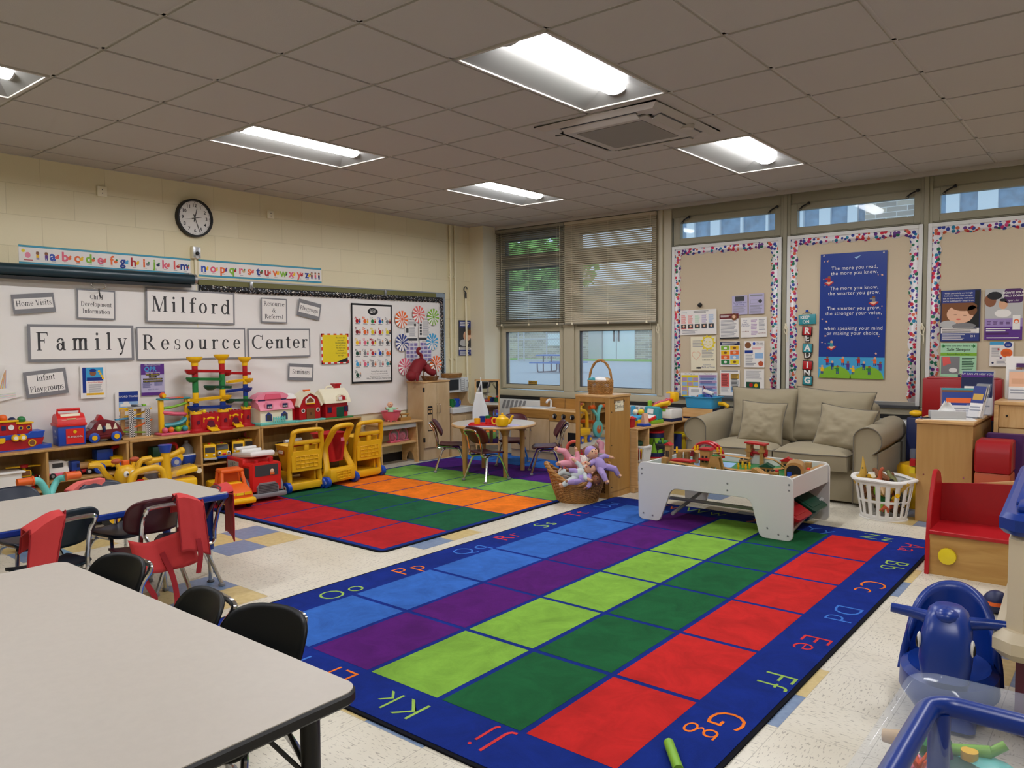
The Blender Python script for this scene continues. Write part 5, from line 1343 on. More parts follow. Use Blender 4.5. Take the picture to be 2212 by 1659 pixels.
# ---------------- standing mirror and apron ----------------
mc_ = on_y(1053, 900, 7.28); mc_ = V((mc_.x, mc_.y, 0))
mang = .67
t = thing('standing_mirror', 'wood framed standing mirror in the corner reflecting the tea table', 'mirror', mc_, mang)
Wm, Hm = .155, .945
q = MB()
for a in ((-Wm, -Wm+.018, .12, Hm), (Wm-.018, Wm, .12, Hm)): q.bx(a[0], a[1], -.01, .012, a[2], a[3], 'birch')
q.bx(-Wm, Wm, -.01, .012, Hm-.018, Hm, 'birch'); q.bx(-Wm, Wm, -.01, .012, .12, .14, 'birch'); q.bx(-Wm, Wm, .006, .012, .13, Hm-.01, 'birch'); q.obj('frame', t)
q = MB(); q.bx(-Wm+.018, Wm-.018, -.004, .003, .14, Hm-.018, 'mirror'); q.obj('mirror_glass', t)
for s in (-1, 1):
    q = MB(); q.bx(s*Wm-.015*s-.012, s*Wm-.015*s+.012, -.12, .14, 0, .03, 'birch'); q.bx(s*Wm-.015*s-.01, s*Wm-.015*s+.01, -.02, .02, .03, .16, 'birch'); q.obj('foot', t, bevel=.003)
t = thing('apron', 'white child apron hanging by its neck strap from the mirror corner', 'apron', mc_, mang)
q = MB()
def ap(u, v):
    w = (.045+.05*min(1, v*2.2)) if v < .5 else .1
    x = -Wm+.055+(u-.5)*2*w*.85+.06*v*(u > .5)*v
    return V((x, -.03-.012*sin(u*9+v*3)*v, .79-.4*v))
q.surf(ap, 14, 16, 'tissue'); q.obj('cloth', t, solid=.002)
q = MB(); q.tube(spl([(-Wm+.03, -.025, .79), (-Wm+.07, -.02, .9), (-Wm+.075, -.012, .965), (-Wm+.072, .02, .955), (-Wm+.085, -.02, .9), (-Wm+.09, -.025, .79)], 5), .005, 'tissue', 6); q.obj('neck_strap', t)
q = MB(); q.tube(spl([(-Wm+.1, -.03, .5), (-Wm+.12, -.02, .35), (-Wm+.11, -.02, .18)], 5), .005, 'tissue', 6); q.obj('waist_tie', t)
# ---------------- radiator cabinet under the windows ----------------
t = thing('radiator_cabinet', 'long cream radiator cabinet with slotted sloping front under the windows', 'radiator', (0, 0, 0))
q = MB(); rx0, rx1 = -6.655, 0.5
q.prism([(WY-.01, .0), (WY-.01, .66), (7.78, .66), (7.71, .52), (7.71, 0)], rx0, rx1, 'whitelam', 'x'); q.obj('casing', t)
for xc in (-6.25, -4.42, -2.6):
    q = MB()
    for i in range(6):
        x = xc-.2+i*.066; s = .04
        q.add([(x, 7.708+.07*.15, .535+.02), (x+s, 7.708+.07*.15, .535+.02), (x+s+.0, 7.708+.07*.85, .535+.12), (x, 7.708+.07*.85, .535+.12)], [(0, 1, 2, 3)], 'grey')
    q.obj('grille', t)
# ---------------- sink and stove ----------------
ky, ky1 = 7.34, 7.66
sx0 = on_y(1104, 881, ky).x; sx1 = on_y(1188, 888, ky).x; sx2 = on_y(1262, 893, ky).x
t = thing('play_sink', 'maple play sink cabinet with white basin and two doors under window', 'cabinet', (0, 0, 0), group='maple play kitchen units')
q = MB(); q.bx(sx0, sx1, ky, ky1, 0, .5, 'maple'); q.obj('carcass', t, bevel=.003)
q = MB(); q.bx(sx0-.01, sx1, ky-.015, ky1, .5, .6, 'oak_h'); q.bx(sx0, sx1, ky-.012, ky1, .6, .605, 'birch'); q.obj('countertop', t, bevel=.004)
q = MB(); q.bx(sx0+.22, sx1+.0, ky1-.02, ky1, .605, .72, 'oak_h'); q.obj('backsplash', t, bevel=.003)
q = MB(); a, c = sx0+.13, sx1-.09; q.bx(a, c, ky+.03, ky+.25, .605, .618, 'white', bev=.005); q.bx(a+.03, c-.03, ky+.06, ky+.22, .6182, .6185, 'ltgrey'); q.obj('basin', t)
q = MB(); m_ = (a+c)/2+.1; q.tube(spl([(m_, ky+.26, .6), (m_, ky+.26, .69), (m_, ky+.2, .7), (m_, ky+.17, .67)], 4), .014, 'white', 8); q.obj('faucet', t)
q = MB(); q.ball((m_-.04, ky+.24, .69), .018, 'red', 10, 7); q.obj('tap_knob', t)
for k in (0, 1):
    a = sx0+.006+k*(sx1-sx0)/2; c = a+(sx1-sx0)/2-.012
    q = MB(); q.bx(a, c, ky-.015, ky, .1, .49, 'maple'); d = q.obj('door', t, bevel=.003)
    h = c-.03 if k == 0 else a+.03
    q = MB(); q.tube(spl([(h, ky-.015, .34), (h, ky-.04, .35), (h, ky-.04, .39), (h, ky-.015, .4)], 3), .004, 'chrome', 6); q.obj('handle', d)
t = thing('play_stove', 'maple play stove with round black knobs and dark oven window', 'cabinet', (0, 0, 0), group='maple play kitchen units')
sy = ky-.02
q = MB(); q.bx(sx1+.012, sx2, sy, ky1, 0, .48, 'maple'); q.obj('carcass', t, bevel=.003)
q = MB(); q.bx(sx1+.012, sx2, sy-.015, ky1, .48, .595, 'oak_h'); q.bx(sx1+.012, sx2, sy-.012, ky1, .595, .6, 'birch'); q.obj('countertop', t, bevel=.003)
q = MB(); q.bx(sx1+.01, sx2, ky1-.02, ky1, .6, .72, 'oak_h'); q.obj('backsplash', t)
for px in (1200, 1219, 1238):
    x = on_y(px, 892, sy).x
    q = MB(); q.lathe([(.03, 0), (.03, .008), (.016, .014), (.014, .03), (.0, .03)], 'black', n=16, ax='y'); q.T = MX.Identity(4)
    q.v = [(x+p[0], sy-.015-p[1], .54+p[2]) for p in q.v]; k_ = q.obj('knob', t)
    q = MB(); q.box((x, sy-.047, .54), (.008, .006, .03), 'white'); q.obj('pointer', k_)
wid = (sx2-sx1-.02); a = sx1+.02
q = MB(); q.bx(a, a+wid*.36, sy-.015, sy, .1, .47, 'maple'); d = q.obj('door', t, bevel=.003)
q = MB(); h = a+wid*.26; q.tube(spl([(h, sy-.015, .27), (h, sy-.04, .28), (h, sy-.04, .35), (h, sy-.015, .36)], 3), .004, 'chrome', 6); q.obj('handle', d)
q = MB(); q.bx(a+wid*.4, sx2-.005, sy-.015, sy, .1, .47, 'maple'); d = q.obj('door', t, bevel=.003)
q = MB(); h = a+wid*.46; q.tube(spl([(h, sy-.015, .27), (h, sy-.04, .28), (h, sy-.04, .35), (h, sy-.015, .36)], 3), .004, 'chrome', 6); q.obj('handle', d)
q = MB(); q.bx(a+wid*.56, sx2-.02, sy-.018, sy-.015, .2, .36, 'black'); q.obj('oven_window', d)
# ---------------- round tea table ----------------
tc_ = (-5.36, 6.28)
t = thing('round_table', 'round grey-topped children table with four turned birch legs on striped rug', 'table', (tc_[0], tc_[1], 0.0113), .28)
TZ = .535
q = MB(); q.lathe([(.42, TZ-.03), (.448, TZ-.028), (.457, TZ-.014), (.452, TZ-.001), (.44, TZ)], 'birch', n=48); q.lathe([(.438, TZ), (.438, TZ+.001)], 'laminate', n=48); q.obj('tabletop', t)
for k in range(4):
    a = pi/4+k*pi/2; x, y = .33*cos(a), .33*sin(a)
    q = MB(); q.lathe([(.024, 0), (.03, TZ-.1), (.036, TZ-.095), (.05, TZ-.05), (.075, TZ-.031)], 'cabwood', (x, y, 0), 14); q.obj('leg', t)
    q = MB(); q.box((x*.8, y*.8, TZ-.05), (.12, .03, .04), 'cabwood', rz=a); q.obj('brace', t)
# ---------------- stacking chairs ----------------
def make_chair(label, m, s=1, hs=.36, group=None):
    t = thing('stacking_chair', label, 'chair', group=group)
    w = .147*s
    def seat(u, v):
        x = (u-.5)*2; y = (v-.5)*2
        r = 1/(max(1e-6, (abs(x)**5+abs(y)**5)**.2)) * max(abs(x), abs(y)) if (x or y) else 1
        X, Y = x*r*w, y*r*w*.98
        return V((X, Y+.01, hs-.012+.014*(x*x)*s+.012*(y < 0)*y*y-(.02*max(0, y-.7)**2*8)*s))
    q = MB(); q.surf(seat, 17, 17, m); q.obj('seat', t, solid=.011)
    bh, bz = .092*s, hs+.19*s
    def back(u, v):
        x, y = (u-.5)*2, (v-.5)*2
        r = 1/(max(1e-6, (abs(x)**3.2+abs(y)**3.2)**(1/3.2))) * max(abs(x), abs(y)) if (x or y) else 1
        X, Y = x*r*w*1.03, y*r*bh
        return V((X, -w*1.04-.05*(Y/bh)*s+.035*s*(x*r)**2-.01, bz+Y))
    q = MB(); q.surf(back, 17, 13, m); q.obj('backrest', t, solid=.012)
    r = .0115*s**.5
    q = MB(); yb_ = -w*1.04
    xx = w*.6
    U = [(-xx, w*.3, hs-.035), (-xx, -w*.7, hs-.035), (-xx, yb_-.0+.0, hs-.02), (-xx, yb_-.005, hs+.05*s), (-xx, yb_-.035, bz-.02), (-xx, yb_-.055*s-.02, bz+bh*.35), (-xx*.75, yb_-.06*s-.025, bz+bh*.62)]
    U = U+[(-p[0], p[1], p[2]) for p in U[::-1]]
    q.tube(spl(U, 4), r, 'chrome', 8); q.obj('back_tube', t)
    q = MB()
    for x, z in ((-xx, bz-.02), (xx, bz-.02), (-.3*xx, bz+bh*.63), (.3*xx, bz+bh*.63)): q.ball((x, yb_-.052*s-.02 if z > bz else yb_-.04, z), .008, 'dkgrey', 6, 5)
    q.obj('rivets', t)
    for sx_ in (-1, 1):
        for sy_ in (-1, 1):
            q = MB()
            P = [(sx_*w*.35, sy_*w*.05, hs-.035), (sx_*w*.62, sy_*w*.45, hs-.04), (sx_*w*.78, sy_*w*.7, hs-.075), (sx_*w*1.08, sy_*w*1.18, .02)]
            q.tube(spl(P, 4), r, 'chrome', 8); lg = q.obj('leg', t)
            q = MB(); x, y = sx_*w*1.09, sy_*w*1.2; q.lathe([(.013, .0), (.019, .003), (.019, .014), (.011, .022)], 'grey', (x, y, 0), 10); q.obj('foot_glide', lg)
    return t
def put(c, x, y, face, z=0):
    c.location = (x, y, z); c.rotation_euler.z = rad(face)-pi/2      # face: heading of the sitter, degrees from +X
    return c
GR = 'maroon chairs at the round tea table'
rc = make_chair('maroon chair with its back to the viewer at the round table', 'maroonchair', .97, .29, GR)
put(rc, -5.14, 5.90, 86, .0113)
def put_dup(src, x, y, face, label, group, z=0):
    d = dup(src, (x, y, z), rad(face)-pi/2, label, group); return d
put_dup(rc, -5.84, 6.12, 42, 'maroon chair on the left side of the round table, beside the hutch', GR, .0113)
put_dup(rc, -4.9, 6.6, 222, 'maroon chair on the right side of the round table facing left', GR, .0113)
put_dup(rc, -5.55, 6.83, 298, 'maroon chair behind the round table facing the viewer', GR, .0113)
# tray, cups, teapot, mat
tz = .0113+TZ+.001
def tp(px, py, z=tz): return on_z(px, py, z)
c = tp(1064, 919)
q = MB(); q.at(c.x, c.y, 0, rz=.55); w_, h_ = .27, .17
q.prism([(x*w_+.012*sin(13*y), y*h_+.012*sin(9*x)) for x, y in [(cos(2*pi*i/36)*(1.1 if i % 2 else 1), sin(2*pi*i/36)*(1.1 if i % 2 else 1)) for i in range(36)]], tz, tz+.002, 'lavender'); tag(q.obj('lace_mat'), 'scalloped white lace mat under the red tea tray', 'placemat')
c = tp(1047, 918)
t = thing('tea_tray', 'red plastic tray holding toy cups on the round table', 'tray', (c.x, c.y, tz+.002), .6)
q = MB(); q.prism(rrect(-.16, -.1, .16, .1, .02), 0, .005, 'brightred'); q.obj('base', t)
q = MB(); q.tube([(p[0], p[1], .01) for p in rrect(-.16, -.1, .16, .1, .02, 3)], .006, 'brightred', 6, closed=True); q.obj('rim', t)
uz = tz+.0075
for lab, px, py, m in (('yellow toy cup at the left end of the red tray', 1031, 917, 'yellow'), ('navy blue toy cup behind the yellow cup', 1042, 912, 'deepblue'), ('green toy cup with tan rim at the back of the tray', 1055, 911, 'green'), ('red toy cup at the front of the red tray', 1055, 918, 'brightred'), ('red toy cup between the front cup and teapot', 1065, 914, 'red'), ('dark blue toy cup half hidden behind the teapot handle', 1073, 912, 'deepblue')):
    c = tp(px, py, uz); cup(lab, (c.x, c.y, uz), m, rz=2.6, group='toy cups on the tea tray')
c = tp(1085, 922)
t = thing('toy_teapot', 'bright yellow toy teapot with spout pointing right', 'teapot', (c.x, c.y, tz+.002), .55)
q = MB(); q.lathe([(.04, 0), (.062, .015), (.072, .05), (.066, .085), (.04, .105), (.035, .107)], 'yellow', n=24); q.obj('body', t)
q = MB(); q.lathe([(.04, .106), (.036, .115), (.015, .122), (.01, .126), (.014, .136), (.008, .142)], 'yellow', n=18); q.obj('lid', t)
q = MB(); q.tube(spl([(.06, 0, .04), (.085, 0, .06), (.1, 0, .1), (.118, 0, .112)], 4), [.022, .021, .02, .018, .016, .015, .014, .013, .012, .012, .011, .011, .01], 'yellow', 10); q.obj('spout', t)
q = MB(); q.tube(spl([(-.06, 0, .09), (-.095, 0, .085), (-.105, 0, .055), (-.09, 0, .03), (-.066, 0, .03)], 4), .008, 'yellow', 8); q.obj('handle', t)
# ---------------- blue-edged table and its chairs ----------------
def table(name, label, x0, x1, y0, y1, z, edge, top, legm, ix=.13, iy=.13, corner=.06):
    t = thing(name, label, 'table', (0, 0, 0), group='grey laminate activity tables')
    q = MB(); q.prism(rrect(x0, y0, x1, y1, corner, 8), z-.037, z-.0006, edge, bev=.008); q.obj('edge_band', t)
    q = MB(); q.prism(rrect(x0+.006, y0+.006, x1-.006, y1-.006, corner-.006, 8), z-.02, z, top); q.obj('tabletop', t)
    for x, y in ((x0+ix, y0+iy), (x1-ix, y0+iy), (x0+ix, y1-iy), (x1-ix, y1-iy)):
        q = MB(); q.lathe([(.024, .2), (.026, z-.03)], legm, (x, y, 0), 14); lg = q.obj('leg', t)
        q = MB(); q.lathe([(.013, .015), (.015, .2)], 'chrome', (x, y, 0), 12); q.lathe([(.02, 0), (.022, .006), (.012, .016)], 'dkgrey', (x, y, 0), 12); q.obj('chrome_leg_insert', lg)
        q = MB(); sx_, sy_ = (1 if x < (x0+x1)/2 else -1), (1 if y < (y0+y1)/2 else -1)
        for dx, dy in ((.16, .02), (.02, .16)): q.cyl((x, y, .3), (x+sx_*dx, y+sy_*dy, z-.03), .006, legm, 6)
        q.obj('brace', t)
    return t
T2 = (-4.95, -4.13, .55, 2.46, .55)
table('activity_table', 'grey table with a blue edge in front of the toy shelves', T2[0], T2[1], T2[2], T2[3], T2[4], 'deepblue', 'laminate2', 'deepblue', .15, .07)
table('activity_table', 'large grey table with a black edge in the left foreground', -3.42, -1.53, .45, 1.27, .54, 'black', 'laminate', 'black', .1, .1)
GC = 'chairs round the blue-edged table'
def chair_at(px, py, z, face, label, m, src=None, s=1.02, hs=.36, group=GC):
    # the top of the backrest shows at the pixel; the seat lies ahead of it
    p = on_z(px, py, z); a = rad(face); d = .147*s*1.04+.07
    if src: return put_dup(src, p.x+cos(a)*d, p.y+sin(a)*d, face, label, group)
    return put(make_chair(label, m, s, hs, group), p.x+cos(a)*d, p.y+sin(a)*d, face)
teal_c = chair_at(160, 1106, .615, 188, 'dark teal chair with red apron at the near side of the blue-edged table', 'greenchair', s=1.08, hs=.32)
mar_c = chair_at(352, 1080, .615, 176, 'maroon chair draped with a red apron at the near side of the blue-edged table', 'maroonchair', s=1.08, hs=.32)
end_c = chair_at(480, 1051, .56, 250, 'maroon chair at the far end of the blue-edged table', 'maroonchair', s=1, hs=.28)
nav_c = chair_at(205, 1040, .56, 10, 'navy chair covered by a coral apron on the far side of the blue-edged table', 'bluechair', s=1, hs=.28)
nav2 = chair_at(14, 1053, .56, 8, 'navy chair at the left edge on the far side of the blue-edged table', None, nav_c)
GD = 'dark chairs behind the black-edged table'
fc = chair_at(600, 1303, .575, 290, 'dark blue chair nearest the black-edged table corner, with a brass rivet', 'charcoal', s=1.05, hs=.28, group=GD)
chair_at(468, 1273, .575, 264, 'dark chair turned aside in the middle behind the black-edged table', None, fc, group=GD)
chair_at(283, 1191, .585, 282, 'dark green-blue chair farthest left behind the black-edged table', None, fc, group=GD)
# ---------------- red aprons on chair backs ----------------
def drape(label, chair, u0, u1, front, back_, skew=0, sc=1.08, hs=.32, m='apron', straps=(), seed=0, name='apron'):
    # cloth hung over a chair's backrest: u along its width, front flap then back flap
    t = thing(name, label, 'apron', chair.location.copy(), chair.rotation_euler.z, 'red cloth aprons on chair backs')
    w = .147*sc; zt = hs+.282*sc+.006; yb_ = -w*1.04-.07
    def F(u, v):
        x = w*1.03*(u0+(u1-u0)*u)
        s = v*(front+back_)-front
        n_ = NZ.noise(V((u*4+seed, v*5, seed)))*.016
        tp_ = zt-.05*max(0, abs(x)/(w*1.03)-.55)**1.3*1.6
        k = .05/.092*min(abs(s), .184)
        if s < 0: y = yb_+.018+k*.43+.015*(x/w)**2
        else: y = yb_-.028+k*.43*(.45 if s > .05 else .8)
        y += n_*min(1, abs(s)/.05)*(1 if s < 0 else -1)
        if abs(s) < .012: z = tp_+.004
        else: z = tp_-abs(s)
        if s > 0: y = min(y, yb_-.026)-n_*.3-.01
        return V((x+skew*max(0, s)*(1+u), y, z))
    q = MB(); q.surf(F, 16, 26, m); q.obj('cloth', t, solid=.004)
    q = MB()
    for e in (0, 1):
        q.tube([F(e, v/12)+V((0, 0, .001)) for v in range(13)], .005, 'apron_dk', 6)
    q.obj('binding', t)
    for P in straps:
        q = MB(); q.tube(spl(P, 5), .016, 'apron_dk', 6, flat=.2, up=(0, 1, 0)); q.obj('tie_strap', t)
    return t
drape('red apron hung over the left part of the dark teal chair', teal_c, -1.35, -.35, .12, .36, -.12, seed=1)
drape('red apron over the right part of the near maroon chair, straps trailing down', mar_c, .35, 1.2, .1, .3, .05, seed=3, straps=([(.15, -.26, .46), (.17, -.28, .32), (.16, -.27, .2)], [(.0, -.2, .33), (.04, -.23, .2), (.05, -.25, .06), (.0, -.28, .02)], [(-.09, -.18, .33), (-.09, -.21, .2), (-.05, -.22, .1), (-.09, -.2, .05)]))
q = MB()
def skirt(u, v): return V((-.17+.32*u+.03*v, -.205-.02*sin(u*9)-.02*v, .43-.15*v-.05*u*v-.03*sin(u*4)))
q.surf(skirt, 16, 8, 'apron'); o = q.obj('lower_flap', None, solid=.004); ap_ = [x for x in bpy.data.objects if x.name.startswith('apron') and x.get('label', '').startswith('red apron over the right')][0]; o.parent = ap_
drape('red apron hanging inside the maroon chair at the table end', end_c, -.9, .75, .04, .3, 0, 1, .28, seed=5)
drape('coral apron folded over the navy chair on the far side of table', nav_c, -.35, 1.15, .22, .22, 0, 1, .28, 'apron_lt', seed=7)
# ---------------- mirror-faced dress-up cabinet ----------------
mx0, mx1, my0, my1, mh = -4.02, -3.655, 5.87, 6.225, .93
t = thing('dress_up_cabinet', 'oak cabinet with a mirror front labelled Dress Up Clothes', 'cabinet', (0, 0, 0))
q = MB(); q.bx(mx0, mx1, my0+.02, my1, .05, mh-.02, 'oakmirror'); q.bx(mx1-.02, mx1, my0+.02, my1, 0, .06, 'oakmirror'); q.bx(mx0, mx0+.02, my0+.02, my1, 0, .06, 'oakmirror'); q.obj('carcass', t)
q = MB(); q.bx(mx0-.005, mx1+.008, my0-.002, my1+.008, mh-.02, mh, 'birch'); q.obj('top', t, bevel=.003)
q = MB(); f = .045; pane_frame(q, mx0, mx1, .0, mh-.02, f, my0, my0+.02, 'oakmirror'); q.obj('mirror_frame', t, bevel=.003)
q = MB(); q.bx(mx0+f, mx1-f, my0+.008, my0+.014, f, mh-.02-f, 'mirror'); q.obj('mirror_panel', t)
q = MB()
for z in (.1, .48, .78): q.lathe([(.006, 0), (.006, .002)], 'black', (mx1, my0+.04, z), 8, 'x')
q.obj('screws', t)
p = on_x(1338, 877, mx1+.001)
q = MB(); q.bx(mx1, mx1+.001, p.y-.085, p.y+.085, p.z-.055, p.z+.055, 'sheetclear'); q.bx(mx1, mx1+.0014, p.y-.07, p.y+.07, p.z-.046, p.z+.046, 'cream')
vs, fs = text_geo('Dress Up\nClothes', .05)
q.add([(mx1+.0018, p.y+a_[0], p.z+a_[1]+.02) for a_ in vs], fs, 'ink'); q.obj('label', t)
# handled basket on top
c = on_y(1297, 853, 6.02)
t = thing('handled_basket', 'brown wicker basket with tall twisted handle on dress-up cabinet', 'basket', (c.x, 6.02, mh), .2)
def weave_wall(q, prof, n, m, sx=1, sy=1, rows=16, amp=.004, top=None):
    # woven wall: rows of wavy strands over a profile given as r(z) points
    z0, z1 = prof[0][1], prof[-1][1]
    def rad_(z):
        for (r0, a), (r1, c_) in zip(prof, prof[1:]):
            if a <= z <= c_: return r0+(r1-r0)*(z-a)/(c_-a)
        return prof[-1][0]
    dz = (z1-z0)/rows
    for i in range(rows):
        z = z0+(i+.5)*dz
        pts_ = []
        for j in range(n*2):
            a = 2*pi*j/(n*2); r = rad_(z)+amp*(1 if (j+i) % 2 else -1)
            zz = z if top is None else z+top(a)*(z-z0)/(z1-z0)
            pts_.append((r*cos(a)*sx, r*sin(a)*sy, zz))
        q.tube(pts_, dz*.46, m, 5, closed=True)
q = MB(); weave_wall(q, [(.105, 0), (.115, .05), (.115, .13)], 22, 'wicker', 1, .8, 14); q.lathe([(.1, 0), (.1, .006)], 'wicker_dk', n=24, sy=.8); q.obj('body', t)
q = MB()
for k in (0, 1): q.tube([(.108*cos(a), (.008*cos(a*8+k*pi)), .11+.2*sin(a)+.006*sin(a*8+k*pi)) for a in [pi*i/40 for i in range(41)]], .009, 'wicker', 7)
q.obj('handle', t)
for i, (m, x, y, r, lab) in enumerate((('teal', -.07, -.03, (.05, .03, .03), 'teal scoop sticking out of the handled basket'), ('tissue', .0, .0, (.08, .05, .035), 'crumpled white cloth in the handled basket'), ('tan', .05, .02, (.05, .04, .03), 'tan cloth scrap in the handled basket'))):
    q = MB(); q.ball((0, 0, 0), r, m, 12, 8); o = q.obj('dress_up_cloth' if i else 'toy_scoop', None, (c.x+x, 6.02+y, mh+.125)); tag(o, lab, 'toy')
# low shelf with toys by the window
lx0, lx1, ly0, ly1 = -3.93, -3.585, 6.24, 7.37
shelf_unit('birch shelf holding a drum and yellow pot, toy cash registers on top', ly0, ly1, [on_x(1403, 940, lx1).y, on_x(1456, 940, lx1).y], [.27, .27, .27], lx0, lx1, .605, 'birch')
# navy cabinet
nx0, nx1, ny0, ny1 = -3.72, -3.37, 7.4, 7.69
t = thing('navy_cabinet', 'navy cabinet with oak edges wedged between shelf and sofa', 'cabinet', (0, 0, 0))
q = MB(); q.bx(nx0+.02, nx1-.005, ny0, ny1, 0, .69, 'navy'); q.obj('panel', t)
q = MB(); q.bx(nx0, nx0+.02, ny0-.01, ny1+.01, 0, .71, 'birch'); q.bx(nx1-.005, nx1+.015, ny1, ny1+.015, 0, .71, 'birch'); q.bx(nx0, nx1, ny0-.01, ny0, 0.62, .71, 'birch'); q.bx(nx0, nx1, ny0-.01, ny0, 0, .56, 'birch'); q.obj('frame', t, bevel=.003)
# ---------------- train table ----------------
ax0, ax1, ay0, ay1, ah = -3.06, -1.835, 5.34, 6.165, .455
t = thing('train_table', 'white train play table with arched side panels on the alphabet rug', 'table', (0, 0, .0113))
def side_out():
    r, o_ = .05, []
    o_ += arc(ax1-r, ah-r, r, 0, 90); o_ += arc(ax0+r, ah-r, r, 90, 180)
    o_ += arc(ax0+.045, .04, .04, 180, 270)+arc(ax0+.16, .045, .045, 270, 340, 4)
    o_ += arc(ax0+.34, .2, .07, 170, 90, 5)+arc(ax1-.36, .2, .07, 90, 10, 5)
    o_ += arc(ax1-.2, .045, .045, 200, 270, 4)+arc(ax1-.04, .04, .04, 270, 360)
    return o_
so = side_out()
for y in (ay0, ay1-.02):
    q = MB(); q.prism(so, y, y+.02, 'whitelam', 'y', bev=.003); q.obj('side_panel', t)
q = MB()
for x, z in ((ax1-.03, .4), (ax1-.03, .36), (ax1-.1, .04), (ax1-.035, .04), (ax1-.18, .075), (ax0+.035, .4), (ax0+.035, .36), (ax0+.05, .05), (ax0+.13, .04), (ax1-.48, .36), (ax1-.48, .31)):
    q.lathe([(.007, 0), (.007, .003), (.004, .004)], 'grey', (x, 0, z), 8, 'y'); 
q.v = [(p[0], ay0-p[1], p[2]) for p in q.v]; q.obj('bolts', t)
for x in (ax0+.01, ax1-.03):
    q = MB(); q.bx(x, x+.018, ay0+.02, ay1-.02, .3, .44, 'whitelam'); q.obj('end_board', t, bevel=.003)
q = MB(); q.bx(ax0+.03, ax1-.03, ay0+.02, ay1-.02, .37, .384, 'whitelam'); q.obj('deck', t)
q = MB(); q.bx(ax0+.03, ax1-.035, ay0+.02, ay1-.02, .384, .39, 'green'); q.prism([(ax0+.06, ay1-.08), (ax0+.5, ay1-.08), (ax0+.55, ay1-.3), (ax0+.4, ay0+.3), (ax0+.1, ay0+.2)], .39, .3905, 'ltblue'); q.obj('play_mat', t)
q = MB(); q.bx(ax1-.075, ax1-.035, ay0+.02, ay1-.02, .39, .435, 'trackwood'); q.obj('wooden_rail', t, bevel=.003)
for y, z in ((ay0+.3, .13), (ay0+.62, .16)):
    q = MB(); q.cyl((ax0+.12, y, z), (ax1-.1, y, z), .014, 'ltgrey', 8); q.obj('cross_rail', t)
q = MB()
for y0_, z0_, y1_, z1_ in ((ay0+.1, .05, ay1-.04, .17),): q.cyl((ax1-.05, y0_, z0_), (ax1-.05, y1_, z1_), .016, 'ltgrey', 8); q.cyl((ax0+.25, y0_, z0_), (ax0+.25, y1_, z1_), .014, 'ltgrey', 8)
q.obj('bin_rail', t)
def bin_(label, m, y, z):
    t = thing('storage_bin', label, 'bin', (ax1-.2, y, z)); t.rotation_euler = (0, .5, 0)
    q = MB()
    def ring(w, l, zz): return [V((p[0], p[1], zz)) for p in rrect(-w*.8, -l, w*.8, l, .025, 4)]
    q.rings([ring(.19, .12, 0), ring(.205, .135, .1), ring(.222, .152, .1), ring(.222, .152, .112), ring(.2, .13, .112), ring(.185, .115, .01)], m); q.obj('tub', t)
    q = MB(); q.prism(rrect(-.18, -.155, .18, .155, .03), .113, .121, m); q.prism(rrect(-.14, -.115, .14, .115, .02), .121, .125, m); q.obj('lid', t)
bin_('dark green lidded bin tilted in the rack under the train table', 'dkgreen', ay0+.585, .13)
bin_('red lidded bin tilted in the rack under the train table', 'red', ay0+.225, .13)
# ---------------- sofa ----------------
t = thing('sofa', 'beige two-seat slipcovered sofa with rolled arms under the tan boards', 'sofa', (0, 0, 0))
fx0, fx1, fy0, fy1 = -3.17, -1.89, 6.9, 7.69
q = MB()
q.bx(fx0-.06, fx1+.2, fy0+.0, fy1-.03, .02, .3, 'sofa', bev=.012); q.obj('skirt_base', t)
q = MB(); q.bx(fx0, fx1+.05, fy1-.16, fy1-.0, .28, .83, 'sofa', bev=.06, seg=4); q.obj('back_frame', t)
for xa, dz in ((fx0-.12, 0), (fx1+.15, 0)):
    s = -1 if xa < -2.5 else 1
    prof = [(-.11*s, .03), (-.11*s, .52)]+[(0.0+.115*cos(a)-.0, .565+.115*sin(a)) for a in ([pi-.3-i*(pi+.9)/12 for i in range(13)] if s > 0 else [.3+i*(pi+.9)/12 for i in range(13)])]+[(.085*s, .46), (.085*s, .03)]
    def ring(y, k, dzz): return [V((xa+p[0]*k, y, .03+(p[1]-.03)*(1+dzz))) for p in prof]
    q = MB(); q.rings([ring(fy0-.06, .92, -.01), ring(fy0-.075, .97, 0), ring(fy0-.05, 1, 0), ring(fy0+.3, 1.02, .02), ring(fy1-.2, 1.0, .05), ring(fy1, .98, .05)], 'sofa'); a_ = q.obj('arm', t, angle=60)
    q = MB(); q.tube(ring(fy0-.072, .985, 0), .005, 'sofa_pipe', 5); q.obj('piping', a_)
mid = (fx0+fx1)/2
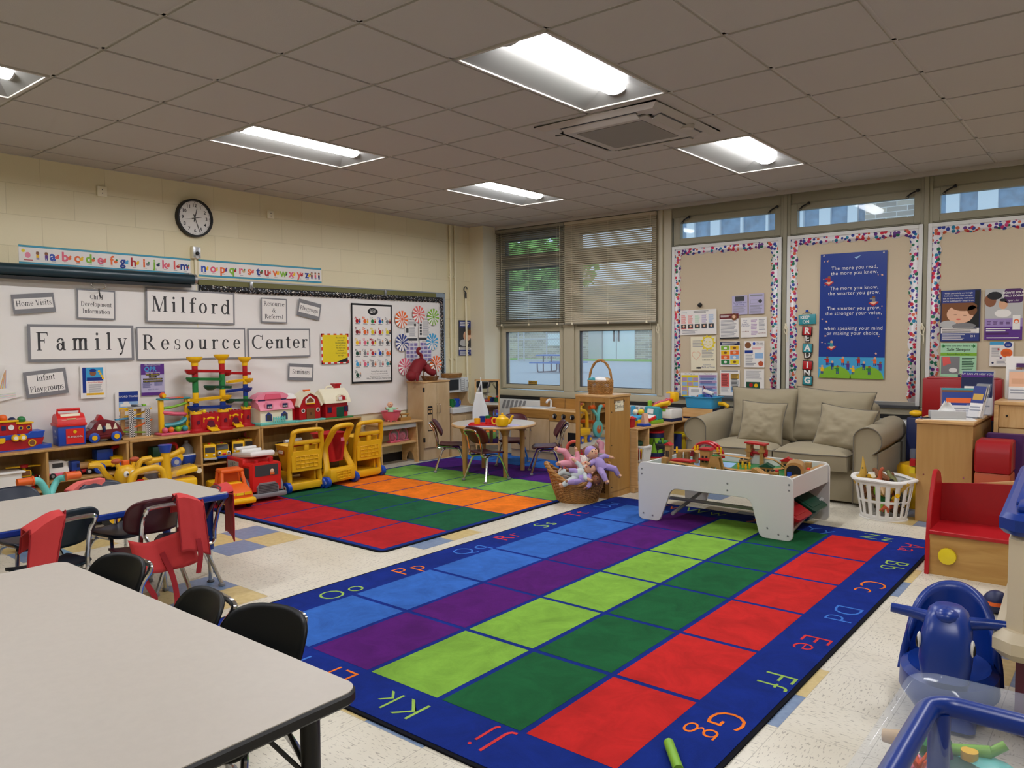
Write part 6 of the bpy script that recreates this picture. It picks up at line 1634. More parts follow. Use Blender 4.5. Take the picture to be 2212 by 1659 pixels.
def seatc(x0, x1):
    def top(u, v):
        x = x0+(x1-x0)*u; e = (4*u*(1-u))**.35*(4*v*(1-v))**.35
        y = fy0-.1+(fy1-.1-fy0+.02)*v-.03*sin(pi*u)*(1-v)
        return x, y, e
    q = MB()
    def T(u, v): x, y, e = top(u, v); return V((x, y, .42+.065*e+.006*NZ.noise(V((x*6, y*6, 1)))))
    def Bq(u, v): x, y, e = top(u, v); return V((x, y+.02*(1-v), .29))
    q.surf(T, 20, 20, 'sofa')
    n = 40
    per = [(i/10, 0) for i in range(10)]+[(1, i/10) for i in range(10)]+[(1-i/10, 1) for i in range(10)]+[(0, 1-i/10) for i in range(10)]
    q.rings([[Bq(u, v)+V((0, 0, .0)) for u, v in per], [Bq(u, v)+(V((0, -.018, .07)) if v == 0 else V((0, 0, .07))) for u, v in per], [T(u, v) for u, v in per]], 'sofa', caps=False)
    o = q.obj('seat_cushion', t, angle=70)
    q = MB(); q.tube([T(u, v)+V((0, 0, .004)) for u, v in per], .006, 'sofa_pipe', 5, closed=True); q.obj('piping', o)
seatc(fx0+.005, mid-.005); seatc(mid+.005, fx1-.005)
def pillow(name, parent, c, w, h, d, tilt, rz, roll=0, seed=0):
    M_ = MX.Translation(c) @ MX.Rotation(rz, 4, 'Z') @ MX.Rotation(tilt, 4, 'X') @ MX.Rotation(roll, 4, 'Y')
    def side(s):
        def F(u, v):
            x, z = (u-.5)*2, (v-.5)*2
            e = ((1-x*x)*(1-z*z))**.42 if abs(x) < 1 and abs(z) < 1 else 0
            px_ = x*w/2*(1-.1*(1-z*z)*abs(x)**3); pz_ = z*h/2*(1-.08*(1-x*x)*abs(z)**3)
            wr = .02*NZ.noise(V((x*2.2+seed, z*2.8, seed)))+.011*NZ.noise(V((x*6+seed, z*8+x*3, 2+seed)))
            return M_ @ V((px_, -s*(d/2*e+wr*e), pz_))
        return F
    q = MB(); q.surf(side(1), 30, 30, 'sofa'); q.surf(lambda u, v: side(-1)(1-u, v), 20, 20, 'sofa'); o = q.obj(name, parent, angle=80)
    per = [(i/10, 0) for i in range(10)]+[(1, i/10) for i in range(10)]+[(1-i/10, 1) for i in range(10)]+[(0, 1-i/10) for i in range(10)]
    q = MB(); q.tube([side(1)(u, v) for u, v in per], .006, 'sofa_pipe', 5, closed=True); q.obj('piping', o)
    return o
pillow('back_cushion', t, (mid-.29, 7.36, .70), .66, .52, .24, -.22, .1, .0, 1)
pillow('back_cushion', t, (mid+.34, 7.38, .70), .72, .52, .24, -.2, -.02, .05, 4)
o = pillow('throw_pillow', None, (-2.74, 7.1, .64), .42, .4, .17, -.3, .12, .05, 7); tag(o, 'square beige throw pillow on the left half of the sofa', 'pillow', 'throw pillows on the sofa')
o = pillow('throw_pillow', None, (-2.0, 7.1, .63), .5, .4, .18, -.32, -.08, .1, 9); tag(o, 'wide beige throw pillow on the right half of the sofa', 'pillow', 'throw pillows on the sofa')
# ---------------- toys: PT makes one part from a list of shape calls ----------------
def PT(t, name, *ops, **k):
    q = MB()
    for o_ in ops:
        kw = o_[-1] if isinstance(o_[-1], dict) else {}
        a = o_[1:-1] if kw else o_[1:]
        getattr(q, o_[0])(*a, **kw)
    return q.obj(name, t, **k)
B = dict(bev=.006)
QT = pi/2
def spot(px, x, z):
    return (x, on_x(px, 950, x).y, z)
def wheels(t, xs, ys, r, w, m, hub='yellow', z=None, name='wheel'):
    for x in xs:
        for y in ys:
            z_ = r if z is None else z
            o_ = PT(t, name, ('lathe', [(r*.8, -w/2), (r, -w/2+.15*w), (r, w/2-.15*w), (r*.8, w/2)], m, (0, 0, 0), 16, 'y'))
            o_.location = (x, y, z_)
            if hub: PT(o_, 'hub', ('lathe', [(r*.5, -w/2-.004), (r*.5, w/2+.004)], hub, (0, 0, 0), 12, 'y'))
ST = SH
# tugboat: local x along the wall, front at -y
t = thing('toy_tugboat', 'red and blue toy tugboat with coloured balls on its roof', 'toy boat', spot(40, -6.74, ST), QT)
hull = [(-.22, .02), (.17, .02), (.2, .14), (.16, .14), (.16, .11), (-.22, .11)]
PT(t, 'hull', ('prism', [(-.25, .0), (.13, .0), (.16, .09), (-.25, .09)], -.07, .07, 'red', 'y'), bevel=.006)
PT(t, 'gunwale', ('prism', [(-.25, .085), (.15, .085), (.165, .14), (.06, .14), (.05, .125), (-.25, .12)], -.075, .075, 'blue', 'y'), bevel=.005)
PT(t, 'wave_base', ('prism', [(-.28, 0), (.2, 0), (.2, .03), (.16, .025), (.12, .035), (.07, .015), (0, .008), (-.28, .006)], -.09, .09, 'blue', 'y'))
PT(t, 'cabin', ('bx', -.22, -.02, -.055, .055, .12, .22, 'red'), ('bx', -.02, .08, -.055, .055, .12, .2, 'red'), bevel=.004)
PT(t, 'roof', ('bx', -.24, -.015, -.065, .065, .22, .235, 'yellow'), ('bx', -.02, .09, -.065, .065, .2, .213, 'yellow'), ('bx', -.03, -.012, -.06, .06, .2, .235, 'yellow'), bevel=.003)
for x, z, m in ((-.15, .24, 'navy'), (-.1, .25, 'orange'), (-.04, .225, 'navy'), (.025, .228, 'green')): PT(t, 'ball', ('ball', (x, 0, z), .03, m))
PT(t, 'window', ('bx', -.2, -.14, -.058, -.05, .16, .195, 'navy'), ('bx', -.13, -.1, -.058, -.05, .16, .195, 'navy'))
PT(t, 'life_ring', ('lathe', [(.012, -.002), (.02, -.004), (.02, 0)], 'white', (-.065, -.058, .18), 16, 'y'))
for x in (0, .055): PT(t, 'porthole', ('lathe', [(.016, -.003), (.016, 0)], 'yellow', (x, -.056, .17), 14, 'y'), ('lathe', [(.011, -.004), (.011, 0)], 'navy', (x, -.057, .17), 14, 'y'))
for x in (-.05, 0): PT(t, 'headlamp', ('lathe', [(.024, -.02), (.027, 0)], 'yellow', (x, -.085, .1), 16, 'y'), ('lathe', [(.014, -.023), (.014, 0)], 'white', (x, -.085, .1), 14, 'y'))
PT(t, 'name_plate', ('prism', [(-.22, .065), (-.13, .065), (-.115, .08), (-.115, .105), (-.22, .105)], -.082, -.07, 'yellow', 'y'))
PT(t, 'hawse_hole', ('lathe', [(.028, -.003), (.028, 0)], 'yellow', (.07, -.071, .05), 16, 'y'), ('lathe', [(.02, -.005), (.02, 0)], 'brown', (.07, -.071, .05), 16, 'y'))
# mail box
t = thing('toy_mailbox', 'blue and red toy mailbox between tugboat and red car', 'toy', spot(150, -6.72, ST), QT-.12)
PT(t, 'body', ('bx', -.1, .1, -.085, .085, 0, .16, 'blue', B))
PT(t, 'lid', ('bx', -.11, .11, -.095, .095, .155, .18, 'brightred', B), ('prism', [(-.09, .18), (.09, .18)][::1]+arc(0, .18, .09, 0, 180, 10, .075)[1:-1], -.1, .1, 'brightred', 'x'))
PT(t, 'handle', ('tube', [(-.08, 0, .245), (-.08, 0, .285), (.08, 0, .285), (.08, 0, .245)], .012, 'brightred', 8))
PT(t, 'white_flap', ('box', (0, -.062, .228), (.14, .006, .06), 'cream', {'rx': -.7}), ('box', (0, -.075, .208), (.07, .02, .012), 'tan', {'rx': -.7}))
PT(t, 'mail_door', ('bx', -.045, .085, -.09, -.084, .015, .135, 'brightred'), ('bx', -.028, .068, -.092, -.088, .06, .08, 'red'))
PT(t, 'keyhole', ('lathe', [(.013, -.004), (.013, 0)], 'yellow', (.02, -.09, .11), 12, 'y'))
q = MB(); vs, fs = text_geo('POSTAL', .028); q.add([(-.1007, -.0+a[0]*-1, .07+a[1]) for a in vs], fs, 'white'); q.add([(-.1007, .018*(1 if k % 2 else .4)*cos(k*pi/5), .115+.018*(1 if k % 2 else .4)*sin(k*pi/5)) for k in range(10)], [tuple(range(10))], 'white'); vs, fs = text_geo('PLAYSKOOL', .02); q.add([(.02+a[0], -.0925, .07+a[1]) for a in vs], fs, 'white'); q.obj('lettering', t)
# dark red car
t = thing('toy_car', 'dark red round toy car with blue wheels and roof fin', 'toy car', spot(218, -6.72, ST), QT-.1)
car = [(-.14, .03), (.14, .03), (.15, .08), (.13, .12), (.09, .165), (.02, .185), (-.05, .17), (-.085, .115), (-.14, .095), (-.155, .06)]
PT(t, 'body', ('prism', [(p.x, p.y) for p in spl([(a, b_, 0) for a, b_ in car], 3, True)], -.085, .085, 'maroon', 'y', {'bev': .018}))
PT(t, 'roof_fin', ('prism', [(-.04, .17), (.03, .175), (.0, .225), (-.015, .225)], -.03, .03, 'red', 'y'), bevel=.004)
for x0_, x1_ in ((-.055, -.01), (.005, .06), (.07, .105)): PT(t, 'window', ('prism', [(x0_, .105), (x1_, .105), (x1_-.012, .15), (x0_+.018, .155)], -.0865, -.08, 'cream', 'y'))
PT(t, 'windscreen', ('box', (-.077, 0, .135), (.004, .11, .05), 'ltgrey', {'ry': .6}))
PT(t, 'side_mirror', ('ball', (.0, -.093, .11), (.012, .014, .03), 'navy'))
wheels(t, (-.075, .095), (-.08, .08), .042, .03, 'blue')
PT(t, 'bumper', ('bx', -.17, -.145, -.08, .08, .03, .05, 'ltgrey', B))
# ramp racer
t = thing('ramp_racer', 'wooden zigzag car ramp with black and white checked posts', 'toy', spot(292, -6.72, ST), QT)
PT(t, 'base', ('bx', -.13, .13, -.06, .06, 0, .014, 'birch'))
q = MB()
for x in (-.045, .095):
    q.bx(x-.018, x+.018, -.05, -.03, .014, .25, 'paper')
    for i in range(4):
        for j in range(26):
            if (i+j) % 2: q.bx(x-.018+.009*i, x-.009+.009*i, -.0508, -.0495, .014+.009*j, .023+.009*j, 'black')
q.obj('checked_post', t)
PT(t, 'rear_post', ('bx', -.1, -.065, .03, .05, .014, .25, 'birch'), ('bx', .04, .075, .03, .05, .014, .26, 'birch'))
for i, (z0_, z1_, x0_, x1_, m) in enumerate(((.19, .25, -.08, .15, 'yellow'), (.17, .16, -.16, .08, 'sky'), (.09, .15, -.08, .15, 'orange'), (.07, .04, -.15, .1, 'lime'))):
    PT(t, 'ramp', ('tube', spl([(x0_, 0, z0_), ((x0_+x1_)/2, 0, min(z0_, z1_)+.012), (x1_, 0, z1_)], 5), .02, m, 6, {'flat': .35, 'up': (0, 0, 1)}))
PT(t, 'top_platform', ('bx', -.03, .12, -.055, .055, .255, .27, 'ltgrey'))
for i in range(3): PT(t, 'racing_car', ('bx', -.015+i*.04, .015+i*.04, -.03, .03, .272, .288, ('dkgrey', 'ltgrey', 'lime')[i], {'bev': .006}))
# ball drop
t = thing('ball_drop', 'colourful toy ball drop tower with yellow posts and four balls', 'toy', spot(378, -6.72, ST), QT)
PT(t, 'base', ('bx', -.155, .155, -.07, .07, 0, .02, 'hotpink', B))
for x in (-.12, .12): PT(t, 'post', ('bx', x-.02, x+.02, -.02, .02, .02, .31, 'yellow', B))
q = MB()
for i in range(5): q.bx(.12, .135, -.022, -.018, .06+.052*i, .085+.052*i, 'olive')
q.obj('ladder_marks', t)
PT(t, 'top_tray', ('bx', -.145, .14, -.04, .04, .31, .325, 'teal', B), ('bx', -.06, 0, -.045, .045, .322, .33, 'hotpink'), ('bx', .0, .07, -.045, .045, .322, .33, 'orange'))
PT(t, 'lime_ramp', ('tube', spl([(-.1, 0, .235), (.0, 0, .245), (.11, 0, .27)], 4), .026, 'lime', 8, {'flat': .5, 'up': (0, 0, 1)}))
PT(t, 'pink_ramp', ('tube', spl([(-.11, 0, .2), (0, 0, .18), (.11, 0, .17)], 4), .026, 'hotpink', 8, {'flat': .7, 'up': (0, 0, 1)}))
PT(t, 'teal_ramp', ('tube', spl([(-.1, 0, .08), (0, -.01, .085), (.07, -.01, .105), (.1, 0, .13)], 4), .03, 'teal', 8, {'flat': .7, 'up': (0, 0, 1)}))
PT(t, 'lime_stairs', ('tube', spl([(-.09, 0, .04), (.1, 0, .055)], 4), .02, 'lime', 8))
for x, m in ((-.11, 'hotpink'), (-.055, 'orange'), (.01, 'lime'), (.075, 'teal')): PT(t, 'ball', ('ball', (x, -.045, .045), .026, m))
PT(t, 'bell_ball', ('ball', (-.1, 0, .35), .028, 'orange'), ('lathe', [(.018, -.032), (.018, -.02)], 'yellow', (-.1, 0, .35), 12, 'y'))
# marble-run castles
def castle(label, loc_, rz, layout, both):
    t = thing('marble_run_castle', label, 'marble run', loc_, rz, 'marble-run castles on the middle shelf')
    xl, xr = -.165, .165
    def tower(x):
        PT(t, 'tower', ('lathe', [(.085, 0), (.085, .02), (.062, .04), (.058, .09), (.066, .14), (.06, .2)], 'red', (x, 0, 0), 20))
        PT(t, 'tower_window', ('prism', [(x-.018, .09), (x+.018, .09), (x+.018, .115)]+[(x+.018*cos(a), .115+.018*sin(a)) for a in (pi/4, pi/2, 3*pi/4)]+[(x-.018, .115)], -.07, -.055, 'plum', 'y'))
        PT(t, 'crown_ring', ('lathe', [(.055, .195), (.07, .2), (.066, .225), (.055, .225)], 'yellow', (x, 0, 0), 18), *[('box', (x+.062*cos(k*pi/4), .062*sin(k*pi/4), .23), (.018, .018, .012), 'yellow') for k in range(8)])
    for x in ((xl, xr) if both else (xr,)): tower(x)
    PT(t, 'base', ('prism', rrect(-.26 if both else -.2, -.1, .26, .09, .05), 0, .018, 'red'))
    PT(t, 'wall', ('bx', -.13, .13, -.02, .03, .018, .2, 'red'), *[('bx', -.1+.05*i, -.075+.05*i, -.02, .03, .2, .212, 'red') for i in range(5)], bevel=.004)
    PT(t, 'gate', ('prism', [(-.045, .03), (.045, .03), (.045, .075)]+[(.045*cos(pi*i/8), .075+.045*sin(pi*i/8)) for i in range(1, 8)]+[(-.045, .075)], -.026, -.018, 'plum', 'y'))
    PT(t, 'drawbridge', ('box', (.0, -.1, .025), (.11, .12, .012), 'yellow', {'rx': .25, 'bev': .004}), ('box', (-.05, -.06, .045), (.012, .05, .03), 'yellow', {'rx': .25}), ('box', (.05, -.06, .045), (.012, .05, .03), 'yellow', {'rx': .25}))
    PT(t, 'gate_sign', ('prism', [(.075*cos(a), .085+.075*sin(a)) for a in [rad(50+i*10) for i in range(9)]]+[(.055*cos(a), .085+.055*sin(a)) for a in [rad(130-i*10) for i in range(9)]], -.024, -.018, 'yellow', 'y'))
    for s in (-1, 1): PT(t, 'pennant', ('prism', [(s*.085-.004, .1), (s*.085+.004, .1), (s*.085+.004, .13), (s*.085+.03, .142), (s*.085+.004, .155), (s*.085-.004, .155)], -.024, -.018, 'yellow', 'y'))
    PT(t, 'gargoyle', ('ball', (-.07, 0, .222), (.03, .025, .025), 'lemon', 8, 6))
    for kind, x0_, x1_, z, m in layout:
        if kind == 'col': PT(t, 'column', ('lathe', [(.034, z), (.034, x1_), (.026, x1_), (.026, x1_+.02)], m, (x0_, 0, 0), 14))
        elif kind == 'cup': PT(t, 'funnel', ('lathe', [(.03, z), (.04, z), (.04, z+.035), (.075, z+.06), (.09, z+.085), (.09, z+.1), (.075, z+.1), (.04, z+.05)], m, (x0_, 0, 0), 20))
        else:
            L = x1_-x0_; n_ = 14
            PT(t, 'chute', ('rings', [[V((x0_+L*i/n_+(.0), w*(.03+.03*abs(cos(pi*i/n_))**2*(1 if 0 < i < n_ else .5)), z+h+.02*(.5-i/n_)*(1 if kind == 'dn' else -1 if kind == 'up' else 0))) for w, h in ((-1, .03), (-.75, .0), (.75, 0), (1, .03), (.8, .03), (.6, .012), (-.6, .012), (-.8, .03))] for i in range(n_+1)], m))
            PT(t, 'chute_bowl', ('lathe', [(.035, z-.015), (.06, z), (.078, z+.03), (.07, z+.03), (.05, z+.01)], m, ((x0_+.06) if kind == 'dn' else (x1_-.06), 0, 0), 18))
    return t
xl, xr = -.165, .165
L1 = [('dn', xl-.08, xr+.09, .25, 'deepblue'), ('col', xl, .31, .225, 'deepblue'), ('col', xr, .31, .225, 'deepblue'), ('up', xl-.08, xr+.09, .345, 'yellow'), ('col', xl, .43, .32, 'yellow'), ('col', xr, .45, .32, 'yellow'), ('dn', xl+.12, xr+.1, .465, 'dkgreen'), ('col', xl, .6, .43, 'green'), ('col', xr, .62, .45, 'green'), ('dn', xl-.09, xr-.02, .56, 'green'), ('dn', xl-.1, xr+.1, .645, 'red'), ('col', xl, .72, .6, 'red'), ('col', xr, .74, .62, 'red'), ('cup', xl, 0, .72, 'yellow'), ('cup', xr, 0, .74, 'yellow')]
L2 = [('dn', -.13, xr+.08, .3, 'dkgreen'), ('col', xr, .36, .225, 'green'), ('up', -.13, xr+.08, .42, 'deepblue'), ('col', xr, .5, .36, 'deepblue'), ('up', -.1, xr+.1, .53, 'yellow'), ('col', xr, .6, .5, 'yellow'), ('dn', -.17, xr+.07, .62, 'red'), ('col', xr, .72, .6, 'red'), ('cup', xr, 0, .72, 'yellow')]
def ksc(px0, px1, x): return on_x(px1, 930, x).y-on_x(px0, 930, x).y
s_ = ksc(427, 485, -6.68)/.33
c1 = castle('left red marble-run castle with two funnels above it', spot(455, -6.66, ST), QT, L1, True); c1.scale = (s_, s_*.8, .84)
s2 = s_
c2 = castle('right red marble-run castle with one funnel, beside the pink dollhouse', spot(509, -6.76, ST), QT, L2, False); c2.scale = (s2*.9, s2*.7, .82)
# pink dollhouse
t = thing('dollhouse', 'pink-roofed toy dollhouse with cream brick walls and mint fence', 'dollhouse', spot(590, -6.72, ST), QT)
PT(t, 'base', ('bx', -.2, .2, -.1, .1, 0, .025, 'aqua', B))
PT(t, 'walls', ('bx', -.185, .185, -.07, .09, .025, .17, 'cream'), ('bx', -.185, .185, .0, .09, .17, .26, 'pink'), bevel=.003)
PT(t, 'front_roof', ('prism', [(-.09, .145), (-.085, .16), (-.05, .215), (.0, .235), (.0, .17)], -.195, .195, 'pink', 'x'))
PT(t, 'upper_roof', ('prism', [(-.2, .25), (.2, .25), (.17, .29), (.1, .315), (-.1, .315), (-.17, .29)], -.01, .1, 'pink', 'y'), ('prism', [(-.1, .25), (.1, .25), (.08, .3), (-.08, .3)], -.02, 0, 'hotpink', 'y'))
for x in (-.09, .09):
    PT(t, 'dormer', ('prism', [(x-.045, .16), (x+.045, .16), (x+.045, .205), (x, .225), (x-.045, .205)], -.085, -.02, 'pink', 'y'), ('bx', x-.028, x+.028, -.09, -.084, .165, .205, 'navy'), ('bx', x-.022, x-.003, -.092, -.088, .17, .185, 'ltgrey'), ('bx', x+.003, x+.022, -.092, -.088, .17, .185, 'ltgrey'))
    PT(t, 'window', ('prism', [(x-.035, .04), (x+.035, .04), (x+.035, .1), (x, .125), (x-.035, .1)], -.076, -.066, 'inkblue', 'y'), ('bx', x-.022, x+.022, -.078, -.07, .05, .1, 'dkgrey'))
for x in (-.12, .14): PT(t, 'attic_window', ('bx', x-.04, x+.04, -.004, 0, .19, .245, 'navy'))
PT(t, 'picket_fence', *[('bx', -.06+.025*i, -.045+.025*i, -.105, -.1, .02, .08, 'aqua') for i in range(6)], ('bx', -.06, .08, -.106, -.1, .055, .065, 'aqua'))
# barns
t = thing('toy_barn', 'red toy barn with white gambrel edge and silo, beside the dollhouse', 'toy barn', spot(661, -6.72, ST), QT, 'toy barns on the right shelf')
PT(t, 'base', ('bx', -.2, .18, -.11, .08, 0, .018, 'aqua', B))
gam = [(-.13, .02), (.13, .02), (.13, .17), (.14, .175), (.09, .25), (.0, .29), (-.09, .25), (-.14, .175), (-.13, .17)]
PT(t, 'barn_body', ('prism', gam, -.08, .08, 'red', 'y'))
g2 = [(.155, .165), (.1, .26), (.0, .305), (-.1, .26), (-.155, .165)]
q = MB(); q.rings([[V((x*k, y, z if k == 1 else z-.02)) for x, z in g2 for k in (1,)] + [V((x*.88, y, z-.016)) for x, z in g2[::-1]] for y in (-.095, .085)], 'cream'); q.obj('roof', t)
PT(t, 'barn_doors', ('bx', -.045, .055, -.086, -.078, .02, .13, 'brown'), ('bx', .002, .008, -.089, -.08, .06, .09, 'ink'))
PT(t, 'hayloft_window', ('prism', [(-.055, .185), (.055, .185), (.055, .22), (0, .262), (-.055, .22)], -.088, -.08, 'white', 'y'), ('prism', [(-.042, .192), (.042, .192), (.042, .215), (0, .246), (-.042, .215)], -.091, -.085, 'brown', 'y'), ('bx', -.05, .05, -.1, -.08, .175, .187, 'yellow'))
for x in (-.085, .098): PT(t, 'porthole', ('lathe', [(.022, -.005), (.022, 0)], 'white', (x, -.08, .11), 14, 'y'), ('lathe', [(.014, -.007), (.014, 0)], 'dkgrey', (x, -.08, .11), 14, 'y'))
PT(t, 'silo', ('lathe', [(.06, .02), (.065, .22), (.066, .24)], 'red', (-.17, .03, 0), 18)); PT(t, 'silo_dome', ('lathe', [(.07, .24), (.068, .255), (.04, .285), (.0, .295)], 'paper', (-.17, .03, 0), 18))
PT(t, 'weather_vane', ('bx', -.02, .06, -.01, .01, .305, .32, 'orange'))
t = thing('toy_barn', 'red toy barn with big cream shingle roof and red chimney', 'toy barn', spot(718, -6.72, ST), QT, 'toy barns on the right shelf')
PT(t, 'base', ('bx', -.17, .2, -.12, .08, 0, .014, 'green', B))
PT(t, 'barn_body', ('bx', -.14, .15, -.08, .08, .012, .17, 'red'), ('bx', -.0, .1, -.084, -.078, .015, .12, 'dkgreen'), bevel=.003)
for x in (-.09, .125): PT(t, 'window', ('bx', x-.03, x+.03, -.084, -.078, .06, .13, 'maroon'), ('bx', x-.02, x+.02, -.087, -.08, .07, .12, 'navy'))
PT(t, 'roof', ('prism', [(-.11, .165), (.1, .165), (.1, .2), (.07, .27), (.0, .315), (-.06, .27), (-.1, .2)], -.17, .18, 'cream', 'x', {'bev': .008}))
PT(t, 'gable', ('prism', [(-.02, .19), (.12, .19), (.11, .235), (.05, .258), (-.01, .235)], -.11, -.05, 'cream', 'y'), ('prism', [(-.0, .195), (.1, .195), (.09, .23), (.05, .245), (.01, .23)], -.113, -.1, 'red', 'y'), ('bx', .005, .05, -.118, -.11, .195, .23, 'white'))
PT(t, 'chimney', ('bx', .05, .12, .0, .06, .28, .35, 'red'), ('bx', .042, .128, -.008, .068, .35, .365, 'red'), bevel=.002)
PT(t, 'ridge_handle', ('tube', spl([(-.08, 0, .31), (-.06, 0, .335), (.0, 0, .335), (.02, 0, .31)], 4), .01, 'cream', 8))
# ---------------- inside the shelves ----------------
XI = -6.7
t = thing('storage_tub', 'white plastic tub at the far left of the toy shelf', 'bin', spot(-2, XI, .3), QT)
PT(t, 'tub', ('rings', [[V((p[0], p[1], z)) for p in rrect(-w, -.1, w, .1, .02, 3)] for w, z in ((.1, 0), (.12, .15))], 'white')); PT(t, 'rim', ('bx', -.135, .135, -.115, .115, .15, .165, 'white', B))
t = thing('toy_helicopter', 'green and white smiling toy helicopter with yellow rotor', 'toy helicopter', spot(49, XI, .3), QT-.2)
PT(t, 'cockpit', ('ball', (0, 0, .09), (.07, .08, .065), 'dkgreen', 18, 12)); PT(t, 'belly', ('ball', (0, -.01, .06), (.066, .075, .045), 'white', 16, 10))
PT(t, 'window', ('box', (0, -.055, .135), (.08, .06, .05), 'yellow', {'bev': .012}), ('box', (0, -.085, .14), (.06, .01, .035), 'brown'))
for s in (-1, 1): PT(t, 'eye', ('ball', (s*.025, -.075, .095), .013, 'white', 10, 6), ('ball', (s*.025, -.087, .095), .006, 'black', 8, 5)); PT(t, 'skid', ('tube', spl([(s*.05, -.06, .012), (s*.06, 0, .012), (s*.05, .06, .012)], 3), .011, 'red', 6), ('cyl', (s*.03, 0, .05), (s*.055, 0, .012), .01, 'red', 6))
PT(t, 'rotor', ('lathe', [(.03, .175), (.03, .195)], 'red', (0, 0, 0), 12), ('cyl', (0, 0, .14), (0, 0, .18), .012, 'yellow', 8), ('box', (-.07, 0, .183), (.1, .03, .008), 'yellow'), ('box', (.07, 0, .183), (.1, .03, .008), 'yellow'))
PT(t, 'tail', ('cyl', (.05, .03, .09), (.1, .05, .09), .014, 'red', 8), ('ball', (.105, .03, .09), .02, 'chrome', 10, 7))
t = thing('toy_camper', 'white and pink toy camper van in the left shelf', 'toy van', spot(119, XI, .36), QT)
PT(t, 'body', ('prism', [(-.08, .02), (.075, .02), (.075, .07), (.055, .13), (.03, .14), (-.08, .14)], -.06, .06, 'white', 'y', {'bev': .01})); PT(t, 'lower_panel', ('bx', -.078, .077, -.062, .062, .02, .05, 'hotpink', B)); PT(t, 'window', ('bx', -.05, .03, -.0625, -.058, .09, .125, 'dkgrey'))
wheels(t, (-.05, .045), (-.055, .055), .025, .02, 'black', 'grey')
t = thing('toy_block_house', 'small cream wooden toy house block beside the camper', 'toy', spot(140, -6.76, .36), QT)
PT(t, 'house', ('prism', [(-.035, 0), (.035, 0), (.035, .09), (.02, .12), (-.02, .12), (-.035, .09)], -.03, .03, 'cream', 'y')); PT(t, 'base_band', ('bx', -.036, .036, -.031, .031, 0, .045, 'lemon'))
t = thing('toy_locomotive', 'small wooden locomotive with blue cab and red chassis', 'toy train', spot(170, XI, .36), QT)
PT(t, 'chassis', ('bx', -.08, .08, -.035, .035, .02, .045, 'red', B), ('bx', -.09, -.07, -.03, .03, .01, .03, 'white')); PT(t, 'cab', ('bx', -.075, -.01, -.035, .035, .045, .12, 'blue', B), ('bx', -.035, -.015, -.037, -.03, .07, .1, 'navy')); PT(t, 'boiler', ('cyl', (-.01, 0, .075), (.075, 0, .075), .028, 'birch', 14))
wheels(t, (-.025, .055), (-.04, .04), .026, .014, 'black', 'ltgrey')
def pickup(label, loc_, roof, cargo):
    t = thing('toy_truck', label, 'toy truck', loc_, QT)
    PT(t, 'cab', ('prism', [(.0, .04), (.15, .045), (.16, .08), (.14, .125), (.0, .125)], -.075, .075, 'yellow', 'y', {'bev': .012})); PT(t, 'bed', ('prism', [(-.16, .05), (0, .05), (0, .1), (-.16, .11)], -.075, .075, 'yellow', 'y', {'bev': .01}))
    PT(t, 'roof_handle', ('tube', spl([(.02, 0, .12), (.035, 0, .185), (.06, 0, .195), (.12, 0, .195), (.14, 0, .12)], 4), .014, roof, 8)); PT(t, 'cargo', ('bx', -.1, .03, -.03, .07, .1, .19, cargo, B))
    wheels(t, (-.1, .08), (-.075, .075), .045, .03, 'blue', 'ltgrey')
pickup('yellow toy pickup with red roof handle on the left shelf', spot(232, XI, .36), 'red', 'blue')
pickup('yellow toy truck with green cargo behind the yellow scooter', spot(350, XI, MZ), 'red', 'dkgreen')
t = thing('toy_boat', 'blue toy bathtub boat with grey dome in the middle shelf', 'toy boat', spot(403, XI, MZ), QT)
PT(t, 'hull', ('lathe', [(.05, 0), (.075, .03), (.09, .08), (.08, .085)], 'blue', (0, 0, 0), 20, 'z', 1.1, .8)); PT(t, 'deck', ('lathe', [(.08, .08), (.08, .095)], 'white', (0, 0, 0), 20, 'z', 1.1, .8)); PT(t, 'dome', ('lathe', [(.06, .095), (.055, .15), (.03, .18), (.018, .19), (.018, .215)], 'grey', (0, .01, 0), 16))
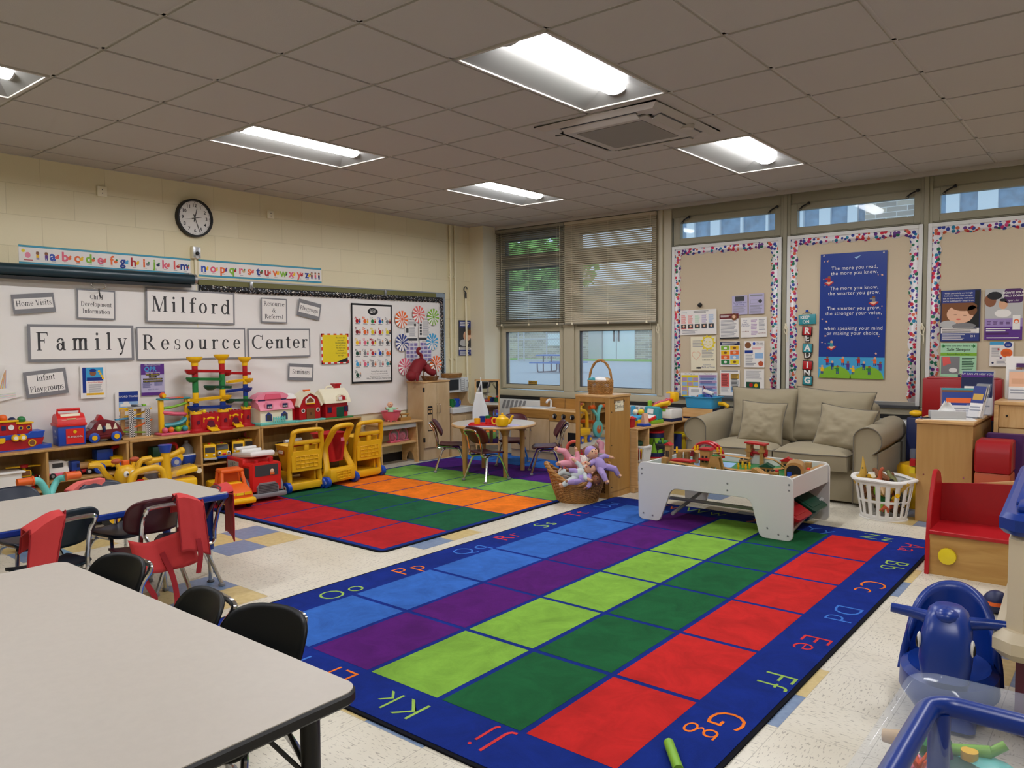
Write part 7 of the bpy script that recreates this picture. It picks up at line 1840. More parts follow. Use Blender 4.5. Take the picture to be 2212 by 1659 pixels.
def bus(label, px, x, kind, rz=QT-.35):
    t = thing('toy_bus', label, 'toy bus', spot(px, x, MZ), rz, 'yellow toy buses on the middle shelf')
    # front at -y
    if kind == 'beetle':
        PT(t, 'body', ('prism', [(-.12, .03), (.1, .03), (.11, .12), (.08, .15), (-.02, .155), (-.05, .1), (-.12, .085)], -.06, .06, 'yellow', 'x', {'bev': .015}))
        PT(t, 'windscreen', ('box', (0, -.045, .125), (.1, .006, .05), 'dkgrey', {'rx': -.45})); PT(t, 'bumper', ('bx', -.062, .062, -.135, -.12, .03, .055, 'blue', B))
        for s in (-1, 1): PT(t, 'eye', ('ball', (s*.04, -.118, .08), .018, 'white', 10, 7), ('ball', (s*.04, -.133, .08), .009, 'black', 8, 5))
        PT(t, 'roof_lamp', ('ball', (0, 0, .155), .014, 'red', 8, 6)); PT(t, 'nose', ('ball', (0, -.125, .07), (.018, .008, .01), 'brightred', 8, 6))
    else:
        PT(t, 'body', ('bx', -.055, .055, -.1, .1, .03, .17, 'yellow', {'bev': .012})); PT(t, 'windscreen', ('bx', -.042, .042, -.103, -.098, .095, .145, 'dkgrey')); PT(t, 'side_window', ('bx', .0535, .0565, -.07, .08, .1, .14, 'dkgrey'), ('bx', -.0565, -.0535, -.07, .08, .1, .14, 'dkgrey')); PT(t, 'bumper', ('bx', -.056, .056, -.108, -.1, .03, .05, 'ltgrey', B))
        for s in (-1, 1): PT(t, 'headlamp', ('ball', (s*.032, -.101, .075), .01, 'white', 8, 6))
        PT(t, 'roof_lamp', ('lathe', [(.012, .168), (.012, .182)], 'red', (0, -.06, 0), 10))
        if kind == 'stop': PT(t, 'stop_sign', ('lathe', [(.028, -.003), (.028, .003)], 'red', (0, .0, .2), 8, 'y'))
    for s in (-1, 1):
        for y in (-.07, .065): PT(t, 'wheel', ('lathe', [(.03, -.01), (.03, .01)], 'black', (s*.055, y, .03), 14, 'x'))
    return t
bus('yellow toy bus with smiling face, leftmost in the bus compartment', 449, -6.66, 'bus')
bus('yellow beetle-shaped toy bus with big eyes', 478, -6.68, 'beetle')
bus('yellow toy bus with open windscreen, third from left', 513, -6.68, 'bus', QT-.5)
bus('yellow toy bus with a red stop sign on its roof', 533, -6.77, 'stop', QT-.3)
t = thing('board_game', 'stack of white boxed games in the right shelf behind a cart', 'board game', spot(628, XI, MZ), QT)
PT(t, 'box', ('bx', -.11, .11, -.1, .1, 0, .045, 'white')); PT(t, 'upper_box', ('bx', -.1, .1, -.1, .1, .045, .08, 'navy')); PT(t, 'rolled_mat', ('cyl', (-.1, -.04, .1), (.11, -.02, .1), .02, 'white', 12))
t = thing('toy_basket', 'jumble basket of small toys in the right shelf compartment', 'basket', spot(715, XI, MZ), QT); PT(t, 'bowl', ('lathe', [(.08, 0), (.11, .1), (.1, .1), (.07, .01)], 'ltgrey', (0, 0, 0), 18)); PT(t, 'contents', ('ball', (-.03, 0, .1), .045, 'navy'), ('ball', (.04, .02, .1), .05, 'tan'))
# ---------------- push toys on the floor ----------------
t = thing('push_scooter', 'yellow crossbar push toy with a blue cup and clear bags', 'ride-on toy', spot(356, -6.28, 0), QT)
PT(t, 'stem', ('tube', [(0, 0, .05), (0, 0, .3), (0, 0, .52)], [.06, .045, .035], 'plastic_yellow', 10)); PT(t, 'crossbar', ('tube', spl([(-.14, 0, .46), (0, 0, .475), (.14, 0, .52)], 4), .024, 'plastic_yellow', 10), ('ball', (-.14, 0, .46), .032, 'plastic_yellow'), ('ball', (.14, 0, .52), .03, 'plastic_yellow')); PT(t, 'cup', ('lathe', [(.04, .52), (.05, .56), (.055, .585), (.045, .585)], 'blue', (0, 0, 0), 18)); PT(t, 'base', ('bx', -.12, .12, -.12, .12, .03, .08, 'plastic_yellow', B))
for s in (-1, 1):
    q = MB(); q.surf(lambda u, v, s=s: V((s*(.04+.12*u), .03+.02*sin(u*6+v*4), .46-.24*v-.03*u)), 8, 8, 'plastic_clear'); q.obj('clear_bag', t)
wheels(t, (-.12, .12), (-.08, .08), .05, .03, 'black', 'yellow')
t = thing('giraffe_ride_on', 'yellow giraffe-headed ride-on toy peeking over the blue-edged table', 'ride-on toy', spot(259, -6.2, 0), QT)
PT(t, 'body', ('bx', -.1, .1, -.1, .2, .1, .25, 'plastic_yellow', {'bev': .04})); PT(t, 'head', ('ball', (0, -.08, .4), (.085, .07, .09), 'plastic_yellow', 16, 12)); PT(t, 'neck', ('cyl', (0, -.03, .2), (0, -.07, .38), .05, 'plastic_yellow', 12))
for s in (-1, 1): PT(t, 'eye', ('ball', (s*.025, -.145, .42), (.02, .012, .026), 'white', 10, 8), ('ball', (s*.02, -.156, .418), .009, 'black', 8, 6)); PT(t, 'horn', ('cyl', (s*.05, -.08, .46), (s*.065, -.08, .5), .018, 'plastic_yellow', 8), ('ball', (s*.07, -.08, .52), (.04, .025, .02), 'rust', 10, 7)); PT(t, 'handlebar', ('tube', spl([(s*.06, 0, .36), (s*.12, 0, .42), (s*.16, 0, .49), (s*.24, 0, .5)], 4), .022, 'plastic_yellow', 8))
PT(t, 'forelock', ('bx', -.025, .025, -.1, -.05, .485, .52, 'orange', B))
wheels(t, (-.11, .11), (-.1, .15), .09, .03, 'black', 'yellow')
t = thing('teal_tricycle', 'teal and orange tricycle handlebar behind the coral apron chair', 'tricycle', spot(100, -6.15, 0), QT)
PT(t, 'frame', ('tube', spl([(0, 0, .12), (0, 0, .3), (-.05, 0, .43), (-.1, 0, .45)], 4), .026, 'aqua', 10), ('tube', spl([(0, 0, .3), (.08, .05, .42), (.12, .0, .44)], 4), .024, 'aqua', 10)); 
for x0_, x1_ in ((-.2, -.1), (.12, .22)): PT(t, 'grip', ('cyl', (x0_, 0, .45), (x1_, 0, .45), .028, 'orange', 10), ('lathe', [(.036, -.005), (.036, .005)], 'orange', (x1_ if x0_ < 0 else x0_, 0, .45), 10, 'x'))
wheels(t, (-.0,), (0,), .12, .04, 'aqua', 'orange'); PT(t, 'seat_bar', ('bx', -.06, .06, .05, .3, .2, .24, 'orange', B))
t = thing('yellow_tricycle', 'yellow tube tricycle at the left behind the navy chair', 'tricycle', spot(50, -5.95, 0), QT)
PT(t, 'frame', ('tube', spl([(-.08, 0, .4), (.0, 0, .41), (.06, 0, .38), (.07, 0, .2), (.0, 0, .12)], 5), .026, 'yellow', 10)); wheels(t, (0,), (0,), .11, .04, 'black', 'yellow')
t = thing('yellow_ride_on', 'yellow ride-on with arched handle under the blue-edged table', 'ride-on toy', spot(315, -6.0, 0), QT)
PT(t, 'body', ('bx', -.13, .13, -.08, .08, .1, .2, 'plastic_yellow', {'bev': .03}), ('cyl', (-.05, -.02, .0), (-.05, -.02, .12), .04, 'plastic_yellow', 10)); PT(t, 'arch', ('tube', spl([(-.14, 0, .2), (-.12, 0, .4), (0, 0, .45), (.12, 0, .42), (.16, 0, .2)], 5), .024, 'plastic_yellow', 10)); wheels(t, (-.1, .1), (-.07, .07), .05, .03, 'blue', 'yellow')
# fire engine
c = on_z(565, 1083, .0113)
t = thing('fire_engine', 'big red toy fire engine with white ladder roof on striped rug', 'toy truck', (-6.3, 3.97, .0113), QT-.12)
PT(t, 'cab', ('prism', [(-.26, .09), (-.09, .09), (-.06, .16), (-.06, .2), (-.08, .34), (-.26, .34)], -.15, .15, 'brightred', 'x', {'bev': .02}))
PT(t, 'rear_body', ('bx', -.15, .15, -.1, .24, .1, .37, 'brightred', {'bev': .015}))
PT(t, 'windscreen', ('box', (0, -.256, .275), (.22, .014, .1), 'dkgrey')); PT(t, 'side_window', ('bx', -.153, -.148, -.22, -.14, .21, .3, 'dkgrey'))
PT(t, 'driver_doll', ('ball', (.05, -.262, .262), (.02, .01, .022), 'peach', 10, 8), ('bx', .03, .07, -.268, -.258, .232, .25, 'orange'))
PT(t, 'grille', ('prism', [(-.1, .06), (.1, .06), (.1, .13), (.07, .165), (-.07, .165), (-.1, .13)], -.285, -.26, 'grey', 'y'), *[('bx', -.09, .09, -.288, -.284, .075+.014*i, .082+.014*i, 'dkgrey') for i in range(6)])
PT(t, 'bumper', ('bx', -.17, .17, -.31, -.25, .035, .075, 'grey', {'bev': .012}))
for s in (-1, 1): PT(t, 'wheel_arch', ('prism', arc(-.13, .1, .115, -10, 190, 10)+arc(-.13, .1, .09, 190, -10, 10), s*.135, s*.165, 'grey', 'x'))
for s in (-1, 1):
    for y in (-.13, .15): PT(t, 'wheel', ('lathe', [(.06, -.025), (.085, -.02), (.085, .02), (.06, .025)], 'rubber', (s*.135, y, .085), 18, 'x'), ('lathe', [(.03, -.03), (.03, .03)], 'dkgrey', (s*.135, y, .085), 12, 'x'))
PT(t, 'roof_ladder', ('box', (0, .0, .395), (.24, .4, .05), 'white', {'rx': -.12, 'bev': .02}), *[('box', (0, -.15+.1*i, .42+.012*(1.5-i)*-1), (.2, .05, .03), 'white', {'rx': -.12, 'bev': .012}) for i in range(4)])
q = MB(); q.bx(-.154, -.15, -.02, .2, .19, .34, 'ltgrey')
for i, s in enumerate(('A B C', 'X Y Z', '2 7 8')):
    vs, fs = text_geo(s, .045); q.add([(-.155, .09-a[0], .31-.045*i+a[1]) for a in vs], fs, 'ink' if i != 1 else 'red')
q.obj('sticker', t)
PT(t, 'roof_light', ('lathe', [(.02, .34), (.018, .365)], 'red', (-.07, -.2, 0), 10), ('lathe', [(.02, .34), (.018, .365)], 'red', (.07, -.2, 0), 10))
# tow truck
t = thing('tow_truck', 'orange toy tow truck with yellow bumper beside the fire engine', 'toy truck', (-6.12, 3.62, .0113), QT-.2)
PT(t, 'hood', ('prism', [(-.24, .08), (-.02, .08), (-.02, .2), (-.1, .2), (-.2, .17), (-.24, .13)], -.12, .12, 'orange', 'x', {'bev': .02}))
PT(t, 'cab', *[('cyl', (s*.1, -.1, .18), (s*.085, -.06, .3), .016, 'orange', 8) for s in (-1, 1)], *[('cyl', (s*.1, .05, .18), (s*.085, .05, .3), .016, 'orange', 8) for s in (-1, 1)], ('bx', -.1, .1, -.08, .07, .295, .33, 'orange', {'bev': .015}), ('bx', -.1, .1, .04, .06, .18, .3, 'orange'))
PT(t, 'interior', ('bx', -.08, .08, -.08, .02, .17, .21, 'yellow', B)); PT(t, 'bumper', ('bx', -.135, .135, -.275, -.2, .05, .1, 'yellow', {'bev': .02})); PT(t, 'headlamps', ('bx', -.1, -.04, -.247, -.24, .125, .15, 'yellow'), ('bx', .04, .1, -.247, -.24, .125, .15, 'yellow'), ('bx', -.03, .03, -.247, -.24, .125, .145, 'lemon'))
for s in (-1, 1):
    for y in (-.13, .13): PT(t, 'wheel', ('lathe', [(.05, -.02), (.07, -.015), (.07, .015), (.05, .02)], 'rubber', (s*.115, y, .07), 16, 'x'))
PT(t, 'truck_bed', ('bx', -.12, .12, .06, .28, .1, .2, 'yellow', {'bev': .02}))
t = thing('dump_truck', 'yellow toy dump truck with long tipping bed behind the tow truck', 'toy truck', (-6.36, 3.22, 0), QT-.3)
PT(t, 'bed', ('box', (.06, .02, .33), (.3, .16, .05), 'yellow', {'ry': -.18, 'bev': .015}), ('box', (.06, .02, .36), (.22, .09, .02), 'gold', {'ry': -.18})); PT(t, 'chassis', ('bx', -.12, .2, -.07, .1, .08, .28, 'yellow', {'bev': .02})); PT(t, 'boom', ('cyl', (-.1, .02, .2), (-.22, -.03, .3), .025, 'yellow', 8), ('ball', (-.24, -.04, .26), .05, 'brightred', 10, 7), ('ball', (-.2, -.06, .25), .035, 'yellow', 10, 7)); wheels(t, (-.08, .14), (-.06, .1), .06, .04, 'black', 'yellow')
t = thing('toy_ladder', 'cream toy ladder piece leaning behind the dump truck', 'toy', (-6.5, 3.4, 0), QT)
PT(t, 'rails', *[('cyl', (-.12, y, .3), (.12, y, .3), .012, 'cream', 8) for y in (-.04, .04)], *[('cyl', (-.1+.05*i, -.04, .3), (-.1+.05*i, .04, .3), .009, 'cream', 6) for i in range(5)], ('cyl', (.12, -.06, .3), (.12, .06, .3), .025, 'cream', 10), ('cyl', (0, 0, 0), (0, 0, .3), .02, 'cream', 8))
# shopping carts
def cart(label, y, x, rz, kind):
    t = thing('shopping_cart', label, 'toy shopping cart', (x, y, .0113), rz, 'yellow toy shopping carts'); t.scale = (.86, .82, .715)
    Y = 'plastic_yellow'
    if kind == 'box':
        w = .2
        for s in (-1, 1):
            PT(t, 'side_post', ('tube', spl([(s*w, -.04, .06), (s*w*.93, -.02, .3), (s*w*.98, -.07, .6), (s*w*.85, -.1, .79)], 5), .035, Y, 10, {'flat': .8}))
        PT(t, 'handle', ('tube', spl([(-w*.9, -.095, .76), (-w*.8, -.11, .815), (0, -.115, .825), (w*.8, -.11, .815), (w*.9, -.095, .76)], 5), .03, Y, 10))
        PT(t, 'front_panel', ('prism', [(-.19, .28), (.19, .28), (.195, .55), (-.195, .55)], -.085, -.03, Y, 'y'), *[('cyl', (-.14, -.088, .33+.05*i), (.14, -.088, .33+.05*i), .005, Y, 6) for i in range(4)], *[('cyl', (-.14+.056*i, -.088, .33), (-.14+.056*i, -.088, .48), .005, Y, 6) for i in range(6)], bevel=.008)
        PT(t, 'lower_bar', ('bx', -.19, .19, -.07, .0, .03, .13, Y, {'bev': .02})); PT(t, 'upper_bar', ('bx', -.18, .18, -.095, -.05, .63, .69, Y, {'bev': .015}), ('bx', -.03, .03, -.085, -.05, .54, .64, Y, B))
        PT(t, 'basket', ('rings', [[V((p[0], p[1], z)) for p in rrect(-a, -.06, a, b_, .05, 4)] for a, b_, z in ((.16, .2, .27), (.185, .3, .6), (.19, .31, .615), (.175, .29, .6), (.15, .19, .29))], Y))
        PT(t, 'child_seat', ('bx', -.12, .1, -.04, .02, .52, .66, 'brightred', {'bev': .02}), ('bx', -.1, .12, .0, .1, .56, .66, 'brightred', {'bev': .02}))
        q = MB(); P_ = rrect(-.055, -.028, .055, .028, .016); q.prism([(.13+p[0], .53+p[1]) for p in P_], -.199, -.194, 'rust', 'x'); q.prism([(.13+p[0]*.85, .53+p[1]*.75) for p in P_], -.2005, -.198, 'cream', 'x'); vs, fs = text_geo('Little Tikes', .019); q.add([(-.201, .13-a[0], .53+a[1]) for a in vs], fs, 'ink'); q.obj('brand_plate', t)
        PT(t, 'undertray', ('bx', -.15, .15, 0, .28, .1, .13, Y, B), ('bx', -.17, -.14, .0, .3, .08, .27, Y, B), ('bx', .14, .17, .0, .3, .08, .27, Y, B))
    else:
        for s in (-1, 1): PT(t, 'side_post', ('tube', spl([(s*.19, .1, .1), (s*.2, -.02, .2), (s*.14, .06, .5), (s*.13, -.06, .76), (s*.1, -.1, .82)], 6), .045, Y, 10, {'flat': .7}))
        PT(t, 'handle', ('tube', spl([(-.13, -.07, .77), (-.1, -.11, .83), (.1, -.11, .83), (.13, -.07, .77)], 5), .034, Y, 10))
        PT(t, 'front_panel', ('bx', -.2, .2, -.09, .02, .06, .25, Y, {'bev': .03}), *[('cyl', (-.11, -.092, .1+.035*i), (.11, -.092, .1+.035*i), .006, Y, 6) for i in range(4)], *[('cyl', (-.11+.044*i, -.092, .1), (-.11+.044*i, -.092, .205), .006, Y, 6) for i in range(6)])
        PT(t, 'basket', ('rings', [[V((p[0], p[1], z)) for p in rrect(-a, -.0, a, b_, .06, 4)] for a, b_, z in ((.11, .14, .33), (.17, .3, .7), (.18, .31, .72), (.155, .28, .7), (.1, .13, .35))], 'red')); PT(t, 'label', ('bx', .05, .1, -.003, .0, .6, .65, 'pink'))
        PT(t, 'undertray', ('bx', -.16, .16, 0, .26, .08, .2, Y, {'bev': .03}))
    for sx_, y_ in ((-1, -.03), (1, -.03), (-1, .26), (1, .26)):
        o_ = PT(t, 'wheel', ('lathe', [(.055, -.028), (.075, -.022), (.075, .022), (.055, .028)], 'blue', (0, 0, 0), 20, 'x')); o_.location = (sx_*.225, y_, .075); PT(o_, 'hub', ('lathe', [(.036, -.031), (.03, -.033), (.03, .033), (.036, .031)], 'cream', (0, 0, 0), 14, 'x'), ('lathe', [(.01, -.036), (.01, .036)], 'red', (0, 0, 0), 8, 'x'))
    return t
cart('yellow toy shopping cart nearest the fire engine with orange seat inside', 4.42, -6.17, QT-.05, 'box')
cart('yellow toy shopping cart with a red basket, middle of three', 4.82, -6.15, QT+.12, 'red')
cart('yellow toy shopping cart farthest back, next to the bench', 5.24, -6.24, QT+.02, 'box')
# bench items
def doll_parts(t, c, d, L, skin, cloth, seed=0, hat=None, up=(0, 0, 1), legs=True):
    # baby doll lying along direction d (towards its head); one body mesh with clothing child meshes
    d = V(d).normalized(); u = V(up); u = (u-d*u.dot(d)).normalized(); s = d.cross(u); c = V(c)
    def at_(a, b_, e): return c+d*a*L+s*b_*L+u*e*L
    q = MB()
    hc = at_(.36, 0, .03)
    rs = []
    q.tube([at_(-.1, 0, 0), at_(.0, 0, .02), at_(.12, 0, .02), at_(.2, 0, .0), at_(.23, 0, 0)], [L*.1, L*.13, L*.12, L*.07, L*.05], skin, 12)
    q.ball(hc, L*.15, skin, 16, 12)
    fa = (u*.9-d*.1).normalized()
    q.ball(hc+fa*L*.15-d*L*.0, L*.022, skin, 8, 6)
    for k in (-1, 1): q.ball(hc+s*k*L*.15+u*L*.0, (L*.03, L*.03, L*.04), skin, 8, 6)
    rnd = random.Random(seed); H = []
    for k in (-1, 1):
        h = at_(.1+rnd.uniform(-.1, .12), k*.36, .1+rnd.uniform(-.05, .1)); e_ = at_(.14, k*.25, .06)
        q.tube([at_(.17, k*.1, .0), e_, h], [L*.05, L*.045, L*.032], skin, 8); q.ball(h, L*.042, skin, 8, 6)
        for f in range(4): q.tube([h, h+(h-e_).normalized()*L*.06+d*(f-1.5)*L*.018], [L*.012, L*.009], skin, 5)
        kn = at_(-.3, k*(.14+rnd.uniform(0, .08)), .1+rnd.uniform(-.06, .1)); ft = at_(-.5, k*(.16+rnd.uniform(0, .1)), .05+rnd.uniform(-.03, .12)); H.append((kn, ft, h, e_))
        q.tube([at_(-.08, k*.07, 0), kn, ft], [L*.075, L*.06, L*.04], skin, 8); q.tube([ft, ft+u*L*.09], [L*.045, L*.035], skin, 8)
    q.obj('body', t)
    for k in (-1, 1):
        PT(t, 'eye', ('ball', hc+fa*L*.135+s*k*L*.055+d*L*.03, L*.02, 'black', 8, 6))
    PT(t, 'mouth', ('ball', hc+fa*L*.14-d*L*.06, (L*.025, L*.02, L*.012), 'coral', 8, 6))
    if cloth:
        q = MB()
        q.tube([at_(-.14, 0, 0), at_(-.05, 0, .01), at_(.1, 0, .02), at_(.19, 0, .01)], [L*.13, L*.15, L*.14, L*.085], cloth, 14)
        for (kn, ft, h, e_), k in zip(H, (-1, 1)):
            if legs: q.tube([at_(-.06, k*.07, 0), kn, kn+(ft-kn)*.75], [L*.095, L*.08, L*.06], cloth, 10)
            q.tube([at_(.16, k*.09, .01), e_, e_+(h-e_)*.6], [L*.075, L*.062, L*.05], cloth, 10)
        q.obj('outfit', t)
    if hat:
        q = MB(); q.ball(hc+d*L*.05-u*L*.03, (L*.165, L*.165, L*.165), hat, 16, 12); q.obj('hood', t)
z_ = .5
p = on_x(845, 910, -6.74)
t = thing('toy_washtub', 'pink toy bathtub on the bench beside the tall cabinet', 'toy', (-6.74, p.y, z_), QT)
PT(t, 'tub', ('lathe', [(.07, .015), (.095, .05), (.115, .115), (.125, .12), (.108, .118), (.085, .05), (.06, .03)], 'hotpink', (0, 0, 0), 24), *[('cyl', (.06*cos(a), .06*sin(a), 0), (.06*cos(a), .06*sin(a), .03), .012, 'hotpink', 8) for a in (.8, 2.4, 3.9, 5.5)])
t = thing('baby_doll', 'small baby doll in light green sitting in the pink tub', 'doll', (0, 0, 0)); doll_parts(t, (-6.75, p.y, z_+.115), (-.15, .05, 1), .22, 'peach', 'mint', 2, up=(1, -.3, 0))
p = on_x(874, 903, -6.72)
t = thing('toy_iron', 'wooden toy iron on the bench end against the tall cabinet', 'toy', (-6.72, p.y, z_), QT)
PT(t, 'sole', ('prism', [(-.1, -.045), (.06, -.045), (.11, 0), (.06, .045), (-.1, .045)], 0, .035, 'oak'), bevel=.004); PT(t, 'handle', ('bx', -.07, .07, -.015, .015, .06, .08, 'oak', B), ('cyl', (-.05, 0, .03), (-.05, 0, .065), .008, 'oak', 8), ('cyl', (.05, 0, .03), (.05, 0, .065), .008, 'oak', 8))
def backpack(label, px, m, x=-6.72):
    t = thing('toy_backpack', label, 'backpack', spot(px, x, .255), QT)
    PT(t, 'bag', ('ball', (0, 0, .075), (.075, .05, .08), 'plastic_clear', 18, 12), ('ball', (0, .005, .06), (.05, .035, .05), m, 14, 9)); PT(t, 'trim', ('tube', [(.075*cos(a), -.012, .075+.08*sin(a)) for a in [i*pi/8 for i in range(16)]], .008, m, 6, {'closed': True}), ('tube', spl([(-.05, -.05, .1), (-.02, -.065, .06), (-.03, -.05, .02)], 4), .008, m, 6), ('bx', -.075, .075, -.04, .04, 0, .02, m, B))
backpack('clear pink toy backpack on the bench shelf, left', 850, 'hotpink'); backpack('clear pink toy backpack on the bench shelf, right', 869, 'pink', -6.76)
# on top of the tall cabinet
p = on_x(945, 815, -6.7); zt = .951
t = thing('wicker_basket', 'round wicker basket with thin handle on the tall cabinet', 'basket', (-6.68, on_x(929, 815, -6.68).y, zt), QT)
q = MB(); weave_wall(q, [(.085, 0), (.115, .055)], 20, 'wicker_dk', 1, .85, 8, .004); q.lathe([(.085, 0), (.085, .005)], 'wicker_dk', n=20, sy=.85); q.obj('body', t)
PT(t, 'handle', ('tube', [(.11*cos(a), 0, .05+.19*sin(a)) for a in [pi*i/16 for i in range(17)]], .006, 'wicker_dk', 6))
t = thing('wicker_tray', 'oval open wicker tray with white lining above the toy microwave', 'basket', (-6.72, on_x(976, 812, -6.72).y, .966), QT)
q = MB(); weave_wall(q, [(.13, 0), (.145, .055)], 26, 'wicker', 1.05, .7, 8, .004); q.obj('body', t); PT(t, 'lining', ('lathe', [(.12, .02), (.135, .05), (.128, .05)], 'cream', (0, 0, 0), 24, 'z', 1.05, .7))
y0_ = on_x(888, 815, -6.72).y
t = thing('red_plush_animal', 'floppy dark red plush animal slumped over the wicker basket', 'stuffed animal', (-6.7, y0_, zt), QT)
q = MB(); q.tube(spl([(-.03, 0, .06), (.02, 0, .09), (.08, .02, .15), (.15, .03, .2), (.21, .03, .19), (.25, .02, .12)], 5), [.05, .055, .06, .065, .07, .075, .075, .078, .08, .08, .08, .08, .08, .08, .078, .075, .075, .07, .07, .065, .06, .055, .05, .045, .04, .035][:26], 'crimson', 14); q.obj('body', t)
PT(t, 'head', ('ball', (-.03, -.02, .065), (.075, .06, .062), 'crimson', 14, 10)); PT(t, 'ear', ('ball', (.01, -.075, .055), (.03, .015, .055), 'crimson', 10, 8)); PT(t, 'tail', ('tube', spl([(.19, .03, .25), (.18, .03, .31), (.13, .03, .34), (.13, .03, .38), (.16, .03, .39)], 4), .02, 'crimson', 8)); PT(t, 'leg', ('tube', spl([(.2, -.03, .18), (.22, -.06, .12), (.26, -.07, .1)], 4), .04, 'crimson', 10), ('ball', (.27, -.07, .1), .045, 'crimson', 10, 8)); PT(t, 'collar', ('lathe', [(.062, -.004), (.062, .004)], 'black', (.035, .0, .1), 14, 'x'))
# toys reflected: shelf past the left edge
for i, (px, m, m2) in enumerate(((.55, 'yellow', 'orange'), (.8, 'teal', 'coral'), (1.12, 'yellow', 'red'), (1.4, 'blue', 'green'))):
    t = thing('toy_figure', 'toy figure on the shelf beyond the left edge of the photo', 'toy', (-6.68, px, .615), QT, 'toys past the left edge'); PT(t, 'body', ('ball', (0, 0, .09), (.06, .05, .09), m)); PT(t, 'head', ('ball', (0, 0, .21), .055, m)); PT(t, 'limbs', ('tube', spl([(-.12, -.02, .2), (-.04, 0, .13), (.04, 0, .13), (.12, -.02, .2)], 4), .02, m2, 8), ('tube', spl([(-.1, -.06, .02), (0, 0, .04), (.1, -.06, .02)], 4), .02, m2, 8))
# ---------------- toys on the low shelf by the window ----------------
def wsp(px, py, x=-3.76, z=.605): p = on_x(px, py, x); return (x, p.y, z)
def tub(t, name, w, l, h, m, fl=.85, lip=.006): return PT(t, name, ('rings', [[V((p[0], p[1], z)) for p in rrect(-a, -b_, a, b_, .02, 3)] for a, b_, z in ((w*fl, l*fl, 0), (w, l, h), (w+lip, l+lip, h), (w+lip, l+lip, h+.008), (w-.006, l-.006, h+.008), (w*fl-.006, l*fl-.006, .01))], m))
t = thing('toy_bin', 'small red bin of toy food at the near end of the window shelf', 'bin', (-3.72, 6.31, .605)); tub(t, 'tub', .06, .05, .08, 'red'); PT(t, 'toy_food', ('ball', (-.01, 0, .085), .035, 'yellow'), ('ball', (.03, .02, .08), .025, 'brightred'))
t = thing('toy_register', 'yellow and blue toy cash register beside the small red bin', 'toy cash register', (-3.74, 6.5, .605), -.2); PT(t, 'base', ('bx', -.07, .07, -.06, .06, 0, .06, 'yellow', B)); PT(t, 'keys', ('box', (0, -.02, .075), (.13, .1, .03), 'sky', {'rx': .25, 'bev': .006}), ('box', (0, .04, .1), (.13, .05, .04), 'red', {'bev': .008}), ('ball', (-.03, .02, .12), .03, 'cream'), ('ball', (.03, .03, .125), .03, 'lemon')); PT(t, 'receipt_holder', ('prism', [(.07, .02), (.12, .02), (.105, .12), (.085, .12)], -.02, .04, 'peach', 'y')); PT(t, 'tray', ('bx', .06, .15, -.07, .04, 0, .025, 'blue', B))
t = thing('toy_register', 'teal toy cash register with a lime base and small screen', 'toy cash register', (-3.74, 6.76, .605), -.15); PT(t, 'base', ('bx', -.1, .1, -.1, .09, 0, .035, 'lime', B), ('box', (0, -.06, .05), (.18, .1, .03), 'brightred', {'rx': .3, 'bev': .006}), ('box', (0, -.05, .065), (.15, .09, .01), 'white', {'rx': .3})); PT(t, 'screen_housing', ('prism', [(0, .03), (.09, .03), (.09, .13), (.05, .16), (.02, .15)], -.09, .09, 'teal', 'x', {'bev': .01})); PT(t, 'screen', ('box', (0, .008, .115), (.07, .005, .05), 'white', {'rx': -.15}))
t = thing('toy_phone', 'white and navy toy till carrying a red and yellow telephone', 'toy', (-3.72, 7.06, .605), -.1); PT(t, 'base', ('bx', -.13, .13, -.1, .1, 0, .03, 'navy', B), ('bx', -.13, .13, -.1, .1, .03, .12, 'white', B)); PT(t, 'tray', ('bx', -.1, .06, -.102, -.03, .1, .124, 'lime')); PT(t, 'keypad', ('box', (-.02, -.03, .17), (.2, .12, .04), 'brightred', {'ry': -.3, 'rx': .2, 'bev': .012}), *[('box', (-.09+.04*i, -.05+.03*j, .175+.012*i+.006*j), (.02, .018, .012), 'pink', {'ry': -.3}) for i in range(4) for j in range(3)]); PT(t, 'display', ('box', (.04, .05, .24), (.13, .08, .1), 'yellow', {'bev': .025}), ('box', (.01, .007, .25), (.06, .006, .05), 'ltgrey')); PT(t, 'handset', ('tube', spl([(-.08, -.1, .13), (0, -.1, .165), (.1, -.09, .19)], 4), .024, 'yellow', 10))
t = thing('toy_bin', 'orange toy bin behind the telephone till', 'bin', (-3.85, 7.16, .605)); tub(t, 'tub', .06, .09, .15, 'orange')
t = thing('toy_bin', 'red toy basket behind the teal register', 'bin', (-3.86, 6.88, .605)); tub(t, 'tub', .05, .09, .1, 'brightred')
for lab, px, py, m, zt in (('lime foam stick standing behind the red toy basket', 1404, 885, 'lime', .2), ('light blue foam stick standing at the near end of the window shelf', 1368, 895, 'sky', .17)):
    p = on_x(px, py, -3.87); t = thing('foam_stick', lab, 'toy', (-3.87, p.y, .605)); PT(t, 'stick', ('bx', -.02, .02, -.02, .02, 0, zt, m, {'bev': .01})); PT(t, 'foot', ('bx', -.025, .025, -.03, .03, 0, .02, m, B))
XS = -3.68
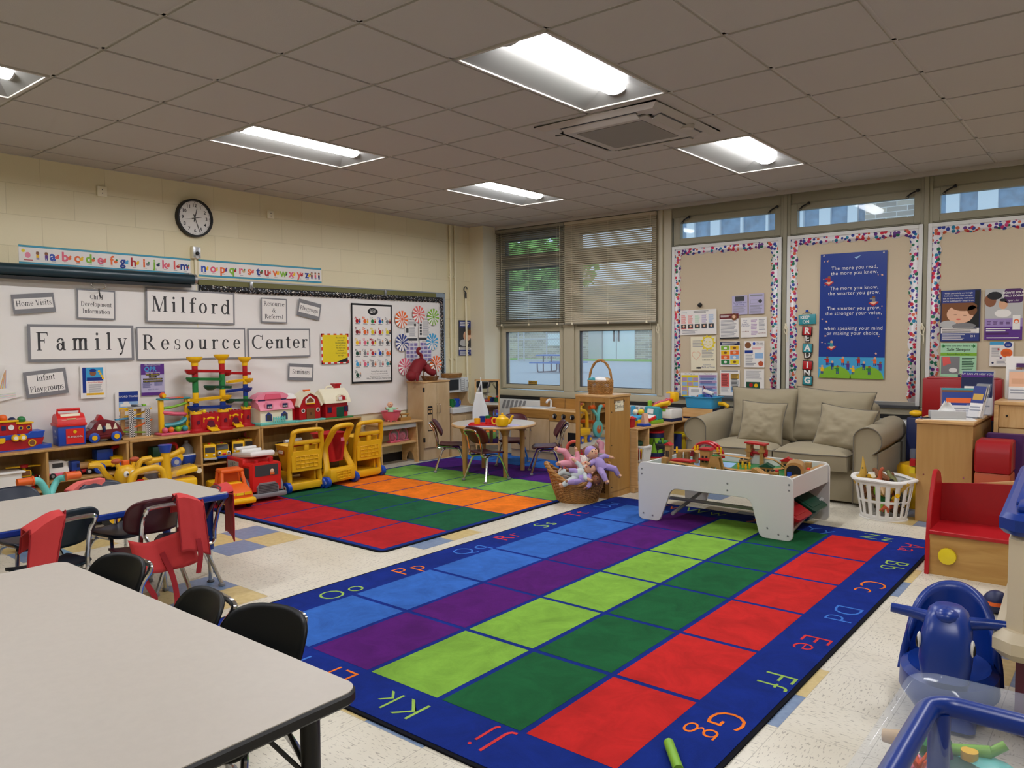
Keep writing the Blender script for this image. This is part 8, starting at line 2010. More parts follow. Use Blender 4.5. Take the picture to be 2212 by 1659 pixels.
def slat_basket(label, loc_, rz, w, l, h, m, fill=()):
    t = thing('slotted_basket', label, 'basket', loc_, rz, 'white slotted baskets on the window shelf')
    q = MB(); n = 11
    for s in (-1, 1):
        for i in range(n): x = -w*.9+2*w*.9*i/(n-1); q.cyl((x*.88, s*l*.85, .02), (x, s*l, h), .006, m, 5)
        for i in range(7): y = -l*.9+2*l*.9*i/6; q.cyl((s*w*.85, y*.88, .02), (s*w, y, h), .006, m, 5)
    q.obj('slats', t); PT(t, 'rim', ('tube', [(p[0], p[1], h) for p in rrect(-w, -l, w, l, .03, 4)], .012, m, 6, {'closed': True})); PT(t, 'base', ('bx', -w*.86, w*.86, -l*.86, l*.86, 0, .025, m, B))
    for i, c_ in enumerate(fill): PT(t, 'contents', ('ball', (-w*.6+1.2*w*i/max(1, len(fill)-1), 0, h*.5), (w*.3, l*.6, h*.5), c_))
    return t
sy_ = on_x(1386, 960, XS).y
slat_basket('white slotted basket of green toys on the middle ledge of the window shelf', (XS, 6.4, .27), QT, .075, .12, .15, 'white', ('red', 'yellow', 'green'))
t = thing('green_toys', 'green toy pot standing in the upper white slotted basket', 'toy', (XS-.02, 6.36, .42)); PT(t, 'pot', ('ball', (0, 0, .04), (.05, .05, .06), 'green'), ('ball', (.02, .07, .02), (.04, .06, .03), 'dkgreen'))
slat_basket('white slotted basket on the bottom ledge of the window shelf', (XS, 6.4, .07), QT, .075, .12, .13, 'white', ('grey', 'brown', 'navy'))
y_ = on_x(1413, 950, XS).y
t = thing('toy_drum', 'lime and navy toy drum on the window shelf', 'drum', (XS, y_+.02, .27)); PT(t, 'shell', ('lathe', [(.085, .05), (.085, .2)], 'lime', (0, 0, 0), 20)); PT(t, 'hoop', ('lathe', [(.09, 0), (.09, .012)], 'red', (0, 0, 0), 20), ('lathe', [(.088, .012), (.088, .05)], 'navy', (0, 0, 0), 20)); PT(t, 'hoop', ('lathe', [(.088, .2), (.088, .245)], 'navy', (0, 0, 0), 20), ('lathe', [(.091, .245), (.091, .26)], 'red', (0, 0, 0), 20)); PT(t, 'lacing', *[('cyl', (.087*cos(a), .087*sin(a), .05), (.087*cos(a+.4*k), .087*sin(a+.4*k), .2), .003, 'black', 5) for a in [i*.785 for i in range(8)] for k in (-1, 1)])
t = thing('tambourine', 'black dotted tambourine leaning beside the toy drum', 'tambourine', (XS+.02, y_+.13, .345)); PT(t, 'ring', ('tube', [(0, .065*cos(a), .065*sin(a)) for a in [i*pi/10 for i in range(20)]], .016, 'black', 8, {'closed': True})); PT(t, 'jingles', *[('ball', (.016, .065*cos(a), .065*sin(a)), .007, 'white', 6, 5) for a in [i*pi/5 for i in range(10)]])
y_ = on_x(1467, 940, XS).y
t = thing('toy_pot', 'yellow lidded toy jar in the far compartment of the window shelf', 'toy', (XS, y_, .27)); PT(t, 'jar', ('rings', [[V((p[0], p[1], z)) for p in rrect(-a, -a, a, a, .02, 3)] for a, z in ((.05, 0), (.06, .05), (.045, .15))], 'lemon')); PT(t, 'lid', ('bx', -.062, .062, -.062, .062, .15, .18, 'lemon', B), ('bx', -.05, .05, -.05, .05, .18, .2, 'lemon', B))
t = thing('toy_book', 'thin blue toy book beside the yellow jar', 'book', (XS, y_-.09, .27)); PT(t, 'cover', ('bx', -.07, .07, -.012, .012, 0, .19, 'inkblue'))
nc = (-3.54, 7.54, .71)
t = thing('storage_caddy', 'bright blue caddy on the navy cabinet', 'caddy', nc, -.1); tub(t, 'tub', .17, .1, .11, 'sky', .9, .012); PT(t, 'handle', ('bx', -.01, .01, -.09, .09, .05, .14, 'sky', B))
t = thing('activity_card', 'white printed card standing in the blue caddy', 'card', (nc[0]-.08, nc[1]-.02, nc[2]+.05)); PT(t, 'card', ('bx', -.075, .075, -.003, .003, 0, .16, 'white')); PT(t, 'print', ('bx', -.05, .04, -.0045, -.003, .11, .14, 'ltgrey'), ('bx', -.05, -.01, -.0045, -.003, .04, .07, 'ink'), ('lathe', [(.02, -.0045), (.02, -.003)], 'rust', (.03, 0, .06), 12, 'y'))
t = thing('toy_camera', 'blue and white toy camera in the blue caddy', 'toy', (nc[0]+.07, nc[1]-.03, nc[2]+.07)); PT(t, 'body', ('ball', (0, 0, .03), (.05, .04, .05), 'deepblue')); PT(t, 'top', ('box', (0, 0, .095), (.11, .05, .03), 'white', {'ry': .35, 'bev': .008})); PT(t, 'antenna', ('cyl', (-.03, 0, .11), (-.06, 0, .16), .006, 'maroon', 6))
t = thing('toy_banana', 'yellow toy banana lying at the right end of the blue caddy', 'toy', (nc[0]+.2, nc[1], nc[2])); PT(t, 'banana', ('tube', spl([(-.03, 0, .05), (.03, 0, .045), (.08, 0, .02)], 4), .02, 'yellow', 8))
# ---------------- wooden train set on the play table ----------------
DZ = .3905+.0113
def dk(px, py, z=DZ): return on_z(px, py, z)
def tr(pts_, lab, z=None, w=.04):
    P = [dk(*p[:2], (DZ+(p[2] if len(p) > 2 else 0))) for p in pts_]
    P = [p if p.y > 5.4 else V((p.x, 5.4, max(DZ, on_y(a[0], a[1], 5.4).z))) for p, a in zip(P, pts_)]
    P = [V((min(p.x, -1.93), min(p.y, 6.12), p.z)) for p in P]
    S_ = spl([(p.x, p.y, p.z+.008) for p in P], 6)
    q = MB(); q.tube(S_, w*.62, 'trackwood', 4, flat=.28, up=(0, 0, 1))
    return tag(q.obj('train_track', angle=30), lab, 'toy track', 'wooden train tracks')
tr([(1432, 998, .09), (1510, 1012, .07), (1580, 1035, .02), (1640, 1045, .0), (1685, 1052, .0)], 'long wooden ramp track running down along the near edge of the train table')
tr([(1555, 1010), (1600, 1018), (1680, 1015), (1700, 1010)], 'flat wooden track in front of the red-wheeled drawbridge')
tr([(1455, 975, .11), (1500, 974, .11), (1512, 980, .11), (1555, 980, .11)], 'raised wooden track behind the red arch')
tr([(1556, 984, .11), (1600, 990, .11), (1622, 993, .11)], 'raised wooden track between the arch and the drawbridge')
tr([(1652, 992, .1), (1672, 996, .09), (1690, 1008, .04), (1700, 1016, .01)], 'wooden ramp track descending right from the drawbridge')
tr([(1530, 1040), (1570, 1043), (1605, 1030), (1640, 1022)], 'curved wooden track toward the four yellow posts')
def block(label, px, py, w, d, h, m='trackwood', name='track_support', z=0, rz=0, cat='toy block', group='wooden track supports'):
    p = dk(px, py); q = MB(); q.box((0, 0, h/2), (w, d, h), m, bev=.004); o = q.obj(name, None, (p.x, p.y, DZ+z), rz); return tag(o, label, cat, group)
for i, (px, py, h, lab) in enumerate(((1436, 1010, .085, 'track support block under the high end of the long ramp'), (1468, 1000, .1, 'track support block left of the ramp, back row'), (1484, 1000, .1, 'second track support block in the back row'), (1503, 1000, .1, 'track support block just left of the red arch'), (1549, 1003, .1, 'track support block right of the red arch'), (1746, 1018, .07, 'upright wooden block near the right rail'))):
    block(lab, px, py, .045, .04, h)
# red arch
p = dk(1528, 1003)
t = thing('toy_arch', 'red double toy arch over the raised track', 'toy', (p.x, p.y, DZ+.06))
for y in (-.03, .03): PT(t, 'hoop', ('tube', [(.125*cos(a), y, .12*sin(a)) for a in [pi*i/18 for i in range(19)]], .014, 'red', 6))
PT(t, 'cross_bar', *[('cyl', (.12*cos(a), -.03, .12*sin(a)), (.12*cos(a), .03, .12*sin(a)), .008, 'red', 6) for a in (.5, 1.2, 1.9, 2.6)])
def house(label, px, py, w, d, h, roof, rz=0, z=0, hip=.03):
    p = dk(px, py); t = thing('toy_house', label, 'toy house', (p.x, p.y, DZ+z), rz, 'wooden houses on the train table')
    PT(t, 'walls', ('bx', -w/2, w/2, -d/2, d/2, 0, h, 'trackwood')); PT(t, 'roof', ('prism', [(-w/2-.012, h), (w/2+.012, h), (0 if hip > .02 else w/2, h+hip), (0 if hip > .02 else -w/2, h+hip-.0005)], -d/2-.01, d/2+.01, roof, 'y')); PT(t, 'window', ('bx', -w*.3, -w*.08, -d/2-.002, -d/2+.001, h*.35, h*.7, 'ink'), ('bx', w*.08, w*.3, -d/2-.002, -d/2+.001, h*.35, h*.7, 'ink')); return t
house('long low toy station with a flat red roof on the blue patch', 1474, 1012, .16, .08, .06, 'red', hip=.012)
house('tall toy water tower house with red roof and red band', 1526, 1012, .08, .07, .15, 'red', hip=.015)
house('slim toy tower with red gable at the back left of the train table', 1444, 1000, .045, .045, .15, 'red', hip=.025)
house('small toy house with a green gable roof near the tunnel', 1656, 1022, .09, .06, .05, 'dkgreen', .2)
house('toy house with a red gable roof behind the tunnel', 1701, 1012, .09, .06, .06, 'red', .2)
block('red band block on the water tower house', 1526, 1013, .1, .09, .018, 'red', 'tower_band', .07, cat='toy', group='tower parts')
# trestle
p = dk(1545, 1022); t = thing('toy_trestle', 'wooden A-frame trestle right of the water tower house', 'toy', (p.x, p.y, DZ)); PT(t, 'frame', ('prism', [(-.06, 0), (-.035, 0), (-.02, .05), (.02, .05), (.035, 0), (.06, 0), (.03, .12), (-.03, .12)], -.03, -.01, 'trackwood', 'y'), ('prism', [(-.06, 0), (-.035, 0), (-.02, .05), (.02, .05), (.035, 0), (.06, 0), (.03, .12), (-.03, .12)], .03, .05, 'trackwood', 'y'), ('bx', -.03, .03, -.03, .05, .12, .13, 'trackwood')); PT(t, 'green_clip', ('bx', -.02, .02, -.02, .04, .13, .14, 'green'))
# drawbridge
p = dk(1634, 1002); t = thing('toy_drawbridge', 'wooden drawbridge towers with red wheels and red roof', 'toy', (p.x, p.y, DZ))
for x in (-.07, .04): PT(t, 'tower', ('bx', x, x+.03, -.04, -.02, 0, .165, 'trackwood'), ('bx', x, x+.03, .02, .04, 0, .165, 'trackwood'), ('bx', x-.01, x+.04, -.045, .045, .1, .12, 'trackwood')); PT(t, 'wheel', ('lathe', [(.035, x+.032), (.035, x+.042)], 'red', (0, 0, .09), 14, 'x'))
PT(t, 'roof', ('box', (0, 0, .17), (.17, .1, .012), 'red', {'ry': .06})); PT(t, 'axle', ('cyl', (-.05, 0, .09), (.09, 0, .09), .012, 'red', 8))
# tunnel
p = dk(1715, 1035); t = thing('toy_tunnel', 'arched wooden tunnel with painted green trees and dark mouth', 'toy', (p.x, p.y+.02, DZ), .25)
ar = [(-.065, 0), (.065, 0), (.065, .085)]+[(.065*cos(a), .085+.045*sin(a)) for a in [pi*i/10 for i in range(1, 10)]]+[(-.065, .085)]
PT(t, 'shell', ('prism', ar, -.08, .1, 'trackwood', 'y')); PT(t, 'mouth', ('prism', [(x*.76-.004, z*.85) for x, z in ar], -.0815, -.079, 'black', 'y')); PT(t, 'painted_trees', ('poly', [(.0655, -.06, .005), (.0655, .06, .005), (.0655, .05, .05), (.0655, .035, .02), (.0655, .015, .07), (.0655, -.01, .03), (.0655, -.03, .06)], 'green'))
t = thing('toy_engine', 'tiny blue engine in the tunnel mouth', 'toy train', (p.x-.01, p.y-.07, DZ), .25); PT(t, 'boiler', ('cyl', (0, -.02, .03), (0, .03, .03), .015, 'blue', 10), ('bx', -.015, .015, .0, .03, .02, .06, 'blue')); PT(t, 'buffer', ('ball', (0, -.025, .012), .008, 'lemon', 8, 6))
for lab, px, py, m in (('black toy wagon on the back track left of the drawbridge', 1606, 1003, 'dkgrey'), ('small red and black toy wagon beside the green-roofed house', 1672, 1030, 'red'), ('red toy wagon between tunnel and right rail', 1740, 1026, 'brightred'), ('black patterned toy wagon with green balls on the high track', 1431, 998, 'black')):
    p = dk(px, py); hi = .1 if px < 1440 else 0; t = thing('toy_wagon', lab, 'toy train', (p.x, p.y, DZ+hi), .1, 'toy train wagons'); s = 1.5 if hi else 1
    PT(t, 'body', ('bx', -.035*s, .035*s, -.018*s, .018*s, .012, .03*s+.01, m if hi else 'trackwood', B)); PT(t, 'load', ('ball', (.02*s, 0, .045*s), .015*s, 'green' if hi else m, 8, 6), ('ball', (-.015*s, 0, .042*s), .013*s, 'dkgreen' if hi else 'black', 8, 6))
    for x in (-.02*s, .02*s): PT(t, 'wheel', ('lathe', [(.011, -.02*s), (.011, .02*s)], 'black', (x, 0, .011), 10, 'y'))
for i, (px, py) in enumerate(((1595, 1014), (1604, 1010), (1611, 1016), (1619, 1012), (1462, 978), (1501, 976), (1507, 975), (1550, 980), (1557, 980))):
    z = .11 if i > 3 else .0; p = dk(px, py, DZ+z); q = MB(); q.cyl((0, 0, 0), (0, 0, .05), .008, 'yellow', 8); q.cyl((0, 0, .02), (0, 0, .03), .011, 'yellow', 8); o = q.obj('yellow_post', None, (p.x, p.y, DZ+z)); tag(o, ('yellow peg standing in the middle of the train table', 'yellow peg on the raised track near the red arch')[i > 3]+(' (%s)' % ('leftmost of four', 'second of four', 'third of four', 'rightmost of four', 'far left one', 'left of arch pair, left', 'left of arch pair, right', 'right of arch pair, left', 'right of arch pair, right')[i]), 'toy', 'yellow track pegs')
p = dk(1605, 1022); q = MB(); q.prism([(-.07, -.03), (.08, -.05), (.09, .02), (-.05, .05)], 0, .012, 'tan'); o = q.obj('crossing_plate', None, (p.x, p.y, DZ)); tag(o, 'tan crossing plate between the yellow pegs', 'toy')
p = dk(1645, 1030); t = thing('toy_ramp', 'wooden wedge ramp block with grooves left of the tunnel', 'toy block', (p.x, p.y, DZ), -.3); PT(t, 'wedge', ('prism', [(-.07, 0), (.08, 0), (.08, .008), (-.05, .06), (-.07, .06)], -.03, .03, 'trackwood', 'y')); PT(t, 'groove', ('box', (.012, -.012, .034), (.15, .006, .004), 'oak', {'ry': .39}), ('box', (.012, .012, .034), (.15, .006, .004), 'oak', {'ry': .39}))
# ---------------- basket of dolls ----------------
c = on_z(1258, 1088, 0); bc = V((c.x-.1, c.y+.07, 0))
t = thing('doll_basket', 'large scooped wicker laundry basket heaped with baby dolls', 'basket', bc, .62)
q = MB(); ht = lambda a: .075*cos(2*a)+.0
weave_wall(q, [(.17, .0), (.215, .1), (.25, .2), (.275, .255)], 30, 'wicker', 1, .74, 20, .006, ht)
q.obj('woven_wall', t)
PT(t, 'bottom', ('lathe', [(.165, .004), (.165, .012)], 'wicker_dk', (0, 0, 0), 28, 'z', 1, .74)); PT(t, 'stakes', *[('tube', [((.166+(.1)*v**.8)*cos(a), (.166+.1*v**.8)*sin(a)*.74, .005+.25*v+ht(a)*v) for v in (0, .3, .6, 1)], .006, 'wicker_dk', 5) for a in [2*pi*i/30 for i in range(30)]])
q = MB()
for k in range(3): q.tube([((.275+.012*cos(9*a+k*2.1))*cos(a), (.275+.012*cos(9*a+k*2.1))*sin(a)*.75, .26+ht(a)+.012*sin(9*a+k*2.1)) for a in [2*pi*i/72 for i in range(72)]], .011, 'wicker', 6, closed=True)
q.obj('braided_rim', t)
def dl(label, c_, d, L, skin, cloth, seed, hat=None, up=(0, 0, 1)):
    t = thing('baby_doll', label, 'doll', (0, 0, 0), group='baby dolls in the wicker basket'); P = on_y(c_[0], c_[1], bc.y+c_[2]); doll_parts(t, P, d, L, skin, cloth, seed, hat, up)
rt = (.776, .63, 0); aw = V((-.63, .776, 0))
def dr(a, b_, z): return V(rt)*a+aw*b_+V((0, 0, z))
dl('baby doll in pink trousers with both bare feet sticking up at left', (1236, 1000, .0), dr(.9, .35, -.35), .36, 'skin', 'fleece_pink', 3, up=dr(.2, -.6, .6))
dl('baby doll in a lilac hooded suit with a cream bib, face up at right', (1296, 1005, .02), dr(-.45, .3, .65), .34, 'skin', 'fleece_lilac', 5, 'fleece_lilac', up=dr(.3, -.8, .5))
dl('bald baby doll in pale grey suit lying across the middle', (1248, 1026, -.1), dr(.85, .0, .35), .34, 'skin', 'fleece_grey', 8, up=dr(-.3, -.6, .7))
dl('dark-skinned baby doll head down at the front rim', (1262, 1036, -.1), dr(.98, -.1, -.05), .3, 'dkskin', 'fleece_lilac', 11, up=dr(0, -.7, .6))
dl('baby doll in a speckled grey coat behind the pink trousers', (1262, 1000, .12), dr(.3, .5, .7), .32, 'dkskin', 'fleece_print', 14, up=dr(-.4, -.7, .4))
dl('brown-skinned baby doll peeking over the left rim of the basket', (1212, 1034, -.06), dr(-.6, -.4, .4), .26, 'dkskin', 'fleece_print', 17, up=dr(-.5, -.6, .5))
p = on_y(1230, 995, bc.y+.35)
t = thing('doll_stroller', 'pink curved toy stroller handle rising behind the doll basket', 'toy stroller', (p.x, p.y, 0)); PT(t, 'handle', ('tube', spl([(-.06, 0, .02), (-.05, 0, .25), (-.02, 0, .42), (.04, 0, .47), (.14, 0, .47)], 5), .016, 'coral', 10)); PT(t, 'axle', ('cyl', (-.06, -.08, .03), (-.06, .08, .03), .012, 'coral', 8)); PT(t, 'wheel', ('lathe', [(.035, .07), (.035, .09)], 'rubber', (-.06, 0, .035), 12, 'y'), ('lathe', [(.035, -.09), (.035, -.07)], 'rubber', (-.06, 0, .035), 12, 'y'))
# ---------------- laundry basket of dinosaurs ----------------
lc = (-1.545, 6.57, 0)
t = thing('laundry_basket', 'round white slotted laundry basket full of toy animals', 'basket', lc, -.2)
q = MB(); n = 72; H_ = .315; rows = 16
def lr(v): return .15+.05*v
vs, fs = [], []
for j in range(rows+1):
    for i in range(n):
        a = 2*pi*i/n; r = lr(j/rows); vs.append((r*cos(a)*1.1, r*sin(a)*.95, H_*j/rows))
for j in range(rows):
    for i in range(n):
        slot = (i % 4) in (1, 2) and (2 <= j <= 6 or 8 <= j <= 13)
        if not slot: fs.append((j*n+i, j*n+(i+1) % n, (j+1)*n+(i+1) % n, (j+1)*n+i))
q.add(vs, fs, 'white'); q.obj('slotted_wall', t, solid=.006)
PT(t, 'rim', ('tube', [(.207*cos(a)*1.1, .207*sin(a)*.95, H_+.006*cos(4*a)) for a in [2*pi*i/40 for i in range(40)]], .022, 'white', 8, {'closed': True, 'flat': .7})); PT(t, 'base', ('lathe', [(.165, 0), (.165, .008)], 'white', (0, 0, 0), 36, 'z', 1.1, .95))
rnd = random.Random(4)
cols = ['olive', 'brown', 'lime', 'dkgrey', 'rust', 'tan', 'green', 'gold', 'black', 'yellow', 'brown', 'cream']
for i in range(26):
    a, r = rnd.uniform(0, 2*pi), .14*sqrt(rnd.random()); z = .05+.24*(i/26); L = rnd.uniform(.05, .085)
    t = thing('toy_animal', '%s plastic toy animal heaped in the white laundry basket' % {'gold': 'tan yellow', 'rust': 'rusty orange', 'dkgrey': 'dark grey'}.get(cols[i % 12], cols[i % 12]), 'toy animal', (lc[0]+r*cos(a)*1.1, lc[1]+r*sin(a), z), rnd.uniform(0, 6), 'toy animals in the laundry basket')
    m = cols[i % 12]; q = MB(); q.tube(spl([(-L*1.4, 0, .01), (-L*.7, 0, .025), (0, 0, .035), (L*.6, 0, .045), (L, 0, .075), (L*1.3, 0, .08)], 3), [.004, .007, .011, .016, .021, .026, .029, .031, .029, .026, .022, .018, .016, .016, .018, .014][:16], m, 8)
    for x in (-.35, .35):
        for s in (-1, 1): q.tube([(x*L*1.4, s*.014, .025), (x*L*1.5, s*.024, -.012)], [.011, .007], m, 6)
    q.obj('body', t)
t = thing('toy_dinosaur', 'spotted yellow long-necked dinosaur standing up at the left of the laundry basket', 'toy animal', (lc[0]-.15, lc[1]-.04, .27), 2.4); PT(t, 'neck', ('tube', spl([(.05, 0, .0), (0, 0, .05), (-.01, 0, .12), (.0, 0, .21)], 4), [.045, .044, .042, .038, .034, .03, .027, .024, .02, .016, .012, .008, .004], 'gold', 10)); PT(t, 'frill', *[('ball', (.0+.03*sin(i*2), .03*cos(i), .02+.02*i), .012, 'olive', 6, 5) for i in range(6)])
t = thing('toy_dinosaur', 'orange long-necked toy dinosaur rising mid laundry basket', 'toy animal', (lc[0]-.02, lc[1]-.06, .28), .4); PT(t, 'neck', ('tube', spl([(-.06, 0, .0), (0, 0, .03), (.01, 0, .1), (.03, 0, .125)], 4), [.025, .025, .024, .022, .02, .017, .015, .014, .013, .013, .014, .013, .01], 'rust', 8))
# ---------------- brochure cabinet and right-hand furniture ----------------
t = thing('brochure_cabinet', 'plain birch cabinet beside the laundry basket carrying brochures and tissues', 'cabinet', (0, 0, 0)); PT(t, 'body', ('bx', -1.325, -.945, 6.6, 7.5, 0, .765, 'cabwood'), bevel=.003); PT(t, 'top', ('bx', -1.335, -.935, 6.585, 7.51, .765, .795, 'birch'), bevel=.008); PT(t, 'screws', *[('lathe', [(.006, -.002), (.006, 0)], 'chrome', (x, 6.6, .37), 8, 'y') for x in (-1.27, -1.0)])
CT = .795
t = thing('tissue_box', 'speckled grey tissue box with a tissue poking out', 'tissue box', (-1.15, 6.78, CT), .35); PT(t, 'box', ('bx', -.12, .12, -.06, .06, .003, .06, 'ltgrey', {'bev': .003})); q = MB(); q.surf(lambda u, v: V(((u-.5)*.13*(1-v*.75), (.5-abs(u-.5))*.05*sin(v*3), .055+.085*v-.02*abs(sin(u*9))*v)), 13, 8, 'tissue'); q.obj('tissue', t, solid=.001)
q = MB(); q.box((0, 0, .001), (.36, .22, .002), 'paper'); o = q.obj('paper_sheet', None, (-1.14, 6.76, CT), .3); tag(o, 'loose white sheet under the tissue box', 'paper')
q = MB(); q.box((0, 0, .001), (.16, .1, .002), 'inkblue'); o = q.obj('leaflet', None, (-1.26, 6.74, CT), .5); tag(o, 'dark blue leaflet left of the tissue box', 'paper')
def holder(label, x, y, z, rz, w, h, tilt, cards, step=.02):
    t = thing('brochure_holder', label, 'brochure holder', (x, y, z), rz, 'clear brochure holders')
    q = MB(); q.box((0, 0, .004), (w, .09, .006), 'plastic_clear'); q.box((0, .04+.5*h*sin(tilt), .5*h*cos(tilt)), (w, .003, h), 'plastic_clear', rx=-tilt); q.box((0, -.04+.2*h*sin(tilt), .2*h*cos(tilt)), (w, .003, h*.4), 'plastic_clear', rx=-tilt); q.obj('acrylic', t)
    for i, (m, m2, txt) in enumerate(cards):
        tt = thing('brochure', '%s brochure in the %s' % (txt, ' '.join(label.split()[:8])), 'brochure', (x, y, z), rz, 'brochures'); q = MB(); hh = h*(.95-.06*i); yy = .03-i*step
        R_ = MX.Translation((0, yy, .008)) @ MX.Rotation(-tilt, 4, 'X'); q.T = R_; q.bx(-w*.46, w*.46, -.008, .0, 0, hh, 'paper'); q.bx(-w*.46, w*.46, -.0088, -.008, hh*.45, hh, m); q.bx(-w*.36, w*.36, -.0092, -.0088, hh*.55, hh*.75, m2); q.bx(-w*.4, w*.4, -.0092, -.0088, hh*.2, hh*.24, 'inkgrey'); q.bx(-w*.4, w*.3, -.0092, -.0088, hh*.3, hh*.34, 'inkgrey'); q.obj('leaflets', tt)
holder('low leaning brochure rack behind the tissue box', -1.1, 6.98, CT, .25, .26, .23, .2, (('teal', 'ltgrey', 'pale teal'), ('brown', 'peach', 'photo-fronted'), ('deepblue', 'orange', 'blue and white')), .03)
holder('clear rack leaning right in front of the red foam block', -.99, 6.92, CT, -.45, .11, .28, .32, (('grey', 'cream', 'grey'), ('inkblue', 'gold', 'blue-banded')), .025)
holder('tall clear rack of magazines before the red foam block', -1.02, 7.25, CT, 0, .24, .36, .06, (('inkblue', 'green', 'How can we help you'), ('purple', 'peach', 'purple family'), ('navy', 'white', 'navy 211')), .025)
q = MB(); vs, fs = text_geo('HOW CAN WE HELP YOU?', .021); q.add([(-1.03+a[0], 7.25+.012, CT+.33+a[1]) for a in vs], fs, 'white'); vs, fs = text_geo('211', .03, bold=.02); q.add([(-.94+a[0], 7.262, CT+.305+a[1]) for a in vs], fs, 'ink'); o = q.obj('brochure_lettering'); o.parent = [x for x in bpy.data.objects if x.get('label', '').startswith('How can we')][0]; o.matrix_parent_inverse = MX.Translation((1.02, -7.25, -CT))
t = thing('display_cabinet', 'birch cabinet at the right edge topped by photo leaflets', 'cabinet', (0, 0, 0)); PT(t, 'body', ('bx', -.85, .3, 7.02, 7.6, 0, .9, 'cabwood'), bevel=.003); PT(t, 'front_panel', ('bx', -.83, .3, 7.0, 7.02, .0, .72, 'tan'), ('bx', -.83, .3, 7.005, 7.02, .73, .9, 'birch_x')); PT(t, 'top', ('bx', -.865, .3, 6.99, 7.6, .9, .93, 'birch'), bevel=.006); PT(t, 'edge_post', ('bx', -.865, -.835, 6.99, 7.02, 0, .9, 'birch'), bevel=.003); PT(t, 'pull', ('ball', (-.78, 7.0, .82), .008, 'black', 8, 6))
holder('clear stand with the smiling baby leaflet on the right cabinet', -.72, 7.2, .93, .1, .16, .24, .12, (('ltgrey', 'brown', 'baby photo'), ('peach', 'skin', 'second baby photo')), .02)
holder('clear stand with navy leaflets at the right edge of the photo', -.55, 7.18, .93, .05, .15, .24, .12, (('navy', 'green', 'navy family'), ('white', 'navy', 'white family')), .02)
t = thing('display_board', 'white letter board with a black clip behind the baby leaflets', 'sign', (-.66, 7.32, .93), .05); PT(t, 'board', ('box', (0, 0, .17), (.34, .006, .34), 'paper', {'rx': -.1})); PT(t, 'print', ('box', (.03, -.006, .27), (.26, .004, .03), 'grape', {'rx': -.1}), *[('box', (-.08+.05*i, -.006, .225), (.04, .004, .05), ('dkskin', 'brown', 'peach')[i % 3], {'rx': -.1}) for i in range(5)], ('box', (.0, -.005, .15), (.2, .004, .025), 'deepblue', {'rx': -.1})); PT(t, 'clip', ('bx', -.03, .03, .0, .03, .32, .37, 'black', B))
# foam
t = thing('foam_block', 'big red vinyl foam block behind the brochure cabinet', 'foam block', (0, 0, 0), group='soft play foam'); PT(t, 'cover', ('bx', -1.48, -.88, 7.56, 7.69, .72, 1.07, 'vinyl_red', {'bev': .012}), ('bx', -1.45, -.9, 7.56, 7.69, 1.06, 1.08, 'vinyl_red', {'bev': .01}))
q = MB(); q.bx(-1.6, -.9, 7.54, 7.69, 0, .72, 'navy', bev=.02); tag(q.obj('foam_block'), 'navy foam block under the red one, behind the laundry basket', 'foam block', 'soft play foam')
q = MB(); q.lathe([(.15, 0), (.16, .02), (.16, .33), (.14, .36)], 'yellow', n=28); o = q.obj('foam_stool', None, (-1.43, 7.2, 0)); tag(o, 'round yellow foam stool between sofa and brochure cabinet', 'stool')
q = MB(); q.ball((0, 0, .03), (.06, .05, .03), 'yellow'); o = q.obj('yellow_cloth', None, (-1.53, 7.6, .72)); tag(o, 'yellow cloth scrap on the navy foam beside the sofa arm', 'cloth')
t = thing('stacking_tower', 'small clear red and yellow block tower against the brochure cabinet', 'toy', (-1.36, 6.68, .36)); PT(t, 'red_block', ('bx', -.02, .02, -.03, .03, .06, .11, 'red')); PT(t, 'yellow_block', ('bx', -.02, .02, -.03, .03, 0, .05, 'lemon')); PT(t, 'clear_block', ('bx', -.02, .02, -.03, .03, .12, .19, 'plastic_clear'))
q = MB(); q.bx(-.92, -.69, 6.5, 6.75, 0, .44, 'rust', bev=.02); tag(q.obj('foam_block'), 'orange foam block under the red rounded foam piece', 'foam block', 'soft play foam')
q = MB(); q.prism([(6.5, .44), (6.75, .44), (6.75, .67), (6.56, .67), (6.52, .64), (6.5, .58)], -.92, -.69, 'vinyl_red', 'x', bev=.012); tag(q.obj('foam_block'), 'red rounded foam piece stacked on the orange block', 'foam block', 'soft play foam')
q = MB(); q.prism([(6.78, 0), (6.9, 0), (6.9, .66), (6.86, .7), (6.78, .7)], -.89, -.64, 'grape', 'x', bev=.012); tag(q.obj('foam_block'), 'purple foam slab standing behind the red and orange foam', 'foam block', 'soft play foam')
t = thing('orange_ride_on', 'orange plastic toy frame beside the purple foam', 'ride-on toy', (-.52, 6.5, 0)); PT(t, 'frame', ('tube', spl([(-.06, 0, .0), (-.07, 0, .4), (-.02, 0, .62), (.06, 0, .64), (.1, 0, .4), (.1, 0, 0)], 5), .03, 'orange', 8), ('bx', -.1, .1, -.08, .08, .3, .4, 'black', B)); PT(t, 'grip', ('bx', -.08, -.02, -.03, .03, .62, .69, 'orange', B))
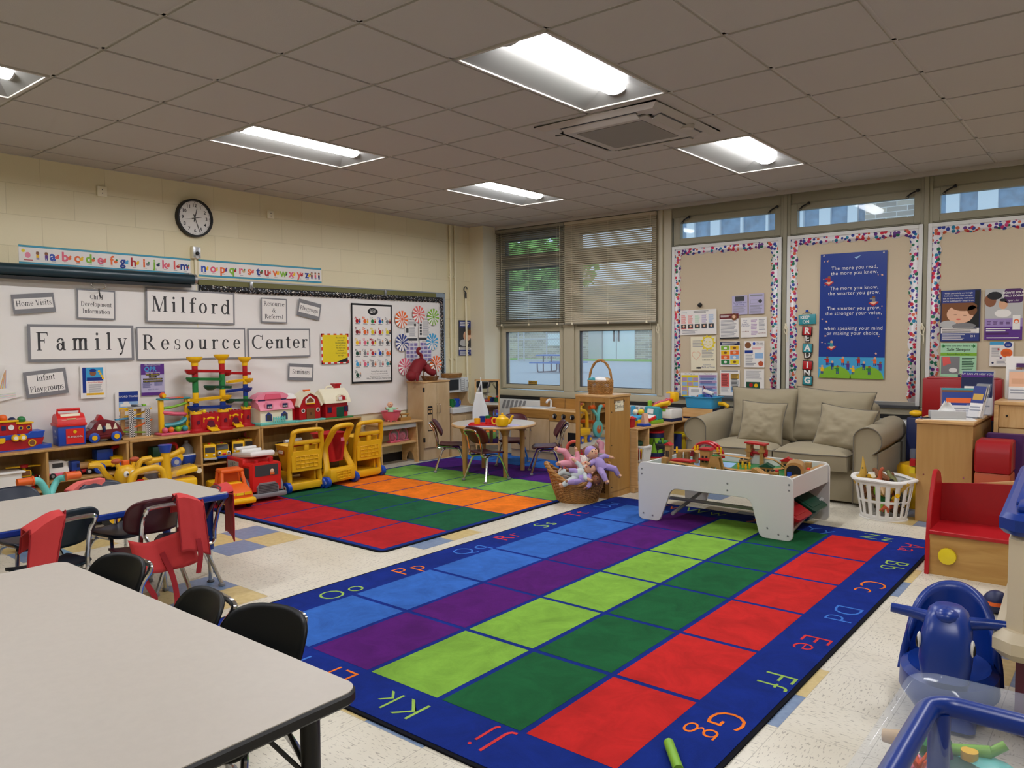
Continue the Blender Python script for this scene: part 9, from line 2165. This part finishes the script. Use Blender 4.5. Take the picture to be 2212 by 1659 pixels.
# red bench
t = thing('kids_bench', 'red and birch children bench with a yellow knob at the rug corner', 'bench', (0, 0, 0))
bx0, bx1, by0, by1 = -.975, -.1, 5.14, 5.5
pr = [(by0, 0), (by1, 0), (by1+.02, .3), (by1, .5), (by1-.05, .58)]+[(by1-.14+.06*cos(rad(a)), .55+.06*sin(rad(a))) for a in (60, 90, 120, 150)]+[(by0+.09, .46), (by0+.04, .34), (by0+.015, .2)]
for x in (bx0, bx1-.025): PT(t, 'side_panel', ('prism', pr, x, x+.025, 'red', 'x', {'bev': .004}))
PT(t, 'seat', ('bx', bx0+.02, bx1-.02, by0+.005, by1, .245, .27, 'red'), bevel=.005); PT(t, 'backrest', ('prism', [(bx0+.02, .27), (bx1-.02, .27), (bx1-.02, .5), ((bx0+bx1)/2+.2, .525), ((bx0+bx1)/2, .535), ((bx0+bx1)/2-.2, .525), (bx0+.02, .505)], by1-.02, by1, 'vinyl_red', 'y')); PT(t, 'front_panel', ('bx', bx0+.022, bx1-.02, by0+.02, by0+.035, .0, .245, 'benchwood')); PT(t, 'rear_panel', ('prism', [(bx0+.1, .3), (bx1-.1, .3), (bx1-.1, .5), ((bx0+bx1)/2, .56), (bx0+.1, .5)], by1+.002, by1+.018, 'birch', 'y'))
k_ = on_y(2047, 1201, by0+.02); PT(t, 'knob', ('lathe', [(.03, -.03), (.047, -.026), (.05, -.012), (.045, 0)], 'lemon', (k_.x, by0+.02, k_.z), 24, 'y'))
# activity tub table
t = thing('activity_tub', 'beige plastic tub table with a ridged blue lid at the right edge', 'table', (-.365, 3.12, 0), .05)
PT(t, 'lid', ('prism', [(.0, .05), (.05, 0), (.66, 0), (.7, .04), (.7, 1.3), (0, 1.3)], .74, .815, 'deepblue', 'z', {'bev': .018}), ('bx', .04, .66, .2, 1.28, .81, .83, 'deepblue', {'bev': .01})); PT(t, 'lid_ridges', *[('box', (.36, .33+.078*i, .838), (.58, .05, .02), 'bluesteel', {'bev': .008}) for i in range(12)]); PT(t, 'cup_holder', ('lathe', [(.07, .81), (.085, .845), (.075, .845), (.06, .82)], 'deepblue', (.2, .12, 0), 20), ('box', (.2, .14, .825), (.3, .16, .03), 'deepblue', {'bev': .02}))
PT(t, 'body', ('prism', [(.03, .06), (.08, .02), (.64, .02), (.68, .06), (.68, 1.27), (.03, 1.27)], .38, .74, 'tub', 'z', {'bev': .02}), ('prism', [(-.01, .03), (.05, -.02), (.66, -.02), (.7, .03), (.7, 1.29), (-.01, 1.29)], .3, .4, 'tub', 'z', {'bev': .03}), ('prism', [(.06, .08), (.62, .08), (.62, 1.2), (.06, 1.2)], .0, .3, 'plum', 'z', {'bev': .02}))
q = MB(); q.ball((0, 0, .06), .06, 'navy', 18, 12); q.lathe([(.061, .05), (.061, .07)], 'orange', n=18); p = on_z(2152, 1300, .06); o = q.obj('toy_ball', None, (p.x, p.y, 0)); tag(o, 'navy and orange ball peeking from behind the tub table', 'ball')
# blue rocker
t = thing('rocking_toy', 'blue plastic animal rocker with handle grips and white-rimmed eyes', 'ride-on toy', (-.52, 3.18, 0), .1); BL_ = 'deepblue'
PT(t, 'seat_shell', ('rings', [[V((a*cos(w_), y+b_*sin(w_), z)) for w_ in [2*pi*i/24 for i in range(24)]] for a, b_, y, z in ((.12, .17, .1, .03), (.17, .22, .1, .1), (.165, .22, .1, .17), (.14, .18, .1, .19), (.11, .15, .1, .17))], BL_))
q = MB(); q.surf(lambda u, v: V((.165*cos(pi*(1-u))*(1-.15*v*v), .13+.17*sin(pi*(u))+.05*v, .12+(.32*(.25+.75*sin(pi*u)**.6))*v)), 22, 10, BL_); q.obj('backrest', t, solid=.03)
PT(t, 'head', ('rings', [[V((p_[0], p_[1]+y, z)) for p_ in rrect(-a, -b_, a, b_, .04, 4)] for a, b_, y, z in ((.05, .04, -.06, .19), (.075, .06, -.08, .2), (.085, .075, -.07, .27), (.08, .08, -.04, .36), (.065, .07, -.01, .42), (.045, .05, .0, .44))], BL_), ('rings', [[V((p_[0], p_[1]+y, z)) for p_ in rrect(-a, -b_, a, b_, .03, 4)] for a, b_, y, z in ((.1, .08, -.03, .02), (.07, .06, -.03, .12), (.06, .06, -.03, .24))], BL_), ('ball', (0, -.05, .415), (.045, .045, .03), BL_, 14, 10), angle=55)
for s in (-1, 1): PT(t, 'eye', ('ball', (s*.084, -.1, .33), (.008, .02, .03), 'white', 12, 10), ('ball', (s*.089, -.106, .325), (.006, .013, .02), 'black', 10, 8)); PT(t, 'handle_grip', ('tube', [(s*.06, .0, .385), (s*.12, .0, .395), (s*.19, -.0, .4)], [.026, .021, .018], BL_, 10))
# clear bin table with a blue tube frame
t = thing('sensory_bin', 'clear plastic play bin with blue tube frame in the near right corner', 'bin', (0, 0, 0))
X0, X1, Y0, Y1, ZR = -.405, .55, .75, 2.04, .625
def rg(d, z, r=.07): return [V((p[0], p[1], z)) for p in rrect(X0+d, Y0+d, X1-d, Y1-d, r, 6)]
q = MB(); q.rings([rg(0, ZR), rg(.012, ZR-.004), rg(.04, ZR-.02), rg(.055, ZR-.05), rg(.085, ZR-.32), rg(.1, ZR-.335, .06)], 'plastic_clear', caps=False); q.add(rg(.1, ZR-.335, .06), [tuple(range(len(rg(.1, 0, .06))))], 'plastic_clear'); q.obj('clear_tub', t, solid=.003)
q = MB(); q.tube(rg(.05, ZR-.05, .06), .024, 'deepblue', 12, closed=True); q.obj('frame_rail', t)
for x, y in ((X0+.07, Y1-.07), (X0+.07, Y0+.07), (X1-.07, Y1-.07), (X1-.07, Y0+.07)): PT(t, 'leg', ('cyl', (x, y, 0), (x, y, ZR-.06), .024, 'deepblue', 12))
PT(t, 'lower_tray', ('bx', X0+.1, X1-.1, Y0+.1, Y1-.1, .1, .14, 'lavender', {'bev': .02}))
def bt(label, px, py, ops, z=.32, rz=0, name='toy'):
    p = on_z(px, py, z+.02); t = thing(name, label, 'toy', (p.x, p.y, z-.03), rz, 'toys in the clear bin'); PT(t, 'body', *ops)
bt('green studded toy block in the clear bin', 2022, 1632, [('box', (0, 0, .05), (.07, .06, .1), 'green', {'bev': .012, 'rx': .3}), *[('cyl', (.03, -.02+.02*i, .05), (.045, -.02+.02*i, .05), .008, 'green', 8) for i in range(3)]])
bt('purple cone toy in the clear bin', 2046, 1638, [('cyl', (0, 0, .02), (.0, 0, .1), .022, 'grape', 12, {'r1': .005})], .34)
bt('lime tube toy in the clear bin', 2078, 1632, [('cyl', (-.05, 0, .05), (.06, .02, .07), .016, 'lime', 12), ('cyl', (.05, .02, .06), (.09, .04, .09), .012, 'lime', 10)], .34)
bt('yellow flat toy with a peg in the clear bin', 2094, 1642, [('box', (0, 0, .04), (.12, .05, .014), 'yellow', {'bev': .005, 'rz': .2}), ('cyl', (0, 0, .04), (0, 0, .075), .02, 'yellow', 12)], .34)
bt('pink petal toy in the clear bin', 1960, 1650, [('ball', (.03*cos(i*1.26), .03*sin(i*1.26), .04), .028, 'pink', 8, 6) for i in range(5)], .33)
bt('orange spiky toy in the clear bin', 1985, 1652, [('cyl', (0, 0, .04), (.03*cos(i*1.05), .03*sin(i*1.05), .08), .008, 'orange', 6, {'r1': .001}) for i in range(6)], .35)
bt('dark green leaf toy at the bottom of the clear bin', 2066, 1656, [('ball', (0, 0, .05), (.09, .05, .015), 'dkgreen')], .33)
bt('tan corn-shaped toy seen through the bin side', 1950, 1600, [('tube', [(-.05, 0, .05), (0, 0, .055), (.06, 0, .05)], [.018, .024, .01], 'tan', 10)], .3)
bt('aqua toy cloth in the clear bin', 2128, 1656, [('ball', (0, 0, .04), (.08, .06, .03), 'aqua')], .33)
p = on_z(1462, 1652, .03)
t = thing('green_toy_tube', 'lime green toy tube end on the rug at the bottom edge', 'toy', (p.x, p.y, .0113), -.9); PT(t, 'tube', ('cyl', (-.14, 0, .018), (.03, 0, .018), .018, 'lime', 12))
